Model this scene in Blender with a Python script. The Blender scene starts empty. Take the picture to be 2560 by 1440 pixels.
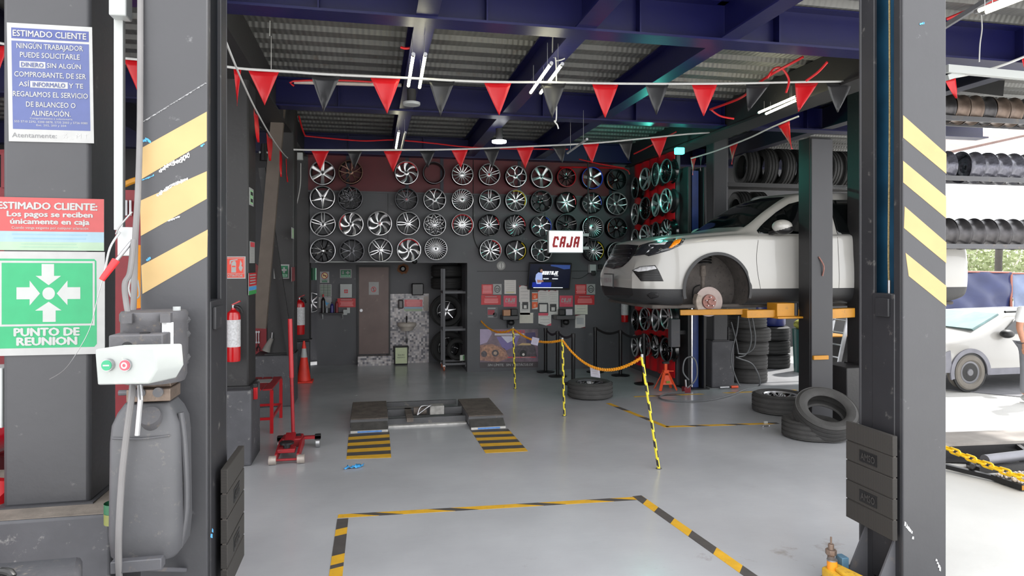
import bpy, bmesh, math, random
from mathutils import Vector, Matrix
from mathutils.geometry import delaunay_2d_cdt
from mathutils.bvhtree import BVHTree
SC = bpy.context.scene
COL = SC.collection
V = Vector
random.seed(7)
# ---------------------------------------------------------------- camera model
FPX = 1675.0
YAW = math.radians(11.8)
EYE = 2.0
HOR = 660.0
FW = (math.sin(YAW), math.cos(YAW))
RT = (math.cos(YAW), -math.sin(YAW))
def ray(px, py):
    u = (px - 1280) / FPX
    return V((FW[0] + u * RT[0], FW[1] + u * RT[1], (HOR - py) / FPX))
def PD(px, py, D):
    return V((0, 0, EYE)) + ray(px, py) * D
def PF(px, py, z=0.0):
    r = ray(px, py)
    return V((0, 0, EYE)) + r * ((z - EYE) / r.z)
def PY(px, py, Y):
    r = ray(px, py)
    return V((0, 0, EYE)) + r * (Y / r.y)
def PX(px, py, X):
    r = ray(px, py)
    return V((0, 0, EYE)) + r * (X / r.x)
# ---------------------------------------------------------------- materials
def lin(c):
    o = []
    for x in c:
        x = x / 255.0
        o.append(x / 12.92 if x <= 0.04045 else ((x + 0.055) / 1.055) ** 2.4)
    return o
MATS = {}
def M(name, rgb, rough=0.5, metal=0.0, var=0.12, scale=6.0, bump=0.0, bscale=40.0, coat=0.0,
      emit=0.0, alpha=1.0, trans=0.0, dirt=None, dirt_amt=0.0, spec=0.5, stretch=None):
    if name in MATS:
        return MATS[name]
    m = bpy.data.materials.new(name)
    m.use_nodes = True
    nt = m.node_tree
    b = nt.nodes['Principled BSDF']
    c = lin(rgb)
    tc = nt.nodes.new('ShaderNodeTexCoord')
    src = tc.outputs['Object']
    if stretch:
        mp = nt.nodes.new('ShaderNodeMapping')
        mp.inputs['Scale'].default_value = stretch
        nt.links.new(src, mp.inputs['Vector'])
        src = mp.outputs['Vector']
    b.inputs['Base Color'].default_value = (*c, 1)
    if var > 0:
        n = nt.nodes.new('ShaderNodeTexNoise')
        n.inputs['Scale'].default_value = scale
        n.inputs['Detail'].default_value = 6
        nt.links.new(src, n.inputs['Vector'])
        r = nt.nodes.new('ShaderNodeValToRGB')
        r.color_ramp.elements[0].position = 0.3
        r.color_ramp.elements[1].position = 0.7
        r.color_ramp.elements[0].color = (*[x * (1 - var) for x in c], 1)
        r.color_ramp.elements[1].color = (*[min(1, x * (1 + var)) for x in c], 1)
        nt.links.new(n.outputs['Fac'], r.inputs['Fac'])
        out = r.outputs['Color']
        if dirt:
            n2 = nt.nodes.new('ShaderNodeTexNoise')
            n2.inputs['Scale'].default_value = scale * 2.7
            n2.inputs['Detail'].default_value = 10
            n2.inputs['Roughness'].default_value = 0.7
            nt.links.new(src, n2.inputs['Vector'])
            r2 = nt.nodes.new('ShaderNodeValToRGB')
            r2.color_ramp.elements[0].position = 0.62 - 0.25 * dirt_amt
            r2.color_ramp.elements[1].position = 0.72 - 0.2 * dirt_amt
            nt.links.new(n2.outputs['Fac'], r2.inputs['Fac'])
            mx = nt.nodes.new('ShaderNodeMix'); mx.data_type = 'RGBA'
            nt.links.new(r2.outputs['Color'], mx.inputs[0])
            nt.links.new(out, mx.inputs[6])
            mx.inputs[7].default_value = (*lin(dirt), 1)
            out = mx.outputs[2]
        nt.links.new(out, b.inputs['Base Color'])
    b.inputs['Roughness'].default_value = rough
    b.inputs['Metallic'].default_value = metal
    b.inputs['Specular IOR Level'].default_value = spec
    if coat: b.inputs['Coat Weight'].default_value = coat; b.inputs['Coat Roughness'].default_value = 0.05
    if trans: b.inputs['Transmission Weight'].default_value = trans
    if alpha < 1: b.inputs['Alpha'].default_value = alpha
    if emit:
        b.inputs['Emission Color'].default_value = (*c, 1)
        b.inputs['Emission Strength'].default_value = emit
    if bump > 0:
        n3 = nt.nodes.new('ShaderNodeTexNoise')
        n3.inputs['Scale'].default_value = bscale
        n3.inputs['Detail'].default_value = 8
        nt.links.new(src, n3.inputs['Vector'])
        bp = nt.nodes.new('ShaderNodeBump')
        bp.inputs['Strength'].default_value = bump
        bp.inputs['Distance'].default_value = 0.01
        nt.links.new(n3.outputs['Fac'], bp.inputs['Height'])
        nt.links.new(bp.outputs['Normal'], b.inputs['Normal'])
    MATS[name] = m
    return m
def flat(rgb, rough=0.45, var=0.05):
    return M('print_%d_%d_%d' % tuple(rgb), rgb, rough=rough, var=var, scale=14)
# ---------------------------------------------------------------- mesh builder
def frame_from(d):
    d = d.normalized()
    a = V((0, 0, 1)) if abs(d.z) < 0.9 else V((1, 0, 0))
    x = a.cross(d).normalized()
    return x, d.cross(x).normalized(), d
WO = {}
TEXTCACHE = {}
class MB:
    def __init__(s):
        s.v = []; s.f = []; s.m = []; s.mats = []; s.cur = 0
    def mat(s, m):
        if m not in s.mats: s.mats.append(m)
        s.cur = s.mats.index(m)
        return s
    def add(s, vs, fs):
        o = len(s.v)
        s.v.extend([V(p) for p in vs])
        for f in fs:
            s.f.append([i + o for i in f]); s.m.append(s.cur)
        return s
    def box(s, x0, x1, y0, y1, z0, z1):
        vs = [(x, y, z) for z in (z0, z1) for y in (y0, y1) for x in (x0, x1)]
        return s.add(vs, [(0, 2, 3, 1), (4, 5, 7, 6), (0, 1, 5, 4), (2, 6, 7, 3), (0, 4, 6, 2), (1, 3, 7, 5)])
    def obox(s, c, size, R=None):
        hx, hy, hz = [a / 2 for a in size]
        c = V(c)
        vs = []
        for z in (-hz, hz):
            for y in (-hy, hy):
                for x in (-hx, hx):
                    p = V((x, y, z))
                    if R is not None: p = R @ p
                    vs.append(c + p)
        return s.add(vs, [(0, 2, 3, 1), (4, 5, 7, 6), (0, 1, 5, 4), (2, 6, 7, 3), (0, 4, 6, 2), (1, 3, 7, 5)])
    def bar(s, p0, p1, w, h, up=(0, 0, 1)):
        p0 = V(p0); p1 = V(p1); d = (p1 - p0).normalized(); up = V(up)
        if abs(d.dot(up)) > 0.98: up = V((0, 1, 0))
        x = d.cross(up).normalized(); y = x.cross(d).normalized()
        vs = []
        for p in (p0, p1):
            for a, b in ((-1, -1), (1, -1), (1, 1), (-1, 1)):
                vs.append(p + x * a * w / 2 + y * b * h / 2)
        return s.add(vs, [(3, 2, 1, 0), (4, 5, 6, 7), (0, 1, 5, 4), (1, 2, 6, 5), (2, 3, 7, 6), (3, 0, 4, 7)])
    def cyl(s, p0, p1, r0, r1=None, n=16, caps=True):
        if r1 is None: r1 = r0
        p0 = V(p0); p1 = V(p1)
        x, y, d = frame_from(p1 - p0)
        vs = []
        for p, r in ((p0, r0), (p1, r1)):
            for i in range(n):
                a = 2 * math.pi * i / n
                vs.append(p + x * math.cos(a) * r + y * math.sin(a) * r)
        fs = [(i, (i + 1) % n, n + (i + 1) % n, n + i) for i in range(n)]
        if caps: fs += [tuple(range(n - 1, -1, -1)), tuple(range(n, 2 * n))]
        return s.add(vs, fs)
    def tube(s, pts, r, n=8, closed=False, sub=0):
        pts = [V(p) for p in pts]
        if sub: pts = smooth_path(pts, sub, closed)
        N = len(pts); vs = []; prev = None
        for i, p in enumerate(pts):
            a = pts[i - 1] if (i > 0 or closed) else p
            b = pts[(i + 1) % N] if (i < N - 1 or closed) else p
            d = (b - a).normalized()
            if prev is None: x, y, _ = frame_from(d)
            else:
                x = (prev - d * prev.dot(d)); x.normalize(); y = d.cross(x).normalized()
            prev = x
            rr = r(i / max(1, N - 1)) if callable(r) else r
            for k in range(n):
                t = 2 * math.pi * k / n
                vs.append(p + x * math.cos(t) * rr + y * math.sin(t) * rr)
        fs = []
        for i in range(N if closed else N - 1):
            j = (i + 1) % N
            for k in range(n):
                fs.append((i * n + k, i * n + (k + 1) % n, j * n + (k + 1) % n, j * n + k))
        if not closed:
            fs.append(tuple(range(n - 1, -1, -1))); fs.append(tuple(range((N - 1) * n, N * n)))
        return s.add(vs, fs)
    def extr(s, pts, vec):
        pts = [V(p) for p in pts]; vec = V(vec); n = len(pts)
        nn = V((0, 0, 0))
        for i in range(n): nn += pts[i].cross(pts[(i + 1) % n])
        if nn.dot(vec) > 0: pts.reverse()
        vs = pts + [p + vec for p in pts]
        fs = [tuple(range(n)), tuple(range(2 * n - 1, n - 1, -1))]
        fs += [(i, n + i, n + (i + 1) % n, (i + 1) % n) for i in range(n)]
        return s.add(vs, fs)
    def lathe(s, prof, c=(0, 0, 0), axis=(0, 0, 1), n=32, a0=0.0, a1=2 * math.pi, closed_prof=False):
        x, y, d = frame_from(V(axis)); c = V(c)
        full = abs(a1 - a0 - 2 * math.pi) < 1e-6
        m = n if full else n + 1
        vs = []
        for i in range(m):
            a = a0 + (a1 - a0) * i / n
            for r, h in prof:
                vs.append(c + x * math.cos(a) * r + y * math.sin(a) * r + d * h)
        P = len(prof); fs = []
        for i in range(n):
            j = (i + 1) % m
            for k in range(P if closed_prof else P - 1):
                l = (k + 1) % P
                fs.append((i * P + k, j * P + k, j * P + l, i * P + l))
        return s.add(vs, fs)
    def sph(s, c, r, n=12, m=8, sc=(1, 1, 1)):
        c = V(c); vs = [c + V((0, 0, r * sc[2]))]
        for j in range(1, m):
            t = math.pi * j / m
            for i in range(n):
                a = 2 * math.pi * i / n
                vs.append(c + V((r * sc[0] * math.sin(t) * math.cos(a), r * sc[1] * math.sin(t) * math.sin(a), r * sc[2] * math.cos(t))))
        vs.append(c - V((0, 0, r * sc[2])))
        fs = [(0, 1 + i, 1 + (i + 1) % n) for i in range(n)]
        for j in range(m - 2):
            for i in range(n):
                a = 1 + j * n + i; b = 1 + j * n + (i + 1) % n
                fs.append((a, a + n, b + n, b))
        e = len(vs) - 1
        fs += [(e, 1 + (m - 2) * n + (i + 1) % n, 1 + (m - 2) * n + i) for i in range(n)]
        return s.add(vs, fs)
    def text(s, txt, o, ex, ey, h, bold=0.0, width=None, center=True, shear=0.0):
        """flat lettering: o = centre of the line, ex = reading direction, ey = up, h = cap height"""
        key = (txt, bold, shear)
        if key not in TEXTCACHE:
            cu = bpy.data.curves.new('t', 'FONT')
            cu.body = txt; cu.size = 1.0; cu.offset = 0; cu.shear = shear
            cu.resolution_u = 2
            ob = bpy.data.objects.new('t', cu)
            me = bpy.data.meshes.new_from_object(ob)
            vs = [v.co.copy() for v in me.vertices]
            fs = [tuple(p.vertices) for p in me.polygons]
            bpy.data.objects.remove(ob); bpy.data.meshes.remove(me); bpy.data.curves.remove(cu)
            TEXTCACHE[key] = (vs, fs)
        vs, fs = TEXTCACHE[key]
        if not vs: return s
        x0 = min(v.x for v in vs); x1 = max(v.x for v in vs)
        sy = h / 0.70
        sx = sy if width is None else width / (x1 - x0)
        ex = V(ex).normalized(); ey = V(ey).normalized(); o = V(o)
        nrm = ex.cross(ey)
        cx = (x0 + x1) / 2 if center else x0
        for q, (dx, dy) in enumerate(((0, 0), (-bold, 0), (bold, 0), (0, .6 * bold), (0, -.6 * bold)) if bold > .012 else ((0, 0),)):
            s.add([o + ex * (v.x + dx - cx) * sx + ey * (v.y + dy - 0.35) * sy + nrm * (0.0006 + q * .0003) for v in vs], fs)
        return s
    def block_text(s, txt, o, ex, ey, h, w, th=.2, shear=.15):
        """squared heavy lettering: o centre of the line, h letter height, w line width"""
        GL = {'C': [[(1, .82), (.8, 1), (.12, 1), (0, .85), (0, .15), (.12, 0), (1, 0)]], 'A': [[(0, 0), (0, .8), (.2, 1), (1, 1), (1, 0)], [(0, .4), (1, .4)]],
              'J': [[(1, 1), (1, .15), (.85, 0), (0, 0), (0, .25)]], 'M': [[(0, 0), (0, 1), (.5, .5), (1, 1), (1, 0)]], 'O': [[(0, 0), (0, 1), (1, 1), (1, 0), (0, 0)]],
              'N': [[(0, 0), (0, 1), (1, 0), (1, 1)]], 'T': [[(0, 1), (1, 1)], [(.5, 1), (.5, 0)]], 'E': [[(1, 0), (0, 0), (0, 1), (1, 1)], [(0, .5), (.8, .5)]]}
        ex = V(ex).normalized(); ey = V(ey).normalized(); nn = ex.cross(ey); k = len(txt); cell = w / k; lw = cell * .78; t = th * h; q = 0
        for i, c in enumerate(txt):
            for pl in GL[c]:
                P = [V(o) + ex * (-w / 2 + cell * i + cell * .11 + t / 2 + (lw - t) * a + shear * (b - .5) * h) + ey * ((b - .5) * (h - t)) for a, b in pl]
                for a, b in zip(P, P[1:]):
                    d = (b - a).normalized(); q += 1
                    s.bar(a - d * t / 2 + nn * (q % 5) * .0002, b + d * t / 2 + nn * (q % 5) * .0002, t, .001, up=nn)
        return s
    def build(s, name, mat=None, parent=None, smooth=35, bevel=0.0, origin=None, seg=2):
        me = bpy.data.meshes.new(name)
        if parent is not None: org = WO[parent.name]
        elif origin is not None: org = V(origin)
        else:
            xs = [p.x for p in s.v]; ys = [p.y for p in s.v]; zs = [p.z for p in s.v]
            org = V(((min(xs) + max(xs)) / 2, (min(ys) + max(ys)) / 2, min(zs)))
        me.from_pydata([tuple(p - org) for p in s.v], [], s.f)
        if mat is not None: me.materials.append(mat)
        else:
            for m in s.mats: me.materials.append(m)
            me.polygons.foreach_set('material_index', s.m)
        me.update()
        if smooth:
            me.polygons.foreach_set('use_smooth', [True] * len(me.polygons))
            me.set_sharp_from_angle(angle=math.radians(smooth))
        o = bpy.data.objects.new(name, me)
        COL.objects.link(o)
        if parent is not None: o.parent = parent
        else: o.location = org
        WO[o.name] = org
        if bevel:
            b = o.modifiers.new('bevel', 'BEVEL'); b.width = bevel; b.segments = seg; b.limit_method = 'ANGLE'
            b.angle_limit = math.radians(40)
        return o
def smooth_path(pts, sub, closed=False):
    out = []; N = len(pts)
    for i in range(N if closed else N - 1):
        p0 = pts[i - 1] if (i > 0 or closed) else pts[0]
        p1 = pts[i]; p2 = pts[(i + 1) % N]
        p3 = pts[(i + 2) % N] if (i + 2 < N or closed) else pts[-1]
        for k in range(sub):
            t = k / sub
            out.append(0.5 * ((2 * p1) + (p2 - p0) * t + (2 * p0 - 5 * p1 + 4 * p2 - p3) * t * t + (3 * p1 - p0 - 3 * p2 + p3) * t ** 3))
    if not closed: out.append(pts[-1])
    return out
def tag(o, label=None, cat=None, group=None, kind=None):
    if label: o['label'] = label
    if cat: o['category'] = cat
    if group: o['group'] = group
    if kind: o['kind'] = kind
    return o
def thing(name, label, cat, loc=(0, 0, 0), group=None):
    o = bpy.data.objects.new(name, None); COL.objects.link(o)
    o.empty_display_size = 0.1
    o.location = loc; WO[o.name] = V(loc)
    return tag(o, label, cat, group)
def struct(mb, name, mat=None, **k):
    return tag(mb.build(name, mat, **k), kind='structure')
def dup(root, loc=None, rot=None, label=None, group=None, scale=None):
    r = root.copy(); COL.objects.link(r)
    if loc is not None: r.location = loc
    if rot is not None: r.rotation_euler = rot
    if scale is not None: r.scale = (scale,) * 3
    if label: r['label'] = label
    if group: r['group'] = group
    for ch in root.children:
        c = ch.copy(); COL.objects.link(c); c.parent = r
        for g in ch.children:
            d = g.copy(); COL.objects.link(d); d.parent = c
    return r
EX = V((1, 0, 0)); EY = V((0, 1, 0)); EZ = V((0, 0, 1))
# ---------------------------------------------------------------- shared materials
m_col = M('charcoal_column_paint', (60, 60, 63), rough=0.5, var=0.06, scale=3, dirt=(98, 97, 97), dirt_amt=-0.1, bump=0.15, bscale=25)
m_colb = M('dark_column_paint', (42, 41, 42), rough=0.5, var=0.08, scale=3, dirt=(64, 63, 62), dirt_amt=0.05, bump=0.15, bscale=25)
m_wall = M('charcoal_wall_paint', (76, 76, 80), rough=0.5, var=0.07, scale=2, dirt=(112, 112, 114), dirt_amt=0.0, bump=0.1, bscale=12)
m_red_wall = M('burgundy_wall_paint', (88, 12, 24), rough=0.5, var=0.12, scale=3)
m_navy = M('navy_beam_paint', (15, 16, 68), rough=0.38, var=0.15, scale=1.5, bump=0.08, bscale=20)
m_navy_dk = M('black_navy_beam_paint', (20, 21, 42), rough=0.45, var=0.15, scale=1.5)
m_black = M('black_plastic', (22, 22, 23), rough=0.45, var=0.1)
m_blkmetal = M('black_metal', (30, 30, 32), rough=0.4, metal=0.3, var=0.1)
m_grey_metal = M('grey_painted_metal', (82, 82, 86), rough=0.5, var=0.08, scale=4, dirt=(104, 96, 90), dirt_amt=0.25, bump=0.12, bscale=30)
m_steel = M('bare_steel', (170, 170, 172), rough=0.35, metal=0.9, var=0.12)
m_chrome = M('chrome', (225, 225, 228), rough=0.08, metal=1.0, var=0.02)
m_white = M('white_plastic', (172, 175, 174), rough=0.4, var=0.03, scale=3)
m_red = M('red_paint', (170, 18, 26), rough=0.35, var=0.08, scale=5)
m_redworn = M('worn_red_paint', (146, 26, 34), rough=0.45, var=0.12, scale=9, dirt=(90, 40, 42), dirt_amt=0.2)
m_yellow = M('yellow_paint', (176, 120, 22), rough=0.45, var=0.1, scale=6, dirt=(150, 105, 40), dirt_amt=0.15)
m_rubber_sun = M('sunlit_tyre_rubber', (62, 61, 60), rough=0.75, var=0.15, scale=9, bump=0.35, bscale=70)  # lighter rubber copy, sunlight on the tyres put into the grey
m_rubber_shade = M('shaded_tyre_rubber', (36, 36, 36), rough=0.7, var=0.15, scale=9, bump=0.35, bscale=70)  # darker copy of the same rubber for tyres standing in shade
m_rope = M('white_ribbon', (190, 190, 188), rough=0.5, var=0.05)
# ================================================================ setting
def floor_material():
    m = bpy.data.materials.new('grey_floor_paint'); m.use_nodes = True
    nt = m.node_tree; b = nt.nodes['Principled BSDF']; L = nt.links
    tc = nt.nodes.new('ShaderNodeTexCoord')
    def noise(sc, det=6, ro=0.5, st=None):
        n = nt.nodes.new('ShaderNodeTexNoise'); n.inputs['Scale'].default_value = sc
        n.inputs['Detail'].default_value = det; n.inputs['Roughness'].default_value = ro
        if st:
            mp = nt.nodes.new('ShaderNodeMapping'); mp.inputs['Scale'].default_value = st
            L.new(tc.outputs['Object'], mp.inputs['Vector']); L.new(mp.outputs['Vector'], n.inputs['Vector'])
        else: L.new(tc.outputs['Object'], n.inputs['Vector'])
        return n
    def ramp(src, p0, p1, c0, c1):
        r = nt.nodes.new('ShaderNodeValToRGB'); e = r.color_ramp.elements
        e[0].position = p0; e[1].position = p1; e[0].color = c0; e[1].color = c1
        L.new(src, r.inputs['Fac']); return r
    base = ramp(noise(0.9, 5).outputs['Fac'], 0.3, 0.7, (*lin((158, 159, 162)), 1), (*lin((176, 177, 180)), 1))
    # worn brown blotches, more of them near the front of the bay
    patch = ramp(noise(2.3, 12, 0.72).outputs['Fac'], 0.585, 0.67, (0, 0, 0, 1), (1, 1, 1, 1))
    sep = nt.nodes.new('ShaderNodeSeparateXYZ'); L.new(tc.outputs['Object'], sep.inputs['Vector'])
    mr = nt.nodes.new('ShaderNodeMapRange'); L.new(sep.outputs['Y'], mr.inputs['Value'])
    mr.inputs['From Min'].default_value = 4.55; mr.inputs['From Max'].default_value = 3.9
    mr.inputs['To Min'].default_value = 0.06; mr.inputs['To Max'].default_value = 0.8
    mul = nt.nodes.new('ShaderNodeMath'); mul.operation = 'MULTIPLY'
    L.new(patch.outputs['Color'], mul.inputs[0]); L.new(mr.outputs['Result'], mul.inputs[1])
    mx = nt.nodes.new('ShaderNodeMix'); mx.data_type = 'RGBA'
    L.new(mul.outputs[0], mx.inputs[0]); L.new(base.outputs['Color'], mx.inputs[6]); mx.inputs[7].default_value = (*lin((118, 108, 100)), 1)
    # fine pale and dark scuffs
    sc1 = ramp(noise(9, 10, 0.8, (0.35, 1.6, 1)).outputs['Fac'], 0.69, 0.76, (0, 0, 0, 1), (1, 1, 1, 1))
    mx2 = nt.nodes.new('ShaderNodeMix'); mx2.data_type = 'RGBA'
    L.new(sc1.outputs['Color'], mx2.inputs[0]); L.new(mx.outputs[2], mx2.inputs[6]); mx2.inputs[7].default_value = (*lin((124, 122, 121)), 1)
    L.new(mx2.outputs[2], b.inputs['Base Color'])
    rr = nt.nodes.new('ShaderNodeMapRange'); L.new(noise(3, 6).outputs['Fac'], rr.inputs['Value'])
    rr.inputs['To Min'].default_value = 0.13; rr.inputs['To Max'].default_value = 0.32
    L.new(rr.outputs['Result'], b.inputs['Roughness'])
    bp = nt.nodes.new('ShaderNodeBump'); bp.inputs['Strength'].default_value = 0.12; bp.inputs['Distance'].default_value = 0.01
    L.new(noise(14, 6, 0.6, (0.3, 1, 1)).outputs['Fac'], bp.inputs['Height']); L.new(bp.outputs['Normal'], b.inputs['Normal'])
    return m
m_floor = floor_material()
m_ground = M('sun_pale_concrete', (205, 204, 200), rough=0.8, var=0.06, scale=1.2, bump=0.2, bscale=30)  # outdoor concrete, its paleness standing in for sunlight on the ground
mb = MB()
mb.extr([(-14, 1.8, 0), (2.2, 1.8, 0), (3.25, 3.4, 0), (6.9, 7.7, 0), (8.3, 9.3, 0), (8.3, 15, 0), (-14, 15, 0)], (0, 0, -0.12))  # diagonal right side is shaped along the edge of the sunlit patch
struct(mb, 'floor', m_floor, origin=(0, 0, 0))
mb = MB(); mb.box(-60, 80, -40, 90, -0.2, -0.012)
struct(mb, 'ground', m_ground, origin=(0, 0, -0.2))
# corrugated roof deck, flutes run left to right
def deck_material():
    m = M('galvanised_roof_deck', (104, 104, 102), rough=0.5, metal=0.25, var=0.12, scale=3, dirt=(92, 82, 74), dirt_amt=0.15)
    nt = m.node_tree; b = nt.nodes['Principled BSDF']
    tc = nt.nodes.new('ShaderNodeTexCoord'); w = nt.nodes.new('ShaderNodeTexWave'); w.bands_direction = 'X'
    w.inputs['Scale'].default_value = 5.5; nt.links.new(tc.outputs['Object'], w.inputs['Vector'])
    bp = nt.nodes.new('ShaderNodeBump'); bp.inputs['Strength'].default_value = 0.5; bp.inputs['Distance'].default_value = 0.008
    nt.links.new(w.outputs['Fac'], bp.inputs['Height']); nt.links.new(bp.outputs['Normal'], b.inputs['Normal'])
    return m
prof = []
y = 3.97; per = 0.315
while y < 14.4:
    prof += [(y, 4.275), (y + 0.15, 4.275), (y + 0.19, 4.345), (y + 0.275, 4.345)]
    y += per
prof.append((y, 4.275))
mb = MB(); xs = (-8.0, 9.4); vs = []; n = len(prof)
for zo in (0, 0.012):
    for x in xs: vs += [(x, p[0], p[1] + zo) for p in prof]
fs = []
for i in range(n - 1):
    fs += [(i, i + 1, n + i + 1, n + i), (2 * n + i, 3 * n + i, 3 * n + i + 1, 2 * n + i + 1)]
    fs += [(i, 2 * n + i, 2 * n + i + 1, i + 1), (n + i, n + i + 1, 3 * n + i + 1, 3 * n + i)]
fs += [(0, n, 3 * n, 2 * n), (n - 1, 3 * n - 1, 4 * n - 1, 2 * n - 1)]
mb.add(vs, fs)
struct(mb, 'ceiling', deck_material(), smooth=20)
mb = MB(); mb.box(-8.1, 9.5, 3.95, 14.6, 4.37, 4.55)
struct(mb, 'trim_1', M('roof_slab_concrete', (90, 88, 86), rough=0.9))
# walls
mb = MB()
mb.mat(m_wall).box(1.72, 5.0, 12.28, 12.42, 0, 4.27).box(-1.15, 1.72, 12.28, 12.42, 2.02, 4.27)
mb.mat(m_red_wall).box(-1.1, 4.55, 12.265, 12.279, 3.3, 3.98)
mb.mat(m_navy_dk)
for xx in (-0.42, 0.62, 1.25, 2.7, 4.5): mb.box(xx - .03, xx + .03, 12.25, 12.264, 3.28, 3.98)
mb.mat(m_wall).box(-1.1, 4.5, 12.25, 12.264, 3.27, 3.3)
mb.mat(m_blkmetal)
for xx in (0.28, 3.2): mb.box(xx - .006, xx + .006, 12.272, 12.279, 2.05, 3.27)
mb.box(1.9, 4.9, 12.272, 12.279, 1.86, 1.87)
struct(mb, 'wall_back')
mb = MB().mat(m_wall)
mb.box(-1.06, 1.95, 13.7, 13.82, 0, 2.12).box(1.72, 1.86, 12.43, 13.7, 0, 2.12)
struct(mb, 'wall_recess', m_wall)
mb = MB(); mb.box(-1.15, 1.86, 12.43, 13.7, 2.02, 2.1)
struct(mb, 'trim_2', m_wall)
mb = MB(); mb.box(4.9, 4.96, 10.22, 12.28, 0, 4.27)
struct(mb, 'wall_right', m_wall)
mb = MB(); mb.box(-8, -1.06, 14.3, 14.42, 0, 4.27)
mb.mat(m_red_wall)
struct(mb, 'wall_left_rear', m_wall)
mb = MB(); mb.box(-8.1, -8, 4.6, 14.4, 0, 4.27)
struct(mb, 'wall_left', M('dark_red_wall_paint', (120, 20, 30), rough=0.5))
mb = MB(); mb.box(5.02, 12.3, 14.56, 14.7, 0, 5.3)
struct(mb, 'wall_right_rear', M('black_wall_paint', (32, 32, 34), rough=0.6))
# white conduit shelf line under the upper wall
# ---------------------------------------------------------------- roof beams
def ibeam_x(x0, x1, yc, z0, z1, w=0.22, mat=m_navy):
    mb = MB()
    mb.box(x0, x1, yc - 0.012, yc + 0.012, z0 + 0.02, z1 - 0.015)
    mb.box(x0, x1, yc - w / 2, yc + w / 2, z0, z0 + 0.02)
    mb.box(x0, x1, yc - w / 2, yc + w / 2, z1 - 0.015, z1)
    for x in [x0 + 0.6 + i * 1.3 for i in range(int((x1 - x0) / 1.3))]:
        mb.box(x - .006, x + .006, yc - w / 2 + .01, yc + w / 2 - .01, z0 + .02, z1 - .015)
    return mb
BE = [(5.37, 'wide navy roof beam nearest the entrance, crossing above the front bunting'),
      (8.62, 'navy roof beam across the middle of the shop, just behind the tube lights'),
      (12.12, 'navy roof beam running along the top of the rear rim wall')]
for yc, lab in BE:
    o = ibeam_x(-7.5, 9.2, yc, 3.92, 4.27).build('roof_beam', m_navy)
    tag(o, lab, 'beam', 'navy beams crossing the shop')
JO = [(-3.3, 'dark roof joist over the neighbouring bay on the left'), (0.42, 'navy roof joist above the left pair of tube lights, over the parking pads'),
      (1.72, 'navy roof joist above the middle pair of tube lights'), (3.02, 'navy roof joist over the right part of the bay, right of the middle tubes'),
      (6.4, 'dark roof joist above the white lifted car')]
for xc, lab in JO:
    mb = MB()
    for a, b in ((4.0, 5.34), (5.40, 8.59), (8.65, 12.09)):
        mb.box(xc - .01, xc + .01, a, b, 3.955, 4.26)
        mb.box(xc - .085, xc + .085, a, b, 3.94, 3.956)
        mb.box(xc - .085, xc + .085, a, b, 4.255, 4.27)
    tag(mb.build('roof_joist', m_navy_dk if xc in (-3.3, 6.4) else m_navy), lab, 'beam', 'roof joists running front to back')
for xc, w, lab in ((-1.3, .3, 'black edge beam running back above the left row of columns'),
                   (4.98, .3, 'black edge beam running back above the rims wall and the car bonnet')):
    ys_ = 4.0 if xc < 0 else 5.5
    mb = MB(); mb.box(xc - w / 2, xc + w / 2, ys_, 12.26, 3.9, 4.27)
    mb.box(xc - w / 2 - .03, xc + w / 2 + .03, ys_, 12.26, 3.87, 3.9)
    tag(mb.build('edge_beam', m_colb), lab, 'beam')
# ---------------------------------------------------------------- building columns
def column(x0, x1, y0, y1, px0, px1, py0, py1, ph, lab, mat=m_colb, top=4.27, pmat=None):
    t = thing('building_column', lab, 'column', ((x0 + x1) / 2, (y0 + y1) / 2, 0), 'square steel columns on concrete plinths')
    MB().box(x0, x1, y0, y1, ph, top).build('shaft', mat, t, bevel=0.02)
    MB().box(px0, px1, py0, py1, 0, ph).build('plinth', pmat or mat, t, bevel=0.015)
    MB().box(x0 - .02, x1 + .02, y0 - .02, y1 + .02, ph, ph + .012).build('base_plate', mat, t)
    return t
m_plinth = M('plinth_paint', (72, 72, 76), rough=0.6, var=0.15, scale=5, dirt=(130, 128, 126), dirt_amt=0.12, bump=0.3, bscale=14)
m_dust = M('dusty_plinth', (110, 102, 94), rough=0.8, var=0.25, scale=9, bump=0.4, bscale=30)
column(-1.80, -1.405, 3.78, 4.14, -2.3, -1.25, 3.6, 4.5, 0.78, 'nearest grey column with the white, red and green notices on it', m_col, pmat=m_plinth)
mb = MB().box(-2.29, -1.26, 3.61, 4.49, .78, .784); o_ = mb.build('dust_layer', m_dust, bpy.data.objects['building_column'])
c2x = PD(622, 700, 6.8)
column(c2x.x - .42, c2x.x, c2x.y, c2x.y + .42, -1.62, -1.17, 7.02, 7.56, 0.75, 'second dark column on the left, holding the nearer fire extinguisher', pmat=m_plinth)
c3 = PD(736, 700, 9.55)
column(c3.x - .38, c3.x, c3.y, c3.y + .38, -1.62, -1.08, 9.84, 10.4, 0.72, 'third dark column on the left, with the green first aid notice', pmat=m_plinth)
c4 = PD(778, 700, 12.05)
column(c4.x - .36, c4.x, c4.y, 12.27, -1.45, -1.06, 12.03, 12.26, 0.66, 'rearmost dark column on the left, with a bare grey patch and the farther extinguisher', pmat=m_plinth)
pr = PF(1780, 970); pr2 = PF(1843, 970)
column(pr.x + .05, pr2.x - .09, pr.y + .05, pr.y + .3, pr.x, pr2.x, pr.y, pr.y + .34, 0.75, 'grey column on a scuffed plinth behind the car, beside the used tyre stack', m_col, pmat=m_plinth)
k0 = PF(2117, 1060); kx = PY(2160, 900, k0.y + .08).x
column(kx, kx + .36, k0.y + .08, k0.y + .4, k0.x, k0.x + .55, k0.y, k0.y + .5, 0.70, 'black column on a dark plinth, mostly hidden behind the right entrance post', m_colb, pmat=m_colb)
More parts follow.
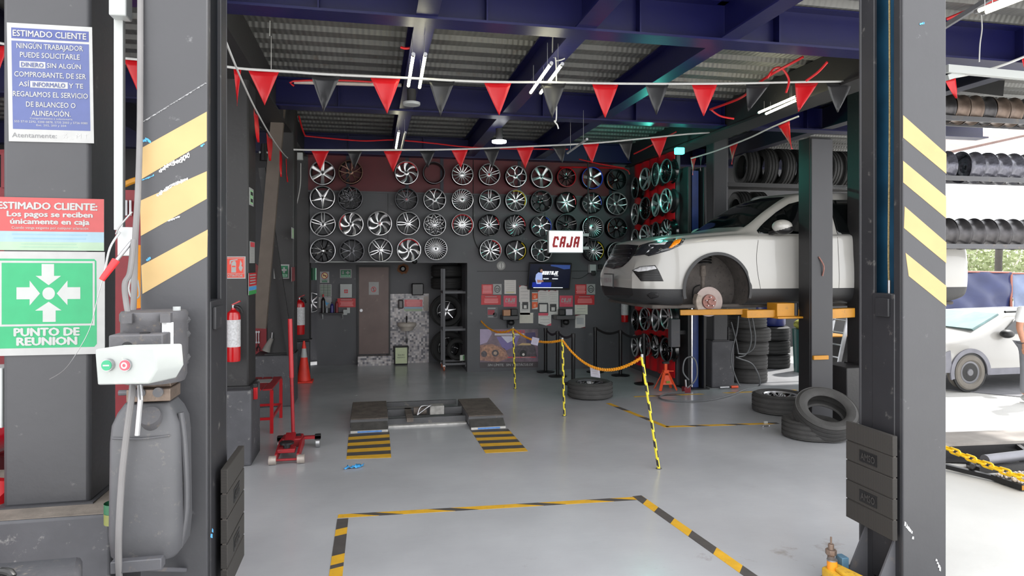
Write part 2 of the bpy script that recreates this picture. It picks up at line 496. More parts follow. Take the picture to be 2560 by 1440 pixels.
# diagonal braces between the left columns
mb = MB()
a = PD(700, 275, 8.6); b = PD(716, 880, 9.6)
mb.bar(PD(697, 270, 8.9), PD(650, 820, 8.9), .16, .10)
tag(mb.build('diagonal_brace', M('brown_steel', (92, 82, 74), rough=0.6)), 'brown diagonal steel brace leaning between second and third left columns', 'brace')
mb = MB(); mb.bar(PD(655, 420, 9.0), PD(727, 885, 9.3), .09, .07)
tag(mb.build('diagonal_brace', m_colb), 'black diagonal brace sloping down to the third left plinth', 'brace')
# ---------------------------------------------------------------- floor markings
m_tapey = M('yellow_floor_tape', (208, 160, 44), rough=0.5, var=0.1, scale=10, dirt=(140, 120, 90), dirt_amt=0.1)
m_tapek = M('black_floor_tape', (74, 70, 68), rough=0.6, var=0.15, scale=10)
def tape(p0, p1, w, pat, label, zz=0.0015, slant=1.0, name='floor_marking', group=None):
    """pat: list of (length fraction, material or None)"""
    p0 = V((p0.x, p0.y, 0)); p1 = V((p1.x, p1.y, 0)); d = p1 - p0; n = V((-d.y, d.x, 0)).normalized() * w / 2
    mb = MB(); tot = sum(a for a, _ in pat); t = 0; sh = slant * w / d.length
    for a, m in pat:
        t0 = t / tot; t1 = (t + a) / tot; t += a
        if m is None: continue
        s0 = 0 if t0 == 0 else sh / 2; s1 = 0 if t > tot - 1e-6 else sh / 2
        q = [p0 + d * (t0 - s0) - n, p0 + d * (t1 - s1) - n, p0 + d * (t1 + s1) + n, p0 + d * (t0 + s0) + n]
        mb.mat(m).extr([x + EZ * 0.0003 for x in q], (0, 0, zz))
    return tag(mb.build(name, smooth=0), label, 'floor marking', group)
Yt, Kt = m_tapey, m_tapek
tape(PF(845, 1291), PF(1612, 1245), .075, [(.5, Yt), (.45, Kt), (1.0, Yt), (.45, Kt), (1.3, Yt), (.45, Kt), (1, Yt), (.5, Kt), (.45, Yt)], 'yellow and black tape line along the far side of the front floor rectangle', slant=-3)
tape(PF(1592, 1240), PF(1905, 1460), .085, [(.35, Kt), (.45, Yt), (.6, Kt), (.6, Yt), (.75, Kt), (.7, Yt), (.5, Kt)], 'yellow and black tape line on the right side of the front floor rectangle', slant=-1, zz=.002)
tape(PF(857, 1297), PF(838, 1450), .085, [(.35, Kt), (.22, Yt), (.6, Kt), (.25, Yt), (.1, Kt), (.3, Yt)], 'yellow and black tape line on the left side of the front floor rectangle', slant=-.4, zz=.002)
tape(PF(1520, 1008), PF(1668, 1068), .07, [(.5, Yt), (.5, Kt), (.8, Yt), (.4, Kt), (.7, Yt)], 'worn tape line running from the lying wheel toward the front', slant=1)
tape(PF(1665, 1067), PF(1945, 1058), .07, [(.7, Yt), (.4, Kt), (.8, Yt), (.4, Kt), (.8, Yt), (.3, Kt)], 'worn tape line running under the lifted car toward the leaning tyre', slant=-2)
tape(PF(1585, 992), PF(1990, 975), .06, [(.5, Yt), (.6, Kt), (.6, Yt), (.6, None), (.8, Yt), (.4, None), (.7, Yt)], 'faded yellow line on the floor behind the lifted car', slant=-1)
def stripe_patch(tl, tr, br, bl, n, label, tilt):
    mb = MB()
    A = PF(*tl); B = PF(*tr); C = PF(*br); D = PF(*bl)
    for i in range(n):
        f0 = i / n; f1 = (i + 1) / n
        def P(s, t):
            return (A * (1 - s) + B * s) * (1 - t) + (D * (1 - s) + C * s) * t
        q = [P(0, min(1, f0 + tilt)), P(1, f0), P(1, f1), P(0, min(1, f1 + tilt))]
        mb.mat(Yt if i % 2 else Kt).extr([x + EZ * .0003 for x in q], (0, 0, .002))
    return tag(mb.build('floor_marking', smooth=0), label, 'floor marking', 'striped approach marks before the lift')
stripe_patch((872, 1085), (973, 1079), (978, 1144), (866, 1148), 8, 'black and yellow striped floor patch in front of the left lift pad', .02)
stripe_patch((1176, 1075), (1270, 1072), (1320, 1128), (1214, 1133), 8, 'black and yellow striped floor patch in front of the right lift pad', 0)
# ================================================================ front two-post lift, notices, power unit
m_post = M('grey_post_paint', (61, 61, 64), rough=0.48, var=0.05, scale=3, dirt=(112, 112, 114), dirt_amt=-0.1, bump=0.1, bscale=25)
m_postdk = M('dark_post_paint', (40, 40, 43), rough=0.45, var=0.12, scale=4, dirt=(90, 88, 86), dirt_amt=0.05)
m_strp = M('cream_yellow_stripe_paint', (176, 148, 100), rough=0.5, var=0.06, scale=5, dirt=(196, 160, 98), dirt_amt=0.05)
m_teal = M('blue_post_lining', (20, 60, 84), rough=0.5, var=0.3, scale=5)
def dots(name, c0, c1, freq, axes, thr, rough=.6):
    m = bpy.data.materials.new(name); m.use_nodes = True; nt = m.node_tree; b_ = nt.nodes['Principled BSDF']; MATS[name] = m
    tc = nt.nodes.new('ShaderNodeTexCoord'); sp = nt.nodes.new('ShaderNodeSeparateXYZ'); nt.links.new(tc.outputs['Object'], sp.inputs[0])
    def mt(op, a, b=None):
        q = nt.nodes.new('ShaderNodeMath'); q.operation = op
        for i, v in enumerate((a, b)):
            if v is None: continue
            if isinstance(v, (int, float)): q.inputs[i].default_value = v
            else: nt.links.new(v, q.inputs[i])
        return q.outputs[0]
    a = mt('MULTIPLY', sp.outputs[axes[0]], freq); b = mt('MULTIPLY', sp.outputs[axes[1]], freq)
    gt = mt('GREATER_THAN', mt('MULTIPLY', mt('SINE', mt('ADD', a, b)), mt('SINE', mt('SUBTRACT', a, b))), thr)
    mx = nt.nodes.new('ShaderNodeMix'); mx.data_type = 'RGBA'; nt.links.new(gt, mx.inputs[0])
    mx.inputs[6].default_value = (*lin(c0), 1); mx.inputs[7].default_value = (*lin(c1), 1)
    nt.links.new(mx.outputs[2], b_.inputs['Base Color']); b_.inputs['Roughness'].default_value = rough
    return m
m_pad = dots('rubber_pad', (64, 60, 56), (34, 32, 30), 420.0, 'YZ', -.05, .8)
def lift_post(x0, x1, y0, y1, side, lab, stripes, rec, padY):
    """side = +1 opening toward +X, -1 opening toward -X"""
    t = thing('lift_post', lab, 'car lift', ((x0 + x1) / 2, (y0 + y1) / 2, 0), 'pair of two-post lift columns at the entrance')
    th = .022
    mb = MB()
    mb.box(x0, x1, y0, y0 + th, 0, 4.0)
    mb.box(x0, x1, y1 - th, y1, 0, 4.0)
    xb = (x0, x0 + th) if side > 0 else (x1 - th, x1)
    mb.box(*xb, y0 + th, y1 - th, 0, 4.0)
    mb.build('column_front', m_post, t, bevel=0.006)
    xo = x1 if side > 0 else x0
    xi0, xi1 = (xo - th, xo) if side > 0 else (xo, xo + th)
    mb = MB(); mb.box(xi0, xi1, y0 + th, rec[0], 0, 4.0).box(xi0, xi1, rec[1], y1 - th, 0, 4.0)
    mb.build('column_lips', m_postdk, t, bevel=0.004)
    xc = xo - side * .10
    MB().box(min(xc, xc - side * .02), max(xc, xc - side * .02), y0 + th, y1 - th, 0, 3.95).build('inner_lining', m_teal, t)
    for q in stripes:
        mb = MB(); mb.extr([PY(px, py, y0 - .0015) for px, py in q], (0, .0012, 0))
        mb.build('hazard_stripe', m_strp, t, smooth=0)['label'] = 'pale yellow diagonal stripe'
    # carriage with cover, rubber pad
    mb = MB()
    cx0, cx1 = sorted((xo + side * .004, xo - side * .075))
    mb.box(cx0, cx1, rec[0] - .012, rec[1] + .012, .06, 1.82)
    car = mb.build('carriage', m_postdk, t, bevel=0.006)
    MB().box(*sorted((xo + side * .004, xo + side * .02)), rec[0] + .02, rec[1] - .03, 1.68, 1.79).build('release_cover', m_postdk, car, bevel=.004)
    xp0, xp1 = sorted((xo + side * .03, xo + side * .062))
    mb = MB().mat(m_pad)
    zb, zt = .36, .985
    n = 5; h = (zt - zb) / n
    for i in range(n):
        mb.box(xp0, xp1, padY[0], padY[1], zb + i * h + .004, zb + (i + 1) * h - .003)
    mb.box(xp0 + .006, xp1 - .006, padY[0] + .003, padY[1] - .003, zb + .005, zt - .005)
    pad = mb.build('rubber_door_pad', None, t, bevel=.003)
    for i in (1, 3):
        mb = MB()
        zc = zb + (i + .5) * h; yc = (padY[0] + padY[1]) / 2
        xs = xp1 if side > 0 else xp0
        mb.mat(m_black).box(*sorted((xs, xs + side * .003)), yc - .075, yc + .075, zc - .036, zc + .036)
        mb.mat(flat((60, 58, 56))).text('AMSO', (xs + side * .0036, yc, zc), (0, side, 0), (0, 0, 1), .042, bold=.03, width=.12)
        mb.build('embossed_plate', None, pad, smooth=0)
    for zb_ in (.8, .5): mb = MB().bar((xo, (padY[0] + padY[1]) / 2, zb_), (xo + side * .04, (padY[0] + padY[1]) / 2, zb_), .05, .1).build('pad_bracket', m_postdk, t)
    if 0: mb = MB().bar((xo, (padY[0] + padY[1]) / 2, .5), (xo + side * .04, (padY[0] + padY[1]) / 2, .5), .05, .1)
    # base plate and gussets
    mb = MB(); mb.box(x0 - .12, x1 + .12, y0 - .08, y1 + .1, 0, .02).build('base_plate', m_postdk, t, bevel=.003)
    for yy in (y0 + .06, y1 - .08):
        mb = MB(); mb.extr([(xo, yy, .02), (xo + side * .16, yy, .02), (xo, yy, .36)], (0, .012, 0)).build('gusset', m_grey_metal, t)
    # lifting cable
    yc = rec[0] + .08
    MB().tube([(xo - side * .04, yc, 3.95), (xo - side * .045, yc + .002, 2.9), (xo - side * .035, yc, 2.1), (xo - side * .04, yc, 1.84)], .006, n=8, sub=6).build('lifting_cable', M('brass_steel_cable', (150, 132, 92), rough=.4, metal=.6, var=.4, scale=120), t)
    MB().cyl((xo - side * .04, yc, 1.80), (xo - side * .04, yc, 1.9), .010).build('cable_end', m_steel, t)
    return t
stl = [[(350, 372), (517, 279), (517, 352), (350, 450)], [(350, 502), (517, 428), (517, 497), (352, 590)], [(353, 664), (519, 574), (518, 641), (356, 735)]]
str_ = [[(2258, 288), (2366, 384), (2366, 434), (2258, 344)], [(2258, 402), (2366, 492), (2366, 546), (2258, 456)],
        [(2262, 516), (2366, 606), (2366, 658), (2260, 570)], [(2264, 632), (2366, 715), (2366, 766), (2272, 690)]]
XL0, XL1 = -1.054, -.764
lift_post(XL0, XL1, 3.4, 3.85, 1, 'left post of the entrance lift with three pale yellow stripes and the pump on it', stl, (3.47, 3.70), (3.54, 3.99))
lift_post(3.07, 3.37, 3.4, 3.77, -1, 'right post of the entrance lift with four pale yellow stripes and blue inside', str_, (3.475, 3.635), (3.41, 3.81))
# worn white paint scrapes and pen marks stay with the paint: part of the left post stripes
lp = bpy.data.objects['lift_post']
mb = MB(); rnd = random.Random(3)
def scrape(mb, pts, m, Yp=3.3972, w=3):
    mb.mat(m)
    for i in range(len(pts) - 1):
        (x0, y0), (x1, y1) = pts[i], pts[i + 1]; k = max(2, int(abs(x1 - x0) / 3))
        for j in range(k):
            t = j / k; x = x0 + (x1 - x0) * t; y = y0 + (y1 - y0) * t; hh = w * (0.5 + rnd.random()); ww = 2 + 3 * rnd.random()
            mb.extr([PY(x, y - hh, Yp), PY(x + ww, y - hh * rnd.random(), Yp), PY(x + ww, y + hh, Yp), PY(x - 1, y + hh * .6, Yp)], (0, .0006, 0))
mw = M('bare_white_primer', (210, 210, 212), rough=.7); mbl = M('blue_marker_paint', (80, 160, 215), rough=.5)
scrape(mb, [(398, 428), (420, 412), (448, 402), (474, 384)], mw, w=5)
scrape(mb, [(392, 488), (430, 462), (470, 446)], mw, w=4)
scrape(mb, [(420, 552), (450, 540)], mw, w=2)
scrape(mb, [(355, 305), (515, 206)], M('grey_scratch', (168, 168, 170), rough=.6), w=.7)
scrape(mb, [(357, 352), (366, 348), (376, 356)], mbl, w=4)
scrape(mb, [(354, 450), (380, 440), (385, 436)], mbl, w=1.5)
scrape(mb, [(366, 650), (376, 643)], mbl, w=3)
scrape(mb, [(527, 1340), (534, 1312)], mbl, w=6)
scrape(mb, [(502, 365), (512, 358)], mbl, w=2)
mb.build('paint_scrapes', None, lp, smooth=0)
mb = MB(); rp = bpy.data.objects['lift_post.001']
scrape(mb, [(2262, 1310), (2278, 1330), (2284, 1360)], mw, w=5)
scrape(mb, [(2340, 1400), (2352, 1430)], mw, w=4)
scrape(mb, [(2300, 60), (2312, 56)], mbl, w=2)
mb.build('paint_scrapes', None, rp, smooth=0)
# ---------------------------------------------------------------- notices
def quad(TL, TR, BL):
    return TL, (TR - TL), (BL - TL)
class Sign:
    """local frame: fx 0..1 across, fy 0..1 down"""
    def __init__(s, TL, TR, BL, th=.004):
        s.o = TL; s.a = TR - TL; s.b = BL - TL; s.n = s.b.cross(s.a).normalized(); s.mb = MB(); s.lv = 0; s.th = th
        if s.n.dot(TL - V((0, 0, EYE))) > 0: s.n = -s.n
    def P(s, fx, fy): return s.o + s.a * fx + s.b * fy + s.n * (s.lv * .0006)
    def base(s, m, inset=0):
        s.mb.mat(m).extr([s.P(0, 0), s.P(1, 0), s.P(1, 1), s.P(0, 1)], -s.n * s.th); s.lv = 1; return s
    def rect(s, x0, y0, x1, y1, m, lv=None):
        if lv: s.lv = lv
        s.mb.mat(m).extr([s.P(x0, y0), s.P(x1, y0), s.P(x1, y1), s.P(x0, y1)], -s.n * .0004); return s
    def poly(s, pts, m, lv=None):
        if lv: s.lv = lv
        s.mb.mat(m).extr([s.P(*p) for p in pts], -s.n * .0004); return s
    def disc(s, cx, cy, rx, ry, m, lv=None, n=20):
        return s.poly([(cx + rx * math.cos(2 * math.pi * i / n), cy + ry * math.sin(2 * math.pi * i / n)) for i in range(n)], m, lv)
    def block(s, t, cx, cy, h, w, m, lv=None, shear=.12):
        if lv: s.lv = lv
        s.mb.mat(m).block_text(t, s.P(cx, cy), s.a, -s.b, h * s.b.length, w * s.a.length, shear=shear); return s
    def text(s, t, cx, cy, h, w, m, bold=.02, lv=None, shear=0):
        if lv: s.lv = lv
        s.mb.mat(m).text(t, s.P(cx, cy), s.a, -s.b, h * s.b.length, bold=bold, width=w * s.a.length if w else None, shear=shear); return s
    def lines(s, x0, x1, y0, y1, n, m, lv=None, jit=.15, th=.45):
        if lv: s.lv = lv
        for i in range(n):
            yy = y0 + (y1 - y0) * (i + .2) / n; hh = (y1 - y0) / n * th; c = (x0 + x1) / 2; hw = (x1 - x0) / 2 * (1 - jit * rnd.random())
            s.rect(c - hw, yy, c + hw, yy + hh, m)
        return s
    def done(s, name, label, cat, group=None):
        o = s.mb.build(name, smooth=0); return tag(o, label, cat, group)
def ysign(x0, y0, x1, y1, Y, th=.004):
    return Sign(PY(x0, y0, Y), PY(x1, y0, Y) * 1.0, PY(x0, y1, Y), th)
W_, R_, G_, B_, K_ = flat((158, 158, 157)), flat((205, 40, 48)), flat((30, 142, 92)), flat((78, 96, 160)), flat((26, 26, 28))
# blue customer notice
Yc = 3.775
s = Sign(PY(17, 56, Yc), PY(230, 68, Yc), PY(22, 353, Yc)).base(W_)
bl = flat((72, 82, 128))
s.rect(.05, .04, .96, .13, flat((62, 72, 126))).rect(.05, .15, .96, .895, bl)
s.text('ESTIMADO CLIENTE', .5, .085, .052, .86, W_, lv=2, bold=.03)
for t, yy, w_ in (('NINGÚN TRABAJADOR', .19, .78), ('PUEDE SOLICITARLE', .265, .70), ('SIN ALGÚN', .66, 0), ('COMPROBANTE, DE SER', .43, .84),
                  ('ASÍ', .51, 0), ('REGALAMOS EL SERVICIO', .597, .88), ('DE BALANCEO O', .682, .58), ('ALINEACIÓN.', .757, .46)):
    if w_: s.text(t, .5, yy, .044, w_, W_)
s.rect(.14, .32, .44, .375, W_, 2).rect(.26, .485, .70, .54, W_).text('SIN ALGÚN', .66, .348, .04, .40, W_).text('ASÍ', .19, .513, .04, .12, W_).text('Y TE', .80, .513, .04, .17, W_)
s.text('DINERO', .29, .348, .036, .26, bl, lv=3).text('INFORMALO', .48, .513, .036, .38, bl)
s.text('Comprometidos a solucionarle', .5, .80, .016, .5, W_, lv=2, bold=0).text('555 5710 2292, 5200 0878, 5735 2003 y 5726 0080', .5, .83, .018, .86, W_, bold=0).text('Ext. 202, 203 y 204', .5, .858, .016, .35, W_, bold=0)
s.text('Atentamente:', .30, .945, .04, .52, flat((110, 110, 112)), bold=0).text('% _ M T', .78, .94, .04, .3, flat((200, 200, 200)), bold=0)
s.done('customer_notice', 'large blue and white customer notice at the top of the nearest column', 'sign')
# red payment notice
Yc = 3.772
s = Sign(PY(-6, 492, Yc), PY(260, 498, Yc), PY(-6, 625, Yc)).base(W_)
s.rect(0, 0, 1, .64, flat((162, 66, 66))).rect(0, .64, 1, .84, flat((132, 156, 168))).rect(0, .84, 1, 1, flat((140, 162, 140)))
s.text('ESTIMADO CLIENTE:', .47, .155, .13, .93, W_, lv=2, bold=.05).text('Los pagos se reciben', .49, .31, .10, .80, W_, bold=.05).text('únicamente en caja', .49, .45, .10, .74, W_, bold=.05)
s.text('Cuando venga exigente por cualquier aclaración', .49, .57, .05, .72, W_, bold=.01)
gg = flat((120, 150, 170))
s.lines(.12, .85, .67, .82, 2, gg, jit=.1, th=.3).lines(.15, .80, .86, .97, 2, flat((130, 160, 140)), jit=.3, th=.3)
s.done('payment_notice', 'red, blue and green payment notice above the green meeting point sign', 'sign')
s = Sign(PY(-8, 628, Yc), PY(262, 630, Yc), PY(-8, 890, Yc)).base(W_)
s.poly([(.01, .07), (.90, .07), (.92, .09), (.925, .90), (.90, .93), (.01, .93)], G_)
s.rect(.025, .09, .905, .72, W_, 2).rect(.045, .11, .885, .70, G_, 3)
ar = flat((162, 164, 162))
s.lv = 4
s.disc(.475, .405, .058, .06, ar)
s.poly([(.41, .12), (.525, .12), (.525, .235), (.59, .235), (.475, .325), (.355, .235), (.41, .235)], ar)
s.poly([(.42, .68), (.54, .68), (.54, .57), (.595, .57), (.475, .485), (.35, .57), (.42, .57)], ar)
s.poly([(.18, .345), (.30, .345), (.30, .28), (.395, .405), (.30, .52), (.30, .46), (.18, .46)], ar)
s.poly([(.77, .345), (.65, .345), (.65, .28), (.55, .405), (.65, .52), (.65, .46), (.77, .46)], ar)
s.text('PUNTO DE', .46, .775, .075, .60, ar, lv=2, bold=.06).text('REUNION', .46, .865, .075, .55, ar, bold=.06)
s.done('meeting_point_sign', 'green and white meeting point sign with four arrows', 'sign')
# ---------------------------------------------------------------- power unit on the left post
C = lambda px, py, D=3.02: PD(px, py, D)
t = thing('hydraulic_power_unit', 'grey hydraulic pump with motor and plastic tank on left post', 'pump', (XL0 + .05, 3.2, .4))
mc = PD(404, 768, 3.06); cx, cy = mc.x, 3.22
m_unit = M('dusty_grey_unit', (78, 77, 80), rough=.6, var=.1, scale=12, dirt=(102, 94, 86), dirt_amt=.25, bump=.25, bscale=40)
def zat(py, D=3.03): return EYE + (HOR - py) / FPX * D
r = .135
mb = MB(); mb.lathe([(0, zat(774)), (r * .95, zat(774)), (r, zat(780)), (r, zat(795)), (r * .97, zat(800)), (r * .97, zat(930)), (r * .9, zat(945)), (0, zat(945))], (cx, cy, 0), n=36)
for k in range(20):
    a = math.pi * (1.05 + k * .045)
mot = mb.build('motor', m_unit, t)
mb = MB()
for px_, rr in ((337, 6), (425, 6)):
    p = PD(px_, 792, 2.9); mb.box(p.x - .02, p.x + .02, cy - r - .012, cy - r + .02, p.z - .02, p.z + .02); mb.build('fan_cowl_lug', m_unit, mot); mb = MB()
mb = MB(); p0 = PD(295, 832, 2.83); p1 = PD(412, 925, 2.83)
mb.box(p0.x, p1.x + .01, cy - r - .08, cy - r + .05, p1.z, p0.z)
bx = mb.build('terminal_box', m_unit, t, bevel=.006)
mb = MB(); p = PD(335, 862, 2.82)
mb.cyl((p.x, cy - r - .081, p.z), (p.x, cy - r - .078, p.z), .022, n=20)
mb.build('knockout_hole', m_black, bx)
mb = MB(); p = PD(380, 822, 2.9); mb.cyl((p.x, cy - r - .02, p0.z), (p.x, cy - r - .02, p0.z + .004), .02).build('top_opening', m_black, bx)
mb = MB(); q0 = PD(447, 800, 3.0); q1 = PD(456, 872, 3.0)
xx = cx + r * .62; yy = cy - r * .80
mb.obox((xx, yy, (q0.z + q1.z) / 2), (.045, .006, q0.z - q1.z), Matrix.Rotation(.62, 3, 'Z'))
q = mb.build('rating_plate', M('speckled_white_label', (205, 205, 206), rough=.6, var=.35, scale=60), mot)
mb = MB(); p = PD(455, 772, 3.06); mb.cyl((p.x, cy, p.z - .025), (p.x, cy, p.z + .015), .016).build('white_cap', m_white, mot)
# bracket
mb = MB(); b0 = PD(440, 785, 3.2); b1 = PD(478, 905, 3.2)
mb.box(b0.x, b1.x, 3.38, 3.4, b1.z, b0.z).box(b1.x - .025, b1.x - .015, 3.28, 3.38, b1.z, b0.z).box(b0.x - .02, b1.x, 3.30, 3.4, b0.z - .012, b0.z)
br = mb.build('mounting_bracket', m_unit, t, bevel=.002)
mb = MB()
for py_ in (800, 835, 893):
    p = PD(465, py_, 3.1); mb.cyl((p.x, 3.265, p.z), (p.x, 3.36, p.z), .017, n=6)
    mb.cyl((p.x, 3.262, p.z), (p.x, 3.27, p.z), .026, n=20)
mb.build('bolt', m_steel, br)
# pump block
mb = MB(); p0 = PD(375, 965, 2.95); p1 = PD(436, 990, 2.95)
mb.box(PD(335, 965, 2.95).x, p1.x, cy - .09, cy + .07, p1.z - .01, p0.z)
mb.box(cx - .06, cx + .08, cy - .05, cy + .06, p0.z, zat(940))
pb = mb.build('pump_block', M('worn_copper_block', (112, 98, 88), rough=.45, metal=.5, var=.2, scale=30, dirt=(96, 84, 76), dirt_amt=.3), t, bevel=.004)
mb = MB()
for px_ in (358, 400):
    p = PD(px_, 978, 2.9); mb.cyl((p.x, cy - .1, p.z), (p.x, cy - .088, p.z), .021, n=20); mb.build('fitting', m_grey_metal, pb); mb = MB()
p = PD(318, 976, 2.95); mb.cyl((p.x - .015, cy - .04, p.z), (p.x + .06, cy - .04, p.z), .012, n=10)
mb.build('fitting', m_grey_metal, pb)
# release lever
mb = MB(); a = PD(350, 965, 2.76); b = PD(351, 1000, 2.72); c = PD(343, 1088, 2.72)
mb.tube([a, b, c], .011, n=10)
mb.build('release_lever', m_steel, t)
# plastic tank
mb = MB()
tz0, tz1 = zat(1382, 2.95), zat(1000, 2.95)
xa, xb = PD(303, 1200, 3.0).x, PD(478, 1200, 3.05).x
ya, yb = cy - .125, cy + .14
prof = [(tz0, .80), (tz0 + .03, .95), (tz0 + .12, 1.0), (tz1 - .16, .97), (tz1 - .09, .93), (tz1 - .04, .8), (tz1, .62)]
vs = []; n = 28
for z, sc in prof:
    for i in range(n):
        a = 2 * math.pi * i / n; ca, sa = math.cos(a), math.sin(a)
        e = .38
        x = (xa + xb) / 2 + (xb - xa) / 2 * sc * math.copysign(abs(ca) ** e, ca)
        y = (ya + yb) / 2 + (yb - ya) / 2 * sc * math.copysign(abs(sa) ** e, sa)
        vs.append((x, y, z))
fs = [(j * n + i, j * n + (i + 1) % n, (j + 1) * n + (i + 1) % n, (j + 1) * n + i) for j in range(len(prof) - 1) for i in range(n)]
fs += [tuple(range(n - 1, -1, -1)), tuple(range((len(prof) - 1) * n, len(prof) * n))]
mb.add(vs, fs)
m_tank = M('dusty_grey_plastic_tank', (76, 76, 79), rough=.5, var=.08, scale=7, dirt=(104, 101, 97), dirt_amt=.12, bump=.15, bscale=18)
tank = mb.build('oil_tank', m_tank, t, smooth=50, bevel=.006)
mb = MB(); p = PD(386, 1045, 2.9)
mb.cyl((p.x, ya + .05, p.z - .02), (p.x, ya - .005, p.z + .025), .045, .042, n=24)
mb.build('filler_cap', m_unit, tank)
mb = MB(); mb.tube([(xb - .012, cy - .06, tz1 - .05), (xb + .004, cy - .06, tz1 - .2), (xb + .008, cy - .05, tz0 + .2), (xb - .02, cy - .05, tz0 + .03)], .012, n=8, sub=5)
mb.tube([(xa + .03, ya + .01, tz1 - .135), ((xa + xb) / 2, ya - .004, tz1 - .14), (xb - .04, ya + .01, tz1 - .135)], .005, n=6, sub=4)
mb.build('moulded_seam', m_tank, tank)
# tank support and hose
mb = MB(); s0 = PD(295, 1384, 2.87); s1 = PD(412, 1410, 2.87)
mb.box(s0.x, s1.x, ya - .03, ya + .03, s1.z - .005, s0.z).box((s0.x + s1.x) / 2 - .02, (s0.x + s1.x) / 2 + .02, ya, 3.4, s1.z - .005, s0.z - .015)
mb.bar(((s0.x + s1.x) / 2, ya, s1.z), ((s0.x + s1.x) / 2 + .1, 3.39, s1.z - .15), .04, .02)
mb.build('tank_support', m_grey_metal, t, bevel=.004)
mb = MB(); mb.tube([PD(332, 960, 2.86), PD(328, 1000, 2.80), PD(316, 1090, 2.78), PD(305, 1190, 2.78), PD(297, 1330, 2.78), PD(298, 1440, 2.8), PD(308, 1540, 2.9)], .013, n=10, sub=6)
mb.build('hydraulic_hose', M('grey_hose', (112, 110, 110), rough=.55), t)
mb = MB(); mb.tube([PD(351, -20, 3.1), PD(350, 300, 3.08), PD(345, 480, 3.05), PD(338, 600, 3.05), PD(336, 700, 3.05), PD(333, 780, 3.03)], .013, n=10, sub=6)
mb.tube([PD(334, 600, 3.0), PD(325, 680, 2.95), PD(312, 710, 2.93), PD(316, 760, 2.93), PD(326, 812, 2.9)], .012, n=10, sub=6)
mb.build('supply_hose', MATS['grey_hose'], t)
# white control box
p0 = PD(240, 877, 2.62); p1 = PD(388, 964, 2.66)
t = thing('control_box', 'white push-button box with green and red buttons below the pump', 'control box', (p0.x, p0.y, p1.z))
a = PD(236, 873, 2.62); b = PD(386, 870, 2.60); c = PD(371, 960, 2.60); c2 = PD(243, 963, 2.62)
dpt = V((.075, .10, .004))
mb = MB(); q = [a, b, PD(391, 925, 2.60), c, c2]
mb.extr(q, dpt)
body = mb.build('enclosure', M('dusty_white_plastic', (150, 154, 152), rough=.4, var=.05, scale=6, dirt=(170, 170, 162), dirt_amt=.1), t, bevel=.006)
fn = (b - a).cross(c2 - a).normalized()
if fn.dot(a - V((0, 0, EYE))) > 0: fn = -fn
for px_, m, nm in ((273, flat((40, 140, 100)), 'start_button'), (318, flat((200, 70, 84)), 'stop_button')):
    p = PD(px_, 912, 2.612)
    mb = MB(); mb.cyl(p, p + fn * .014, .024, .023, n=24).build(nm + '_ring', m_steel, t)
    mb = MB(); mb.mat(m).cyl(p, p + fn * .018, .020, n=24)
    exx = (b - a).normalized(); eyy = (a - c2).normalized(); g = p + fn * .0185
    if nm == 'start_button': mb.mat(W_).obox(g, (.026, .006, .001), Matrix((exx, eyy, fn)).transposed())
    else: mb.mat(W_).lathe([(.0065, 0), (.013, 0), (.013, .0008), (.0065, .0008)], g, fn, n=24, closed_prof=True)
    mb.build(nm, None, t)
mb = MB(); p = PD(252, 964, 2.65)
# conduit and junction boxes on the nearest column
t = thing('cable_trunking', 'white plastic cable trunking running down beside the nearest column', 'trunking', (PD(292, 300, 3.2).x, 3.4, 1.9))
mb = MB(); xa = PD(284, 300, 3.3); xb2 = PD(306, 300, 3.3)
mb.box(xa.x, xb2.x, xa.y, xa.y + .035, PD(292, 575, 3.3).z, PD(292, 30, 3.3).z); mb.build('trunking', m_white, t, bevel=.003)
mb = MB(); a = PD(277, -60, 3.26); b = PD(318, 42, 3.26); mb.box(a.x, b.x, a.y - .03, a.y + .06, b.z, a.z + .2); mb.build('upper_box', m_white, t, bevel=.006)
mb = MB(); a = PD(297, 568, 3.15); b = PD(334, 640, 3.15); mb.box(a.x, b.x, a.y - .02, a.y + .05, b.z, a.z); jb = mb.build('junction_box', M('galvanised_box', (176, 178, 178), rough=.4, metal=.4), t, bevel=.004)
mb = MB(); mb.tube([PD(300, 580, 3.1), PD(275, 620, 3.05), PD(262, 680, 3.05), PD(255, 700, 3.05)], .005, n=6, sub=5)
mb.tube([PD(330, 530, 3.05), PD(300, 565, 3.08), PD(290, 585, 3.1)], .004, n=6, sub=5).build('loose_wire', MATS['galvanised_box'], t)
mb = MB(); mb.tube([PD(262, 680, 2.9), PD(245, 740, 2.9), PD(225, 820, 2.9), (PD(190, 885, 2.9)), PD(160, 925, 2.95), PD(124, 948, 3.0)], .0016, n=5, sub=6)
tag(mb.build('thin_wire', m_steel), 'thin loose wire curling down in front of the green meeting sign', 'wire')
# red lever on the left
t = thing('locking_lever', 'steel lever with a red rubber grip beside the hoses', 'lever', PD(330, 605, 2.98))
MB().cyl(PD(328, 606, 3.0), PD(288, 655, 2.9), .008).build('rod', m_steel, t)
MB().tube([PD(290, 651, 2.9), PD(275, 672, 2.88), PD(254, 700, 2.86)], lambda s: .017 - .005 * s, n=12).build('grip', M('red_rubber_grip', (205, 36, 42), rough=.4), t)
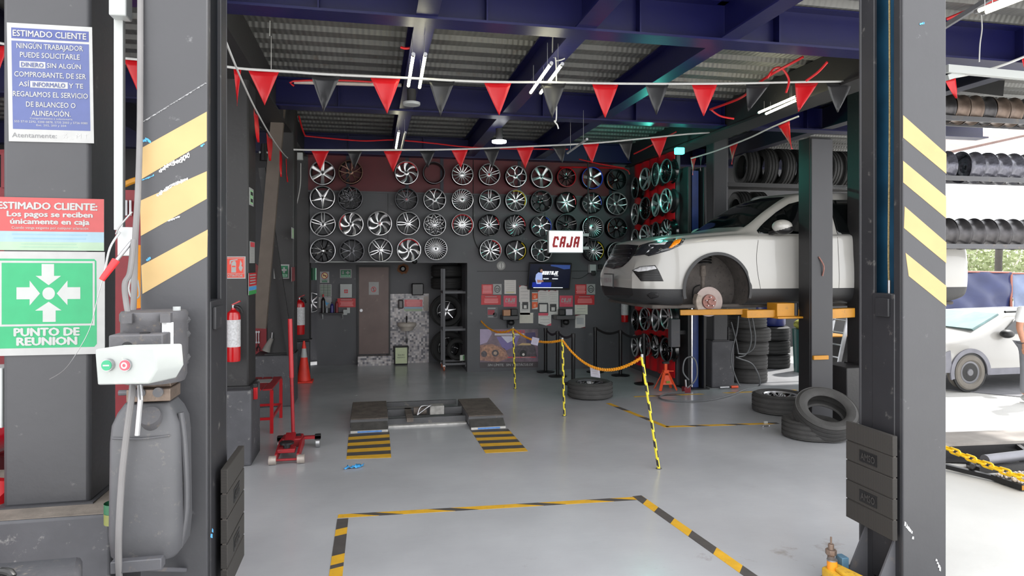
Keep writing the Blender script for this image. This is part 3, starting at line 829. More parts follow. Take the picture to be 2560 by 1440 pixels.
# speaker at bottom left
t = thing('loudspeaker', 'black perforated grille loudspeaker at the bottom left, below nearest column', 'loudspeaker', (-1.66, 2.7, 0))
a = PD(-60, 1398, 2.45); b = PD(205, 1362, 2.45)
zt = PD(120, 1330, 2.6).z
x0, x1 = a.x, PD(222, 1400, 2.42).x; y0 = 2.42
mb = MB(); mb.extr([(x0, y0, .28), (x1 - .02, y0 - .02, .28), (x1 - .02, y0 - .02, zt - .1), (x1 - .1, y0, zt - .09), (x0, y0, zt - .12)], (0, .04, 0))
mb.build('front_rim', m_grey_metal, t, bevel=.008)
mb = MB()
ps = [(x0, y0 + .04), (x1 - .02, y0 + .02), (x1 + .02, y0 + .12), (x1 - .08, y0 + .42), (x0, y0 + .42)]
mb.extr([(x, y, .25) for x, y in ps], (0, 0, zt - .07 - .25))
cab = mb.build('cabinet', M('black_speaker_shell', (54, 54, 58), rough=.6, var=.15, scale=6, dirt=(92, 86, 80), dirt_amt=.2, bump=.3, bscale=40), t, bevel=.02)
mb = MB(); mb.tube([(x0 + .16, y0 + .2, zt - .09), (x0 + .2, y0 + .2, zt - .035), (x1 - .26, y0 + .22, zt - .03), (x1 - .2, y0 + .22, zt - .09)], .014, n=10, sub=4).build('handle', m_black, cab)
# perforated grille: real holes look from procedural voronoi-free dot mesh
gm = bpy.data.materials.new('perforated_grille'); gm.use_nodes = True; nt = gm.node_tree; b_ = nt.nodes['Principled BSDF']
tc = nt.nodes.new('ShaderNodeTexCoord'); sp = nt.nodes.new('ShaderNodeSeparateXYZ'); nt.links.new(tc.outputs['Object'], sp.inputs[0])
def nmath(op, a, b=None):
    q = nt.nodes.new('ShaderNodeMath'); q.operation = op
    for i, v in enumerate((a, b)):
        if v is None: continue
        if isinstance(v, (int, float)): q.inputs[i].default_value = v
        else: nt.links.new(v, q.inputs[i])
    return q.outputs[0]
fx = nmath('MULTIPLY', sp.outputs['X'], 380.0); fz = nmath('MULTIPLY', sp.outputs['Z'], 380.0)
pr_ = nmath('MULTIPLY', nmath('SINE', nmath('ADD', fx, fz)), nmath('SINE', nmath('SUBTRACT', fx, fz)))
gt = nmath('GREATER_THAN', pr_, .12)
mx = nt.nodes.new('ShaderNodeMix'); mx.data_type = 'RGBA'; nt.links.new(gt, mx.inputs[0])
mx.inputs[6].default_value = (*lin((118, 118, 122)), 1); mx.inputs[7].default_value = (*lin((36, 36, 38)), 1)
nt.links.new(mx.outputs[2], b_.inputs['Base Color']); b_.inputs['Roughness'].default_value = .5
mb = MB(); mb.extr([(x0, y0 - .004, .3), (x1 - .05, y0 - .022, .3), (x1 - .05, y0 - .022, zt - .125), (x1 - .11, y0 - .014, zt - .12), (x0, y0 - .004, zt - .15)], (0, .004, 0))
gr = mb.build('grille', gm, t)
mb = MB()
for px_ in (8, 133):
    p = PD(px_, 1387 if px_ < 50 else 1378, 2.4); mb.cyl((p.x, y0 - .012, zt - .108), (p.x, y0 - .004, zt - .108), .008, n=10)
mb.build('screw', m_steel, gr)
MB().box(x0 + .05, x1 - .06, y0 + .08, y0 + .36, 0, .25).build('stand', m_black, t)
# jar on the plinth
p = PD(290, 1262, 3.15)
t = thing('grease_tub', 'green and yellow tub on the plinth, half hidden by the pump hose', 'tub', (p.x, p.y, .78))
z0 = .785
mb = MB(); mb.cyl((p.x, p.y, z0), (p.x, p.y, z0 + .05), .05, n=24).build('lower_label', flat((118, 122, 66)), t)
mb = MB(); mb.cyl((p.x, p.y, z0 + .05), (p.x, p.y, z0 + .095), .05, n=24, caps=False).cyl((p.x, p.y, z0 + .05), (p.x, p.y, z0 + .052), .05, n=24).build('rim', flat((40, 96, 66)), t)
# things glimpsed in the left bay
mb = MB(); mb.bar(PD(305, 466, 4.9), PD(345, 450, 4.9), .05, .04)
a = PD(250, 486, 4.9); b = PD(346, 448, 4.9)
tag(MB().tube([PD(225, 500, 4.9), PD(305, 464, 4.9), PD(350, 448, 4.9), PD(420, 446, 4.9)], .022, n=10, sub=4).build('yellow_hose', m_yellow), 'yellow hose seen through the gap behind the nearest column', 'hose')
a = PF(-60, 1140); 
t = thing('red_machine', 'dark red machine body at the left edge behind the nearest column', 'machine', (-4.0, 6.6, 0))
A = PD(-160, 1090, 6.6); B = PD(38, 1034, 6.2)
mb = MB()
mb.tube([PD(-160, 1140, 6.7), PD(-40, 1105, 6.6), PD(42, 1068, 6.4), PD(140, 1030, 6.3)], .17, n=20, sub=5).build('body', M('glossy_dark_red', (150, 14, 30), rough=.2, coat=.6, var=.08), t)
MB().box(A.x, B.x + .3, 6.2, 6.9, 0, .25).build('base', m_blkmetal, t)
t = thing('red_ramp', 'bright red painted ramp at the left edge beside the plinth', 'ramp', (-2.75, 3.9, 0))
mb = MB(); p = PD(40, 1205, 3.45); q = PD(-120, 1195, 3.3); r1 = PD(38, 1255, 3.45); r2 = PD(-120, 1350, 3.2)
mb.extr([p, q, r2, r1], (0.0, .05, 0)).build('ramp_side', m_red, t)
MB().box(q.x - .1, q.x + .12, 3.3, 3.4, 0, q.z - .1).build('ramp_leg', m_red, t)
t = thing('light_box', 'narrow white lamp box on the left side of the nearest column', 'light box', PD(26, 1030, 3.55))
a = PD(15, 902, 3.6); b = PD(37, 1030, 3.72)
mb = MB(); mb.box(a.x, -1.81, 3.80, 3.95, b.z, a.z).build('box', m_white, t, bevel=.006)
MB().box(-1.815, -1.802, 3.84, 3.9, a.z - .4, a.z - .1).build('bracket', m_steel, t)
# yellow pump jack at the foot of the right post
t = thing('hydraulic_foot_pump', 'yellow hydraulic foot pump at the foot of the right entrance post', 'pump', PF(2100, 1440))
zf = 0.0; a = PF(2100, 1478); ax = V((.95, .3, 0)).normalized(); ay = V((-.3, .95, 0)).normalized()
def L(u, v, z): return a + ax * u + ay * v + EZ * z
mb = MB(); mb.extr([L(-.13, -.2, .03), L(.07, -.2, .03), L(.1, .1, .03), L(-.04, .1, .03)], (0, 0, .09)).build('body', M('chipped_yellow_paint', (200, 156, 44), rough=.5, var=.15, scale=14, dirt=(150, 108, 50), dirt_amt=.3), t, bevel=.012)
mb = MB(); mb.extr([L(-.11, -.2, .12), L(.03, -.2, .12), L(.04, .02, .12), L(-.02, .02, .12)], (0, 0, .02)).build('pedal', MATS['chipped_yellow_paint'], t, bevel=.006)
mb = MB(); mb.cyl(L(-.005, .05, .12), L(-.005, .05, .17), .03, n=20).build('filler_neck', M('orange_plastic', (226, 140, 30), rough=.4), t)
mb = MB(); mb.cyl(L(-.005, .05, .17), L(-.005, .05, .178), .031, n=20).build('filler_lid', m_steel, t)
mb = MB(); mb.cyl(L(.07, .11, .0), L(.07, .11, .17), .022, n=6).cyl(L(.07, .11, .17), L(.07, .11, .2), .034, n=8).cyl(L(.07, .11, .2), L(.07, .11, .235), .018).cyl(L(.07, .11, .235), L(.07, .11, .28), .006).build('valve', M('rusty_steel', (130, 112, 100), rough=.5, metal=.5), t, bevel=.002)
mb = MB(); mb.box(*sorted((L(.1, .06, 0).x, L(.15, .06, 0).x)), L(.1, .05, 0).y, L(.1, .12, 0).y, .02, .16).build('cylinder_block', M('steel_blue_paint', (84, 118, 140), rough=.4), t, bevel=.004)
MB().extr([L(-.13, -.2, 0), L(.12, -.2, 0), L(.16, .16, 0), L(-.05, .14, 0)], (0, 0, .03)).build('base', m_blkmetal, t)

t = thing('tool_board', 'red tool board glimpsed between the nearest column and the striped post', 'tool board', PD(320, 560, 6.0))
a = PD(262, 482, 6.4); b = PD(352, 600, 6.4)
MB().box(a.x, b.x + .3, 6.75, 6.8, .02, a.z).build('board', M('dark_red_board', (120, 16, 28), rough=.5), t)
mb = MB()
for i in range(5):
    p = PD(306 + i * 9, 505, 6.3); mb = MB().cyl((p.x, 6.72, p.z), (p.x, 6.72, p.z - .14), .012, n=8); mb.build('hanging_tool', m_steel, t)
t = thing('yellow_jacket', 'orange-yellow bag hanging behind the hoses beside the striped post', 'bag', PD(338, 700, 4.9))
MB().tube([PD(344, 612, 4.9), PD(340, 660, 4.9), PD(343, 720, 4.9), PD(350, 770, 4.9)], lambda s: .05 - .02 * s, n=12, sub=4).build('fabric', M('orange_yellow_cloth', (210, 130, 16), rough=.7, var=.15, bump=.5, bscale=12), t)
MB().tube([PD(330, 690, 4.8), PD(322, 720, 4.8), PD(330, 745, 4.8), PD(348, 740, 4.8), PD(344, 700, 4.8)], .006, n=6, sub=4).build('coiled_wire', MATS['galvanised_box'], t)
t = thing('red_frame', 'dark red steel frame at the far left edge behind the blue notice', 'frame', PD(5, 460, 6.6))
for x_ in (-60, 13): MB().bar(PD(x_, 384, 6.6), PD(x_, 470, 6.6), .05, .05).build('upright', MATS['dark_red_board'], t)
MB().bar(PD(-60, 383, 6.6), PD(16, 381, 6.6), .05, .05).build('top_rail', MATS['dark_red_board'], t)
MB().box(PD(-100, 470, 6.6).x, PD(33, 470, 6.6).x, PD(0, 470, 6.6).y, PD(0, 470, 6.6).y + .1, 0.02, PD(0, 468, 6.6).z).build('lower_panel', MATS['dark_red_board'], t)
# ================================================================ wheel rims
m_silver = M('silver_alloy', (196, 196, 198), rough=.3, metal=.75, var=.05)
m_machined = M('machined_alloy_face', (222, 222, 224), rough=.22, metal=.7, var=.05)
m_gun = M('gunmetal_alloy', (104, 104, 108), rough=.35, metal=.6, var=.06)
m_bronze = M('bronze_alloy', (120, 92, 78), rough=.35, metal=.6, var=.08)
m_gblack = M('gloss_black_alloy', (14, 14, 15), rough=.12, metal=.2, var=.05, coat=.8)
m_dkbarrel = M('dark_rim_barrel', (40, 40, 42), rough=.35, metal=.5, var=.1)
ACC = {'red': M('red_rim_accent', (205, 28, 40), rough=.3), 'yellow': M('yellow_rim_accent', (226, 196, 20), rough=.3),
       'blue': M('blue_rim_accent', (40, 80, 210), rough=.25), 'orange': M('orange_rim_accent', (214, 84, 36), rough=.3)}
def spoke(mb, a0, r0, r1, w0, w1, y0, y1, th=.016, sweep=0.0, n=6, wm=None):
    """spoke in the XZ plane, the viewer is toward -Y"""
    A = []
    for i in range(n + 1):
        t = i / n; r = r0 + (r1 - r0) * t; a = a0 + sweep * t ** 1.2
        w_ = w0 + (w1 - w0) * t if wm is None else (w0 + (wm - w0) * min(1, 2 * t) if t < .5 else wm + (w1 - wm) * (2 * t - 1))
        y = y0 + (y1 - y0) * (t ** 1.8)
        rd = V((math.cos(a), 0, math.sin(a))); pd = V((-math.sin(a), 0, math.cos(a)))
        # perpendicular to the swept path
        c = rd * r
        A.append((c, pd, w_, y))
    vs = []
    for i, (c, pd, w_, y) in enumerate(A):
        d = (A[min(n, i + 1)][0] - A[max(0, i - 1)][0]).normalized()
        pp = V((-d.z, 0, d.x))
        for s_, yy, ws in ((-1, y + th, 1), (-1, y + .004, 1), (-.6, y, 1), (.6, y, 1), (1, y + .004, 1), (1, y + th, 1)):
            vs.append(c + pp * s_ * w_ / 2 + V((0, yy, 0)))
    fs = []
    for i in range(n):
        for k in range(6):
            l = (k + 1) % 6
            fs.append((i * 6 + k, i * 6 + l, (i + 1) * 6 + l, (i + 1) * 6 + k))
    fs += [tuple(range(5, -1, -1)), tuple(range(n * 6, n * 6 + 6))]
    mb.add(vs, fs)
def rim_parts(R, style, n, mface, mbar, mlip=None, acc=None, rot=0.0, depth=.17, cap=None):
    """returns [(name, mb, mat)] centred on the rim, front at -depth/2"""
    f = -depth / 2; out = []
    mb = MB()
    lipw = .93 if style != 'deep' else .84
    prof = [(R * .86, -f), (R * .84, f + .07), (R * .9, f + .03), (R * lipw, f + .012), (R * .975, f), (R, f + .004), (R, f + .016), (R * .91, f + .045), (R * .9, -f - .03), (R, -f)]
    mb.mat(mbar)
    mb.lathe(prof, axis=(0, 1, 0), n=44, closed_prof=True)
    out.append(('barrel', mb, mbar))
    mb = MB(); mb.lathe([(R * .915, f + .016), (R * .965, f - .002), (R * 1.0, f - .001), (R * 1.002, f + .012), (R * .95, f + .014)], axis=(0, 1, 0), n=44, closed_prof=True)
    out.append(('rim_lip', mb, mlip or mface))
    if style != 'plain':
        mb = MB(); r0 = R * .16; r1 = R * .925; yh = f + .045; yo = f + .012
        def ang(i): return rot + 2 * math.pi * i / n
        for i in range(n):
            a = ang(i)
            if style == 'straight': spoke(mb, a, r0, r1, R * .17 if n < 9 else R * .10, R * .13 if n < 9 else R * .05, yh, yo)
            elif style == 'wide': spoke(mb, a, r0, r1, R * .22, R * .30, yh, yo)
            elif style == 'star': spoke(mb, a, r0, r1, R * .26, R * .07, yh - .01, yo)
            elif style == 'twin':
                for s_ in (-1, 1): spoke(mb, a + s_ * .28, r0 * 1.1, r1, R * .085, R * .085, yh, yo, sweep=-s_ * .17)
            elif style == 'vee':
                for s_ in (-1, 1): spoke(mb, a, R * .14, r1, R * .10, R * .07, yh, yo, sweep=s_ * math.pi / n * .52)
            elif style == 'wye':
                spoke(mb, a, r0, R * .55, R * .13, R * .10, yh, yh - .015)
                for s_ in (-1, 1): spoke(mb, a, R * .5, r1, R * .08, R * .07, yh - .014, yo, sweep=s_ * math.pi / n * .55)
            elif style == 'mesh':
                for s_ in (-1, 1):
                    spoke(mb, a, r0, R * .6, R * .055, R * .05, yh, yh - .015, sweep=s_ * math.pi / n)
                    spoke(mb, a, R * .6, r1, R * .05, R * .045, yh - .015, yo, sweep=s_ * math.pi / n)
            elif style == 'swirl': spoke(mb, a, r0, r1, R * .10, R * .10, yh, yo, sweep=-.75, n=9, wm=R * .12)
            elif style == 'blade':
                spoke(mb, a, r0, r1, R * .08, R * .30, yh, yo, sweep=-.55, n=9)
            elif style == 'turbine': spoke(mb, a, r0, r1, R * .035, R * .05, yh, yo, sweep=-.45, n=5)
            elif style == 'fine': spoke(mb, a, R * .3, r1, R * .045, R * .055, yh - .01, yo, n=3)
            elif style == 'deep':
                spoke(mb, a, R * .2, R * .82, R * .05, R * .06, yh + .01, yo + .02, n=4)
        out.append(('spokes', mb, mface))
        mb = MB(); hr = R * (.24 if style not in ('fine', 'deep') else .33)
        mb.lathe([(0, yh - .004), (hr * .6, yh - .004), (hr * .95, yh + .004), (hr, yh + .02), (hr, yh + .05), (0, yh + .05)], axis=(0, 1, 0), n=28)
        mb.mats and None
        hub = mb; out.append(('hub', mb, mface if style != 'swirl' else mbar))
        mb = MB(); mb.lathe([(0, yh - .012), (R * .08, yh - .010), (R * .10, yh - .003)], axis=(0, 1, 0), n=20)
        out.append(('centre_cap', mb, cap or mbar))
    if acc:
        col, a0, a1 = acc
        mb = MB(); mb.lathe([(R * .85, f + .010), (R * .905, f + .004), (R * .912, f + .013), (R * .86, f + .02)], axis=(0, 1, 0), n=26, a0=math.pi - a1, a1=math.pi - a0, closed_prof=True)
        out.append(('accent_ring', mb, ACC[col]))
    return out
def add_rim(P, R, spec, label, group, rotz=0.0, tilt=0.0, depth=.17, name='wheel_rim'):
    style, n, mf, mbar, mlip, acc, rot, cap = spec
    t = thing(name, label, 'wheel rim', P, group)
    for nm, mb, m in rim_parts(R, style, n, mf, mbar, mlip, acc, rot, depth, cap):
        q = []
        o = mb.build(nm, m, t, origin=None)
        # parts are modelled about the rim centre: shift back because build() subtracts the parent's place
        for v in o.data.vertices: v.co += V(P)
    t.rotation_euler = (tilt, 0, rotz)
    return t
Bk, Si, Ma, Gu, Bz, Dk = m_gblack, m_silver, m_machined, m_gun, m_bronze, m_dkbarrel
H = math.pi / 2
def arc(c, a=-.6, b=1.3): return (c, a, b)
RW = [ # px, py, dia px, (style, n, face, barrel, lip, accent, rot, cap), look
 (807, 433, 59, ('wide', 6, Si, Dk, Si, None, H, None), 'bright silver six-spoke rim, top left of the wall behind a red pennant'),
 (877, 431, 57, ('vee', 6, Bz, Dk, Bz, None, .2, None), 'bronze-grey split-spoke rim in the top row, second from the left'),
 (1016, 433, 56, ('blade', 7, Ma, Bk, Ma, arc('red', .2, 2.6), .3, None), 'black polished swirl rim with red flecks, top row, left of the empty barrel'),
 (1084, 433, 53, ('plain', 0, Gu, Dk, Gu, None, 0, None), 'bare grey rim barrel with no spokes, in the top row'),
 (1155, 437, 52, ('straight', 14, Ma, Bk, Ma, None, .1, Ma), 'rim with many polished spokes at the right end of the left block, top row'),
 (807, 495, 58, ('star', 5, Ma, Bk, Ma, None, -H, None), 'polished star rim with five slim spokes, second row, far left'),
 (876, 497, 58, ('mesh', 10, Gu, Dk, Gu, None, .1, None), 'dark silver mesh rim in the second row, beside the five-spoke star rim'),
 (1016, 499, 55, ('straight', 11, Gu, Bk, Gu, None, .3, flat((190, 110, 120))), 'dull grey thin-spoke rim with a pink centre, second row'),
 (1086, 500, 54, ('vee', 5, Si, Dk, Si, None, .5, None), 'silver split-spoke rim in the second row, under the bare barrel'),
 (1155, 500, 52, ('turbine', 22, Ma, Bk, Ma, None, 0, None), 'black turbine rim with thin polished blades, second row'),
 (808, 561, 59, ('twin', 5, Si, Dk, Si, None, H, None), 'silver twin-spoke rim in the third row, far left'),
 (878, 561, 58, ('blade', 7, Ma, Bk, Ma, arc('red', 2.2, 3.7), .1, None), 'black swirl rim edged red on its left, third row, second from left'),
 (949, 559, 58, ('blade', 7, Ma, Bk, Ma, None, .5, flat((190, 130, 130))), 'black and white swirl rim with a pinkish cap, third row'),
 (1020, 559, 56, ('twin', 5, Ma, Bk, Si, None, 1.9, Ma), 'polished twin-spoke star rim in the third row, right of the swirl rims'),
 (1086, 562, 54, ('mesh', 10, Si, Dk, Si, None, .1, Ma), 'silver mesh rim in the third row, above the fine-spoked silver rim'),
 (1155, 562, 53, ('straight', 15, Ma, Bk, Si, arc('red', -.9, 3.6), .1, Ma), 'silver many-spoke rim with a red inner ring, third row'),
 (808, 627, 59, ('vee', 7, Bk, Bk, Si, None, 0, Ma), 'all black rim with a thin silver lip, bottom row, far left'),
 (880, 627, 58, ('vee', 6, Gu, Dk, Gu, None, .0, None), 'dark grey split-spoke rim in the bottom row, above the green door notice'),
 (951, 625, 57, ('twin', 5, Ma, Bk, Si, None, 1.0, Ma), 'polished twin-spoke star rim in the bottom row, right above the brown door'),
 (1022, 625, 57, ('blade', 7, Ma, Bk, Ma, arc('red', .5, 2.7), .2, None), 'black and polished swirl rim with red flecks in the bottom row'),
 (1089, 622, 54, ('fine', 28, Si, Dk, Si, None, 0, None), 'silver fine-spoked rim at the right end of the left block, bottom row'),
 (1222, 437, 52, ('twin', 6, Si, Dk, Si, None, .3, ACC['red']), 'silver rim with a red centre disc, top row'),
 (1288, 442, 52, ('wye', 5, Ma, Bk, Ma, None, .5, None), 'dark rim with polished Y spokes in the top row, right of the red-centred rim'),
 (1352, 443, 53, ('wide', 5, Si, Dk, Si, None, -H, None), 'frosted silver rim with broad wavy spokes, top row'),
 (1414, 444, 47, ('straight', 10, Bk, Bk, ACC['red'], None, .3, None), 'black rim with a red lip, top row'),
 (1478, 446, 53, ('wide', 5, Ma, Bk, ACC['blue'], arc('orange', 2.8, 3.8), .5, None), 'blue-lipped rim with chunky silver spokes, top row'),
 (1539, 450, 52, ('twin', 5, Bk, Bk, Gu, arc('orange', 3.3, 4.2), 1.2, Ma), 'black twin-spoke rim at the right end of the top row'),
 (1223, 501, 52, ('twin', 5, Si, Dk, Si, None, H, None), 'silver twin-spoke rim below the red-centred rim'),
 (1288, 502, 52, ('vee', 7, Ma, Bk, Si, arc('yellow', -.5, 1.9), .2, Ma), 'black and silver rim with a yellow inner arc, second row'),
 (1352, 504, 54, ('wye', 6, Bk, Bk, Gu, None, .2, None), 'glossy black open-spoke rim in the second row'),
 (1414, 507, 51, ('star', 7, Ma, Bk, Bk, arc('red', -.2, .8), .4, Ma), 'black rim with thin polished star spokes and a red mark, second row'),
 (1478, 508, 51, ('vee', 6, Ma, Bk, Bk, arc('blue', -.2, .8), .1, Ma), 'black rim with bright V spokes and a blue mark, second row'),
 (1539, 510, 54, ('vee', 5, Si, Dk, Si, None, .9, None), 'silver five-arm rim at the right end of the second row'),
 (1222, 563, 52, ('straight', 11, Ma, Bk, Bk, arc('red', 0, .9), .1, None), 'black rim with white-faced thin spokes, third row, under the silver twin-spoke rim'),
 (1287, 564, 53, ('turbine', 15, Ma, Bk, Bk, arc('red', -.1, 1.2), 0, Ma), 'black directional rim with white slanted blades, third row'),
 (1352, 566, 53, ('wye', 5, Ma, Bk, Gu, arc('blue', -.9, 1.1), .5, Ma), 'black and silver rim with blue trim behind the lit sign, third row'),
 (1414, 563, 54, ('twin', 5, Bk, Bk, Gu, None, .3, None), 'black twin-spoke rim partly hidden by the top of the lit sign'),
 (1480, 569, 54, ('deep', 24, Si, Dk, Si, None, 0, Dk), 'silver deep-dish mesh rim with a wide polished lip, third row'),
 (1540, 570, 52, ('vee', 5, Bk, Bk, Gu, arc('orange', 2.6, 3.6), .3, Ma), 'black rim with an orange sticker on its left edge, third row'),
 (1225, 626, 53, ('vee', 8, Ma, Bk, Si, arc('red', -.3, 1.4), .1, None), 'silver and black many-spoke rim with a red arc, bottom row above the round wall lamp'),
 (1289, 627, 51, ('straight', 6, Ma, Bk, Bk, arc('yellow', -1.3, 1.0), .4, Ma), 'black six-spoke rim with a yellow arc, bottom row'),
 (1352, 627, 53, ('wye', 5, Ma, Bk, Ma, None, .2, None), 'black rim with polished Y spokes left of the lit sign, bottom row'),
 (1483, 627, 51, ('straight', 14, Ma, Bk, Bk, arc('yellow', -.9, 1.2), .1, Ma), 'black rim with bright thin spokes and a yellow arc, right of the lit sign'),
 (1541, 632, 52, ('twin', 6, Bk, Bk, Si, None, .1, None), 'black rim with a silver lip half hidden by the car bonnet, bottom row'),
]
for px, py, d, spec, lab in RW:
    p = PY(px, py, 12.17); D = (p.x * FW[0] + p.y * FW[1])
    add_rim(p, d / 2 / FPX * D * 1.03, spec, lab, 'wheel rims on the rear wall')
for px, py in ((807, 433),):
    pass
SWH = []
rowname = {0: 'side wall top row', 1: 'side wall second row', 2: 'side wall third row', 4: 'side wall, upper row under car', 5: 'side wall, lowest row'}
cols = [1595, 1620, 1647, 1673]
rows = {0: (470, 448, 436, 428), 1: (536, 521, 512, 502), 2: (600, 590, 584, 578), 4: (800, 797, 799, 792), 5: (864, 862, 867, 874)}
sp = [('vee', 5, Gu, Bk, Si, None, .3, None), ('wide', 5, Si, Dk, Si, None, .3, None), ('straight', 8, Ma, Dk, Si, None, 0, None), ('twin', 5, Bk, Bk, Gu, None, 0, None),
      ('wye', 5, Si, Dk, Si, None, .8, None), ('deep', 20, Gu, Dk, Ma, None, 0, None), ('swirl', 9, Ma, Bk, Bk, None, 0, None)]
look = ['grey split-spoke rim', 'silver wide-spoke rim', 'silver eight-spoke rim', 'gloss black twin-spoke rim', 'silver Y-spoke rim', 'deep grey fine-spoke rim', 'black swirl-spoke rim']
cn = ['at the far end', 'second from corner', 'third from corner', 'nearest the entrance']
k = 0
pick = {0: (3, 1, 5, 3), 1: (4, 3, 1, 4), 2: (0, 2, 3, 6), 4: (3, 0, 1, 2), 5: (2, 0, 6, 3)}
off = {0: .1, 1: .1, 2: .1, 4: .1, 5: .1}
for r_ in rows:
    for j, (cx_, cy_) in enumerate(zip(cols, rows[r_])):
        i = pick[r_][j]
        p = PX(cx_, cy_, 4.74)
        add_rim(p, .2, sp[i], '%s, %s, %s' % (look[i], rowname[r_], cn[j]), 'wheel rims on the red side wall', rotz=math.radians(-90 + (-4, 5, -6, 3)[j]), depth=.13)
# red wavy display panel behind them
m_dp = M('red_display_panel', (200, 20, 30), rough=.35, var=.06)
def wavy(z0, z1, y0, y1, label):
    t = thing('display_panel', label, 'panel', (4.88, (y0 + y1) / 2, z0), 'red panels on the side wall')
    mb = MB(); n = 60; vs = []
    for i in range(n + 1):
        y = y0 + (y1 - y0) * i / n; x = 4.87 - .03 * abs(math.sin(math.pi * 5 * i / n))
        vs += [(x, y, z0), (x, y, z1), (x + .015, y, z1), (x + .015, y, z0)]
    fs = []
    for i in range(n):
        for k_ in range(4):
            fs.append((i * 4 + k_, (i + 1) * 4 + k_, (i + 1) * 4 + (k_ + 1) % 4, i * 4 + (k_ + 1) % 4))
    mb.add(vs, fs + [(0, 1, 2, 3), (n * 4 + 3, n * 4 + 2, n * 4 + 1, n * 4)]); mb.build('panel', m_dp, t)
    return t
wavy(2.3, 3.86, 10.25, 11.95, 'tall red wavy panel behind the side wall rims above the car bonnet')
wavy(.12, 1.62, 10.25, 11.95, 'low red panel behind the side wall rims underneath the car')
# ================================================================ lifted white car
CX0, CY0, CZ0 = 3.16, 8.6, 1.25
def cw(u, v, w): return V((CX0 + u, CY0 + v, CZ0 + w))
ST = [ # u, hw, hwb, zb, zbelt, hwr, zre, ztop
 (0.00, .60, .58, .30, .78, .48, .83, .85),
 (0.06, .74, .70, .27, .87, .56, .92, .94),
 (0.16, .83, .79, .24, .945, .62, 1.00, 1.02),
 (0.32, .90, .86, .22, .99, .66, 1.045, 1.075),
 (0.55, .955, .91, .22, 1.03, .70, 1.08, 1.115),
 (0.90, .985, .95, .22, 1.065, .72, 1.12, 1.155),
 (1.30, .995, .96, .22, 1.095, .745, 1.155, 1.19),
 (1.52, .995, .96, .22, 1.105, .745, 1.20, 1.235),
 (1.90, .995, .965, .22, 1.115, .70, 1.44, 1.49),
 (2.28, .995, .97, .22, 1.12, .66, 1.645, 1.695),
 (2.80, 1.0, .97, .22, 1.13, .655, 1.70, 1.755),
 (3.70, 1.0, .97, .22, 1.14, .65, 1.70, 1.755),
 (4.40, .99, .95, .22, 1.15, .62, 1.645, 1.70),
 (4.68, .975, .94, .24, 1.15, .60, 1.46, 1.50),
 (4.85, .95, .90, .28, 1.10, .58, 1.20, 1.23),
 (4.95, .86, .82, .36, .98, .52, 1.03, 1.05)]
def cr(p0, p1, p2, p3, t):
    return tuple(0.5 * ((2 * b) + (c - a) * t + (2 * a - 5 * b + 4 * c - d) * t * t + (3 * b - a - 3 * c + d) * t ** 3) for a, b, c, d in zip(p0, p1, p2, p3))
stations = []
for i in range(len(ST) - 1):
    k = 3 if i < 4 else 6
    for j in range(k):
        t = j / k
        p = cr(ST[max(0, i - 1)], ST[i], ST[i + 1], ST[min(len(ST) - 1, i + 2)], t)
        p = (ST[i][0] * (1 - t) + ST[i + 1][0] * t,) + p[1:]
        stations.append(p)
stations.append(ST[-1])
def ring(s):
    u, hw, hwb, zb, zt, hwr, zre, ztop = s
    P = [(0, zb), (hw * .55, zb), (hw * .86, zb + .015), (hw * .97, zb + .09), (hw, zb + .24), (hw * 1.0, zb + (zt - zb) * .52), (hw * .985, zb + (zt - zb) * .72),
         (hwb + .004, zt - .07), (hwb - .015, zt - .012), (hwb - .06, zt + .018)]
    g0 = (hwb - .06, zt + .018)
    for t in (.33, .66): P.append((g0[0] + (hwr + .03 - g0[0]) * t, g0[1] + (zre - .03 - g0[1]) * t + .01 * (zre - zt > .3)))
    P += [(hwr + .02, zre - .02), (hwr - .06, zre + .012), (hwr * .6, zre + (ztop - zre) * .6), (0, ztop)]
    Q = smooth_path([V((a, b, 0)) for a, b in P], 3)
    return [(q.x, q.y) for q in Q]
rings = [ring(s) for s in stations]
NR = len(rings[0])
bm = bmesh.new(); G = []
for s, rg in zip(stations, rings):
    u = s[0]; row = []
    pts = [(-v, w) for v, w in rg] + [(v, w) for v, w in reversed(rg[1:-1])]
    for v, w in pts:
        bow = .16 * (abs(v) / .9) ** 2.2 * max(0, 1 - u / .7)
        rake = .17 * max(0, (w - .62)) / .35 * max(0, 1 - u / .25) + .07 * max(0, (.45 - w)) / .2 * max(0, 1 - u / .25)
        rbow = -.10 * (abs(v) / .9) ** 2 * max(0, (u - 4.5) / .45)
        row.append(bm.verts.new(cw(u + bow + rake + rbow, v, w)))
    G.append(row)
m_ = len(G[0])
for i in range(len(G) - 1):
    for k in range(m_):
        bm.faces.new((G[i][k], G[i][(k + 1) % m_], G[i + 1][(k + 1) % m_], G[i + 1][k]))
bm.faces.new(list(reversed(G[0]))); bm.faces.new(G[-1])
bmesh.ops.recalc_face_normals(bm, faces=bm.faces)
me = bpy.data.meshes.new('tmp_body'); bm.to_mesh(me); bm.free()
bo = bpy.data.objects.new('tmp_body', me); COL.objects.link(bo)
cuts = []
AR = [(1.035, .43, .452), (3.89, .43, .452)]
for u, w, r in AR:
    for s_ in (-1, 1):
        mb = MB(); mb.cyl(cw(u, s_ * 1.3, w), cw(u, s_ * .60, w), r, n=48)
        c = mb.build('tmp_cut', smooth=0); cuts.append(c)
        md = bo.modifiers.new('b', 'BOOLEAN'); md.operation = 'DIFFERENCE'; md.object = c; md.solver = 'EXACT'
bpy.context.view_layer.update()
dg = bpy.context.evaluated_depsgraph_get()
me2 = bpy.data.meshes.new_from_object(bo.evaluated_get(dg))
for c in cuts: bpy.data.objects.remove(c)
bpy.data.objects.remove(bo)
bm = bmesh.new(); bm.from_mesh(me2)
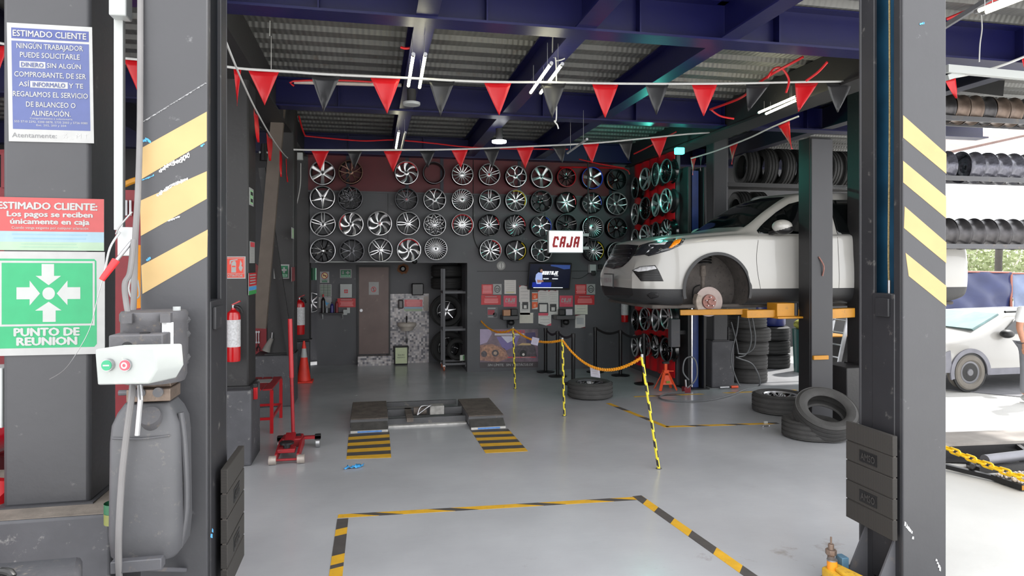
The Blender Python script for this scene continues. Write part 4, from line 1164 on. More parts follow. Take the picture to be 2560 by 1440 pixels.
def bis(co, no, cond=None):
    if cond is None: geom = bm.verts[:] + bm.edges[:] + bm.faces[:]
    else:
        fs = [f for f in bm.faces if cond(f.calc_center_median() - V((CX0, CY0, CZ0)))]
        es = set(e for f in fs for e in f.edges); vs_ = set(v for f in fs for v in f.verts)
        geom = list(vs_) + list(es) + fs
    bmesh.ops.bisect_plane(bm, geom=geom, plane_co=co, plane_no=no, dist=1e-5)
bis(cw(0, 0, .44), (0, 0, 1))
for uu in (1.62, 2.74, 3.74): bis(cw(uu, 0, 0), (1, 0, 0))
bis(cw(1.56, 0, 0), (1, 0, 0), lambda c: c.z > 1.1)
bis(cw(.16, 0, 0), (1, 0, 0), lambda c: c.z > .9)
ws0, ws1 = (1.56, .70), (2.24, .585)
for s_ in (-1, 1):
    d = V((ws1[0] - ws0[0], (ws1[1] - ws0[1]) * s_, 0)); bis(cw(ws0[0], ws0[1] * s_, 0), (d.y, -d.x, 0), lambda c: c.z > 1.15 and 1.3 < c.x < 2.5)
bis(cw(2.24, 0, 0), (1, 0, 0), lambda c: c.z > 1.2 and abs(c.y) < .7)
bis(cw(0, 0, 1.108), (0, 0, 1), lambda c: 1.4 < c.x < 4)
for s_ in (-1, 1): bis(cw(0, .80 * s_, 0), (0, 1, 0), lambda c: c.x < 1.6 and c.z > .9)
dep = None
bvh = BVHTree.FromBMesh(bm)
zones = {}
for f in bm.faces:
    c = f.calc_center_median() - V((CX0, CY0, CZ0)); n = f.normal
    z = 'body_shell'
    inw = False
    for u, w, r in AR:
        dd = math.hypot(c.x - u, c.z - w)
        if dd < r + .004 and (dd > r - .02 or abs(c.y) < .62) and abs(c.y) < .985 and abs(c.y) > .595 and c.z > .2: inw = True
    if inw and (abs(n.y) < .6 or abs(c.y) < .61): z = 'wheel_well_%d' % ((0 if c.x < 2.5 else 2) + (c.y > 0))
    elif c.z < .441: z = 'lower_cladding'
    elif abs(c.y) > .75 and 1.62 < c.x < 2.74 and c.z < 1.108: z = 'front_door' if c.y < 0 else 'offside_front_door'
    elif abs(c.y) > .75 and 2.74 < c.x < 3.74 and c.z < 1.108: z = 'rear_door' if c.y < 0 else 'offside_rear_door'
    elif c.z > 1.2 and 1.56 < c.x < 2.24 and abs(c.y) < ws0[1] + (ws1[1] - ws0[1]) * (c.x - ws0[0]) / (ws1[0] - ws0[0]) and n.z > .2: z = 'windscreen'
    elif n.z > .45 and .16 < c.x < 1.56 and abs(c.y) < .80 and c.z > .9: z = 'bonnet'
    zones.setdefault(z, []).append(f.index)
m_carw = M('pearl_white_car_paint', (166, 164, 160), rough=.28, coat=.7, var=.015, scale=2)
m_clad = M('dark_grey_cladding', (36, 36, 38), rough=.5, var=.1, bump=.1, bscale=60)
m_glass = M('dark_tinted_glass', (9, 12, 13), rough=.06, var=.05, spec=.8)
m_wellm = M('dusty_wheel_liner', (70, 65, 62), rough=.85, var=.2, scale=8, dirt=(46, 43, 41), dirt_amt=.3, bump=.4, bscale=30)
ZM = {'windscreen': m_glass, 'lower_cladding': m_clad, 'wheel_well': m_wellm}
car = thing('sport_utility_car', 'white family car raised on a lift with its front wheel removed', 'car', cw(2.5, 0, .2))
for z, idx in zones.items():
    mb = MB(); mp = {}
    bm.faces.ensure_lookup_table()
    for fi in idx:
        f = bm.faces[fi]; q = []
        for v in f.verts:
            if v.index not in mp: mp[v.index] = len(mb.v); mb.v.append(v.co.copy())
            q.append(mp[v.index])
        mb.f.append(q); mb.m.append(0)
    z_ = 'wheel_well' if z.startswith('wheel_well') else z
    mb.build(z_, ZM.get(z_, m_carw), car, smooth=40)
# ---- patches that lie on the body
def patch(poly, rayf, off, step, mirror=True):
    """poly: 2D outline, rayf(p) -> (origin, dir). returns list of MB"""
    P = [V((a, b)) for a, b in poly]; n = len(P)
    outline = []
    for i in range(n):
        a, b = P[i], P[(i + 1) % n]; k = max(1, int((b - a).length / step))
        for j in range(k): outline.append(a + (b - a) * j / k)
    m = len(outline)
    xs = [p.x for p in P]; ys = [p.y for p in P]
    def inside(p):
        c = False; j = n - 1
        for i in range(n):
            if (P[i].y > p.y) != (P[j].y > p.y) and p.x < (P[j].x - P[i].x) * (p.y - P[i].y) / (P[j].y - P[i].y) + P[i].x: c = not c
            j = i
        return c
    pts = list(outline)
    y = min(ys) + step / 2
    while y < max(ys):
        x = min(xs) + step / 2
        while x < max(xs):
            q = V((x, y))
            if inside(q) and min((q - o).length for o in outline) > step * .45: pts.append(q)
            x += step
        y += step
    vs2, es2, fs2, *_ = delaunay_2d_cdt(pts, [(i, (i + 1) % m) for i in range(m)], [], 1, 1e-6)
    V3 = []; ok = []
    for p in vs2:
        o, d = rayf(p); d = d.normalized()
        h, nr, _i, _d = bvh.ray_cast(o, d)
        if h is None: V3.append(None); continue
        if nr.dot(d) > 0: nr = -nr
        V3.append(h + nr * off)
    fs3 = [f for f in fs2 if all(V3[i] is not None for i in f)]
    used = sorted(set(i for f in fs3 for i in f)); mp = {i: k for k, i in enumerate(used)}
    verts = [V3[i] for i in used]; faces = [[mp[i] for i in f] for f in fs3]
    res = []
    for sgn in ((1, -1) if mirror else (1,)):
        vv = [V((p.x, CY0 + (p.y - CY0) * sgn, p.z)) for p in verts]
        res.append((vv, faces))
    return res
def put(res, name, mat, parent, thick=.0):
    o = None
    for vv, ff in res:
        if not ff: continue
        mb = MB(); mb.add(vv, ff); o = mb.build(name, mat, parent, smooth=50)
        md = o.modifiers.new('thickness', 'SOLIDIFY'); md.thickness = .006; md.offset = 0
    return o
camr = lambda p: (V((0, 0, EYE)), ray(p.x, p.y))
sider = lambda p: (V((CX0 + p.x, CY0 - 3, CZ0 + p.y)), V((0, 1, 0)))
m_lamp = M('smoked_headlamp', (42, 44, 48), rough=.12, coat=.6, var=.3, scale=22)
m_amber = M('amber_lens', (240, 140, 20), rough=.2, coat=.5, var=.05)
m_lampw = M('clear_lamp_lens', (205, 205, 208), rough=.15, coat=.5, var=.2, scale=30)
hl = put(patch([(1583, 641), (1600, 614), (1622, 607), (1650, 602), (1690, 597), (1713, 598), (1704, 612), (1674, 626), (1640, 636), (1622, 641), (1612, 637)], camr, .006, 6, False), 'headlight', m_lamp, car)
put(patch([(1671, 621), (1690, 599), (1704, 599), (1699, 608), (1679, 620)], camr, .012, 4, False), 'amber_indicator', m_amber, hl)
put(patch([(1623, 612), (1640, 608), (1668, 606), (1662, 612), (1640, 613)], camr, .012, 4, False), 'light_guide', m_lampw, hl)
m_grille = M('black_grille', (20, 20, 22), rough=.25, var=.2, scale=30)
gr_ = put(patch([(1514, 668), (1513, 645), (1520, 626), (1536, 612), (1572, 612), (1597, 614), (1584, 640), (1571, 655), (1557, 667), (1535, 673)], camr, .006, 5, False), 'grille', m_grille, car)
for i, py_ in enumerate((624, 635, 646, 657)):
    a = []
    for t in range(9):
        px_ = 1524 + (1580 - 1524 - i * 3) * t / 8; o, d = camr(V((px_, py_ + 2 - 3 * t / 8))); h, nr, _, _ = bvh.ray_cast(o, d.normalized())
        if h is not None: a.append(h + (nr if nr.dot(d) < 0 else -nr) * .012)
    if len(a) > 3: MB().tube(a, .006, n=6).build('grille_bar', M('dark_chrome', (96, 98, 104), rough=.2, metal=.9), gr_)
fg = put(patch([(1581, 676), (1600, 667), (1638, 663), (1647, 677), (1659, 703), (1603, 703)], camr, .004, 5, False), 'fog_lamp_surround', m_black, car)
put(patch([(1583, 677), (1602, 668), (1637, 665), (1642, 672), (1620, 677), (1597, 680)], camr, .010, 4, False), 'fog_lamp', m_lampw, fg)
for i in range(4):
    a = []
    for t in range(6):
        px_ = 1590 + i * 4 + (1648 + i * 2 - 1590 - i * 4) * t / 5; o, d = camr(V((px_, 683 + i * 6))); h, nr, _, _ = bvh.ray_cast(o, d.normalized())
        if h is not None: a.append(h + (nr if nr.dot(d) < 0 else -nr) * .009)
    if len(a) > 3: MB().tube(a, .003, n=5).build('fog_lamp_slat', m_clad, fg)
put(patch([(1617, 737), (1628, 731), (1645, 733), (1646, 742), (1628, 747)], camr, .006, 4, False), 'tow_cover', m_blkmetal, car)
WIN = [('front_side_window', [(1.66, 1.135), (1.66, 1.175), (1.80, 1.285), (2.0, 1.425), (2.2, 1.535), (2.36, 1.575), (2.68, 1.60), (2.70, 1.135)]),
       ('rear_side_window', [(2.78, 1.135), (2.78, 1.60), (3.3, 1.61), (3.66, 1.60), (3.68, 1.14)]),
       ('quarter_window', [(3.78, 1.14), (3.76, 1.60), (4.2, 1.575), (4.45, 1.16)])]
for nm, poly in WIN: put(patch(poly, sider, .004, .07, True), nm, m_glass, car)
# wheel arch trims
for u, w, r in AR:
    for s_ in (-1, 1):
        mb = MB(); n = 36; vs = []
        for i in range(n + 1):
            a = math.radians(-14 + 208 * i / n)
            for rr, dv in ((r - .02, -.02), (r + .016, .0), (r + .016, .008), (r - .02, .012)):
                vs.append(cw(u + rr * math.cos(a), s_ * (.988 + dv), w + rr * math.sin(a)))
        mb.add(vs, [(i * 4 + k, (i + 1) * 4 + k, (i + 1) * 4 + (k + 1) % 4, i * 4 + (k + 1) % 4) for i in range(n) for k in range(4)])
        mb.build('wheel_arch_trim', m_clad, car)
# seams
for uu, z0, z1 in ((1.62, .44, 1.10), (2.74, .44, 1.10), (3.74, .5, 1.10)):
    a = []
    for t in range(12):
        o, d = sider(V((uu - (.05 * math.sin(math.pi * t / 11) if uu < 2 else 0), z0 + (z1 - z0) * t / 11))); h, nr, _, _ = bvh.ray_cast(o, d)
        if h is not None: a.append(h + V((0, -.0005, 0)))
    MB().tube(a, .003, n=5).build('door_seam', m_black, car)
# mirror
for s_ in (-1, 1):
    mb = MB(); c = cw(1.86, s_ * 1.09, 1.22)
    mb.sph(c, .11, 20, 12, (1.15, 1.0, .78)); mr = mb.build('door_mirror', m_carw, car)
    MB().sph(c + V((.02, 0, -.03)), .109, 20, 12, (1.13, .98, .66)).build('mirror_lower', m_blkmetal, mr)
    MB().bar(cw(1.80, s_ * .93, 1.14), cw(1.84, s_ * 1.03, 1.17), .08, .04).build('mirror_arm', m_black, mr)
# door handles, roof rails, plate
for uu in (2.55, 3.55):
    MB().bar(cw(uu - .1, -1.005, .97), cw(uu + .08, -1.005, .975), .02, .03).build('door_handle', m_carw, car, bevel=.006)
for s_ in (-1, 1):
    MB().tube([cw(2.5, s_ * .655, 1.70), cw(2.62, s_ * .66, 1.765), cw(3.2, s_ * .66, 1.79), cw(4.1, s_ * .65, 1.775), cw(4.25, s_ * .645, 1.71)], .017, n=8, sub=4).build('roof_rail', m_silver, car)
p = cw(-.035, 0, .53)
mb = MB().mat(m_black).box(p.x, p.x + .02, CY0 - .17, CY0 + .17, p.z - .09, p.z + .09)
mb.mat(W_).box(p.x - .003, p.x, CY0 - .16, CY0 + .16, p.z - .08, p.z + .08)
mb.mat(flat((150, 130, 134))).text('PUE-71-14', (p.x - .0035, CY0, p.z), (0, -1, 0), (0, 0, 1), .06, width=.27, bold=.02)
mb.build('number_plate', None, car, smooth=0)
MB().box(p.x + .0, p.x + .03, CY0 - .95, CY0 + .95, CZ0 + .30, CZ0 + .34)
# underbody
mb = MB(); mb.extr([cw(.25, -.8, .24), cw(4.7, -.8, .24), cw(4.7, .8, .24), cw(.25, .8, .24)], (0, 0, -.05))
mb.build('underbody', M('grimy_underbody', (78, 72, 68), rough=.85, var=.3, scale=5, bump=.4, bscale=20), car, bevel=.02)
# hub, brake, strut
m_rust = M('rusty_hub', (132, 92, 84), rough=.6, metal=.3, var=.25, scale=25)
m_disc = M('worn_brake_disc', (124, 112, 108), rough=.35, metal=.6, var=.12, scale=10)
m_grime = M('grimy_suspension', (92, 84, 78), rough=.8, var=.3, scale=20, bump=.4, bscale=50)
hub = PY(1771, 754, 7.80)
hx, hy, hz = hub.x, hub.y, hub.z
mb = MB(); mb.lathe([(.085, -.012), (.188, -.012), (.188, .012), (.085, .012)], (hx, hy, hz), (0, 1, 0), n=48, closed_prof=True)
disc = mb.build('brake_disc', m_disc, car)
mb = MB(); mb.lathe([(0, -.055), (.03, -.055), (.034, -.035), (.088, -.035), (.092, -.03), (.092, .01), (0, .01)], (hx, hy, hz), (0, 1, 0), n=36); hh_ = mb.build('hub', m_rust, disc)
for i in range(5):
    a = 2 * math.pi * i / 5 + .3; q = V((hx + .058 * math.cos(a), hy - .035, hz + .058 * math.sin(a)))
    MB().cyl(q, q + V((0, -.035, 0)), .007, n=8).build('wheel_stud', m_steel, disc)
mb = MB(); mb.lathe([(.115, -.05), (.19, -.05), (.19, .05), (.115, .05)], (hx, hy + .005, hz), (0, 1, 0), n=10, a0=-.55, a1=.55, closed_prof=True)
for v in mb.v: pass
cal = mb.build('brake_caliper', M('dusty_caliper', (138, 126, 116), rough=.7, var=.2, scale=30), car, bevel=.005)
mb = MB(); mb.cyl(PY(1757, 735, 8.0), PY(1757, 672, 8.0), .028, n=14)
mb.cyl(PY(1757, 690, 8.0), PY(1757, 664, 8.0), .042, n=14)
st_ = mb.build('strut', m_grime, car)
mb = MB(); c = PY(1757, 655, 8.02)
for k in range(3): mb.lathe([(0, 0), (.11, 0), (.115, .012), (.105, .022), (0, .022)], (c.x, c.y, c.z + k * .035 - .02), n=24)
mb.build('spring_perch', m_black, car)
MB().tube([PY(1765, 760, 7.86), PY(1740, 770, 8.0), PY(1722, 762, 8.25)], .016, n=8, sub=4).build('tie_rod', m_black, car)
MB().tube([PY(1772, 778, 7.9), PY(1790, 784, 8.1), PY(1800, 772, 8.6)], .03, n=8, sub=4).build('control_arm', m_grime, car)
MB().tube([PY(1750, 712, 7.95), PY(1735, 720, 7.98), PY(1732, 745, 7.98), PY(1745, 752, 7.9)], .008, n=6, sub=4).build('brake_hose', m_black, car)
bm.free()
# ---------------------------------------------------------------- rear lift
def lp2(a0, a1, lab, stripes=None):
    pass
P0 = PF(2024, 1069); Xn0 = P0.x; Yn = P0.y
Xn1 = PY(2078, 1000, Yn).x
yb_ = PX(1996, 900, Xn0).y
t = thing('lift_post', 'near black post of the rear lift, in front of the white car', 'car lift', ((Xn0 + Xn1) / 2, Yn, 0), 'two-post lift under the white car')
m_lp = M('black_lift_paint', (28, 28, 30), rough=.45, var=.1, scale=4, dirt=(50, 50, 53), dirt_amt=.0)
xm = Xn0 + .003
mb = MB(); mb.box(Xn0 + .02, Xn1, Yn, Yn + .02, 0, 3.55).box(Xn0, Xn0 + .02, Yn, yb_, 0, 3.55).box(Xn1 - .02, Xn1, Yn + .02, yb_, 0, 3.55)
mb.build('column', m_lp, t, bevel=.008)
MB().box(xm, Xn1 - .004, Yn - .035, Yn, 0, 3.53).build('front_plate', M('charcoal_lift_plate', (46, 46, 50), rough=.45, var=.06, scale=3), t, bevel=.006)
MB().box(Xn0 - .04, Xn1 + .06, Yn - .06, yb_ + .04, 0, .02).build('base_plate', m_lp, t)
a = PY(2031, 889, Yn - .04); b = PY(2068, 898, Yn - .04); MB().box(a.x, b.x, Yn - .07, Yn - .036, b.z, a.z).build('latch', m_yellow, t, bevel=.004)
a = PY(2047, 642, Yn - .04); b = PY(2056, 690, Yn - .04)
MB().tube([a, (a + b) / 2 + V((.03, -.02, 0)), b], .009, n=8, sub=4).build('hook', m_rust, t)
a = PY(1860, 762, 7.55); b = PY(1984, 795, 7.55)
mb = MB(); mb.box(a.x, PY(1990, 780, 7.55).x, 7.48, 7.62, b.z + .015, PY(1900, 768, 7.55).z - .03).box(PY(1938, 0, 7.48).x, PY(1985, 0, 7.48).x, 7.44, 7.66, b.z + .03, a.z + .02)
mb.box(PY(1940, 0, 7.44).x, PY(2010, 0, 7.44).x, 7.40, 7.6, b.z + .005, b.z + .03)
mb.build('lift_arm', m_yellow, t, bevel=.006)
MB().cyl((PY(1978, 0, 7.5).x + .03, 7.46, b.z + .04), (PY(1978, 0, 7.5).x + .03, 7.46, a.z + .02), .035, n=16).build('arm_pivot', m_blkmetal, t)
mb = MB(); mb.bar(PY(1700, 781, 7.9), PY(1870, 779, 7.6), .09, .07)
mb.build('lift_arm', m_yellow, t, bevel=.006)
mb = MB(); mb.bar(PY(2070, 784, 7.5), PY(2128, 781, 7.58), .12, .12).bar(PY(2060, 772, 7.6), PY(2110, 775, 7.8), .05, .03)
mb.build('lift_arm', m_yellow, t, bevel=.006)
Q0 = PF(1720, 975); Q1x = PY(1765, 970, Q0.y).x
t = thing('lift_post', 'far dark post of the rear lift with a bright steel rod and blue lining', 'car lift', ((Q0.x + Q1x) / 2, Q0.y, 0), 'two-post lift under the white car')
y0 = Q0.y; x0 = Q0.x; x1 = Q1x
mb = MB(); mb.box(x0, x0 + .05, y0, y0 + .3, 0, 3.55).box(x1 - .04, x1, y0, y0 + .3, 0, 3.55).box(x0 + .05, x1 - .04, y0 + .28, y0 + .3, 0, 3.55)
mb.build('column', m_lp, t, bevel=.006)
MB().box(x0 + .12, x1 - .08, y0 + .10, y0 + .12, 0.02, 3.5).build('blue_lining', M('deep_blue_lining', (36, 60, 120), rough=.4, var=.2), t)
xr = PY(1728, 0, y0).x
MB().cyl((xr, y0 - .02, .05), (xr, y0 - .02, 1.42), .016, n=14).build('piston_rod', m_chrome, t)
MB().box(x0 - .04, x1 + .04, y0 - .04, y0 + .34, 0, .02).build('base_plate', m_lp, t)
# small control case hung beside the far post
a = PY(1678, 798, y0 + .05); b = PY(1701, 868, y0 + .05)
t = thing('wall_case', 'tall grey ribbed case hung between the side wall rims and the far lift post', 'case', (a.x, y0 + .05, b.z))
mb = MB(); mb.box(a.x, b.x, y0 + .05, y0 + .17, b.z, a.z).build('case', m_grey_metal, t, bevel=.01)
MB().box(b.x, x0, y0 + .08, y0 + .14, b.z + .2, b.z + .26).build('bracket', m_blkmetal, t)
# ================================================================ washroom recess
YR = 13.7
m_door = M('brown_steel_door', (104, 88, 84), rough=.45, metal=.2, var=.15, scale=3, dirt=(126, 110, 104), dirt_amt=.1)
a = PY(897, 668, YR - .05); b = PY(972, 884, YR - .05)
mb = MB(); mb.box(a.x, b.x, YR - .05, YR - .015, b.z, a.z)
door = tag(mb.build('door_1', m_door, bevel=.003), kind='structure')
mb = MB(); mb.box(a.x - .03, a.x, YR - .06, YR, b.z - .03, a.z + .03).box(b.x, b.x + .03, YR - .06, YR, b.z - .03, a.z + .03).box(a.x, b.x, YR - .06, YR, a.z, a.z + .03)
WO[door.name] = door.location.copy()
mb.build('door_frame', m_colb, door)
k = PY(903, 776, YR - .05)
mb = MB(); mb.cyl((k.x, YR - .05, k.z), (k.x, YR - .07, k.z), .03, n=16).cyl((k.x, YR - .07, k.z), (k.x, YR - .11, k.z), .02, n=12); mb.build('door_knob', m_steel, door)
def tile_mat():
    m = bpy.data.materials.new('grey_mosaic_tile'); m.use_nodes = True; nt = m.node_tree; b_ = nt.nodes['Principled BSDF']
    tc = nt.nodes.new('ShaderNodeTexCoord'); mp = nt.nodes.new('ShaderNodeMapping'); mp.inputs['Scale'].default_value = (26, 26, 26)
    nt.links.new(tc.outputs['Object'], mp.inputs['Vector'])
    fl_ = nt.nodes.new('ShaderNodeVectorMath'); fl_.operation = 'FLOOR'; nt.links.new(mp.outputs[0], fl_.inputs[0])
    wn = nt.nodes.new('ShaderNodeTexWhiteNoise'); nt.links.new(fl_.outputs[0], wn.inputs['Vector'])
    r = nt.nodes.new('ShaderNodeValToRGB'); e = r.color_ramp.elements; r.color_ramp.interpolation = 'CONSTANT'
    e[0].color = (*lin((196, 190, 190)), 1); e[0].position = 0; e[1].color = (*lin((92, 90, 98)), 1); e[1].position = .78
    for p, c in ((.25, (150, 146, 150)), (.5, (168, 160, 160))): q = e.new(p); q.color = (*lin(c), 1)
    nt.links.new(wn.outputs['Value'], r.inputs['Fac']); nt.links.new(r.outputs['Color'], b_.inputs['Base Color']); b_.inputs['Roughness'].default_value = .25
    return m
m_tile = tile_mat()
a = PY(972, 735, YR - .02); b = PY(1072, 908, YR - .02)
mb = MB(); mb.box(a.x + .03, b.x, YR - .03, YR, 0, a.z)
struct(mb, 'trim_3', m_tile)
a0 = PY(895, 886, YR - .06); b0 = PY(977, 910, YR - .06)
mb = MB(); mb.box(a0.x, b0.x, YR - .25, YR, 0, a0.z - .02)
struct(mb, 'trim_4', m_tile)
def ys(x0, y0, x1, y1, Y=YR - .005, th=.004): return ysign(x0, y0, x1, y1, Y, th).base(W_)
GR = flat((26, 112, 74)); RD = flat((190, 36, 44)); GY = flat((150, 150, 150)); DK = flat((48, 48, 50)); PK = flat((206, 70, 92))
# on the door: no smoking
s = ysign(922, 705, 947, 737, YR - .0555).base(W_); s.lv = 1
s.disc(.48, .58, .26, .22, RD, 1).disc(.48, .58, .20, .165, W_, 2).rect(.46, .45, .52, .72, DK, 3).poly([(.32, .44), (.36, .41), (.66, .70), (.62, .74)], RD, 4).lines(.1, .6, .06, .2, 2, GY, 1)
s.done('door_notice', 'white notice with a red prohibition circle on the brown door', 'sign')
s = ys(800, 679, 823, 707); s.disc(.5, .36, .36, .30, flat((150, 30, 34)), 1).disc(.5, .36, .29, .24, flat((226, 206, 150)), 2).rect(.3, .33, .7, .41, DK, 3).poly([(.22, .18), (.28, .14), (.78, .52), (.72, .57)], flat((150, 30, 34)), 4).text('NO FUMAR', .5, .78, .07, .5, GR, 1).rect(.2, .86, .8, .95, GR, 1)
s.done('no_smoking_sign', 'small cream no smoking sign left of the brown door, uppermost of its column', 'sign')
s = ys(799, 711, 829, 742)
for i in range(7):
    s.rect(.06, .07 + i * .13, .94, .16 + i * .13, flat((96, 116, 98)), 1); 
for i in range(3): s.rect(.32 * i + .02, .0, .32 * i + .05, 1, DK, 2)
s.done('chart_notice', 'small green printed grid chart under the no smoking sign', 'sign')
s = ys(797, 743, 829, 770); s.poly([(.5, .3), (.62, .5), (.85, .55), (.66, .66), (.7, .9), (.55, .7), (.52, .5)], flat((70, 160, 215)), 1)
s.done('hand_washing_notice', 'white paper with a blue mark behind the bottles on the shelf', 'sign')
def firstaid(s, full=True):
    s.rect(.08, .09, .92, .91, GR, 1); ar = W_
    s.lv = 2; s.poly([(.22, .2), (.30, .2), (.30, .42), (.36, .42), (.26, .6), (.16, .42), (.22, .42)], ar)
    s.poly([(.62, .2), (.72, .2), (.72, .33), (.84, .33), (.84, .46), (.72, .46), (.72, .6), (.62, .6), (.62, .46), (.50, .46), (.50, .33), (.62, .33)], ar)
    s.rect(.12, .68, .88, .86, flat((150, 200, 172))).text('BOTIQUÍN', .5, .77, .12, .6, GR, lv=3)
    return s
firstaid(ys(850, 673, 879, 695)).done('first_aid_sign', 'small green first aid sign just left of the brown door', 'sign')
t = thing('first_aid_cabinet', 'white wall cabinet with a small red cross beside the brown door', 'cabinet', PY(865, 740, YR - .1))
a = PY(850, 710, YR - .1); b = PY(880, 744, YR - .1)
MB().box(a.x, b.x, YR - .1, YR, b.z, a.z).build('body', m_white, t, bevel=.004)
mb = MB(); mb.box(a.x + .01, b.x - .01, YR - .108, YR - .1, b.z + .01, a.z - .01); dr = mb.build('door', m_white, t)
cx = (a.x + b.x) / 2; cz = (a.z + b.z) / 2 - .01
mb = MB().mat(RD).box(cx - .035, cx + .035, YR - .11, YR - .108, cz - .035, cz + .035); mb.mat(W_).box(cx - .006, cx + .006, YR - .111, YR - .11, cz - .025, cz + .025).box(cx - .025, cx + .025, YR - .1115, YR - .111, cz - .006, cz + .006)
mb.build('cross_emblem', None, dr, smooth=0)
s = ys(843, 746, 889, 768); s.rect(0, 0, 1, 1, RD, 1).lines(.16, .84, .1, .25, 1, W_, 2).lines(.15, .88, .35, .9, 4, flat((230, 150, 150)), 2)
s.done('red_notice', 'small red landscape notice under the white first aid cabinet', 'sign')
# shelf and bottles
a = PY(797, 779, YR - .2); b = PY(858, 786, YR - .2); zs = a.z - .03
t = thing('wall_shelf', 'dark shelf on white brackets carrying the bottles', 'shelf', ((a.x + b.x) / 2, YR - .1, zs - .02))
MB().box(a.x, b.x, YR - .2, YR, zs - .02, zs).build('board', m_black, t)
for px_ in (806, 856):
    x = PY(px_, 790, YR - .1).x
    mb = MB(); mb.box(x - .008, x + .008, YR - .02, YR, zs - .13, zs - .02).bar((x, YR - .01, zs - .12), (x, YR - .16, zs - .025), .012, .012); mb.build('bracket', m_white, t)
def bottle(px_, h, r, mat, capm, lab):
    x = PY(px_, 770, YR - .1).x; c = (x, YR - .1, zs)
    t = thing('bottle', lab, 'bottle', c, 'bottles on the wall shelf')
    mb = MB(); mb.lathe([(0, 0), (r, 0), (r, h * .62), (r * .85, h * .74), (r * .4, h * .82), (r * .4, h * .86), (0, h * .86)], c, n=18); mb.build('body', mat, t)
    mb = MB(); mb.cyl((x, YR - .1, zs + h * .86), (x, YR - .1, zs + h), r * .45, n=14); mb.build('cap', capm, t)
bottle(808, .36, .04, M('black_bottle', (20, 20, 22), rough=.25), m_red, 'tall black bottle with a red cap on the wall shelf')
bottle(817, .14, .025, M('clear_bottle', (120, 124, 128), rough=.15), m_white, 'short clear bottle between the black and blue bottles')
bottle(830, .21, .032, M('dark_blue_bottle', (34, 34, 110), rough=.25), m_black, 'dark blue bottle on the wall shelf')
bottle(842, .27, .028, M('red_black_bottle', (120, 24, 34), rough=.3), m_black, 'slim dark red bottle at the right of the shelf')
a = PY(858, 774, YR - .04); b = PY(868, 787, YR - .04)
tag(MB().box(a.x, b.x, YR - .08, YR, b.z, a.z).build('socket_box', m_white, bevel=.004), 'lower white socket box right of the bottle shelf', 'socket')
a = PY(867, 769, YR - .04); b = PY(875, 783, YR - .04)
tag(MB().box(a.x, b.x, YR - .05, YR, b.z, a.z).build('socket_box', m_white, bevel=.004), 'upper white socket box right of the bottle shelf', 'socket')
# wash basin
p = PY(1018, 812, YR - .28)
t = thing('wash_basin', 'small pale wall-hung wash basin on the mosaic tiles', 'sink', (p.x, p.y, p.z - .1))
mb = MB(); rx, ry = .185, .17; prof = [(.45, -.13), (.62, -.12), (.85, -.05), (1, -.03), (1.02, .02), (.98, .03), (.9, .025), (.75, -.04), (.3, -.08), (0, -.085)]
n = 28; vs = []
for i in range(n):
    q = 2 * math.pi * i / n
    for r, h in prof: vs.append((p.x + rx * r * math.cos(q), YR - .19 + ry * r * math.sin(q), p.z + h))
P_ = len(prof)
mb.add(vs, [(i * P_ + k, ((i + 1) % n) * P_ + k, ((i + 1) % n) * P_ + k + 1, i * P_ + k + 1) for i in range(n) for k in range(P_ - 1)])
basin = mb.build('bowl', M('beige_ceramic', (190, 182, 172), rough=.2), t)
MB().tube([(p.x, YR - .06, p.z + .02), (p.x, YR - .06, p.z + .13), (p.x, YR - .1, p.z + .15), (p.x, YR - .16, p.z + .10)], .013, n=10, sub=4).build('tap', m_blkmetal, t)
MB().tube([(p.x, YR - .2, p.z - .12), (p.x, YR - .2, p.z - .3), (p.x, YR - .12, p.z - .36), (p.x, YR - .02, p.z - .3)], .018, n=10, sub=3).build('drain_pipe', m_steel, t)
# dispensers, notices on tiles
def wallbox(name, lab, cat, x0, y0, x1, y1, d, mat, Y=YR, bev=.01, group=None):
    a = PY(x0, y0, Y - d); b = PY(x1, y1, Y - d)
    return tag(MB().box(a.x, b.x, Y - d, Y - .001, b.z, a.z).build(name, mat, bevel=bev), lab, cat, group)
wallbox('towel_dispenser', 'black paper towel dispenser above the basin', 'dispenser', 1030, 709, 1059, 738, .2, M('gloss_black_plastic', (16, 16, 18), rough=.3), bev=.015)
wallbox('soap_dispenser', 'grey soap dispenser with a dark rim on the tiled wall', 'dispenser', 995, 749, 1009, 772, .09, M('dark_chrome_plastic', (90, 86, 86), rough=.3), Y=YR - .03, bev=.03)
s = ysign(1011, 749, 1056, 778, YR - .034).base(W_); s.rect(0, 0, 1, .62, flat((228, 110, 116)), 1).rect(0, .62, 1, .8, flat((150, 180, 200)), 1).rect(0, .8, 1, 1, flat((160, 180, 150)), 1).lines(.1, .9, .06, .58, 4, flat((240, 170, 170)), 2)
s.done('washing_notice', 'pinkish red notice on the tiles over the basin', 'sign')
s = ysign(1059, 741, 1071, 777, YR - .034).base(flat((176, 164, 156))); s.done('blank_paper', 'plain narrow beige sheet at the right edge of the tiles', 'sign')
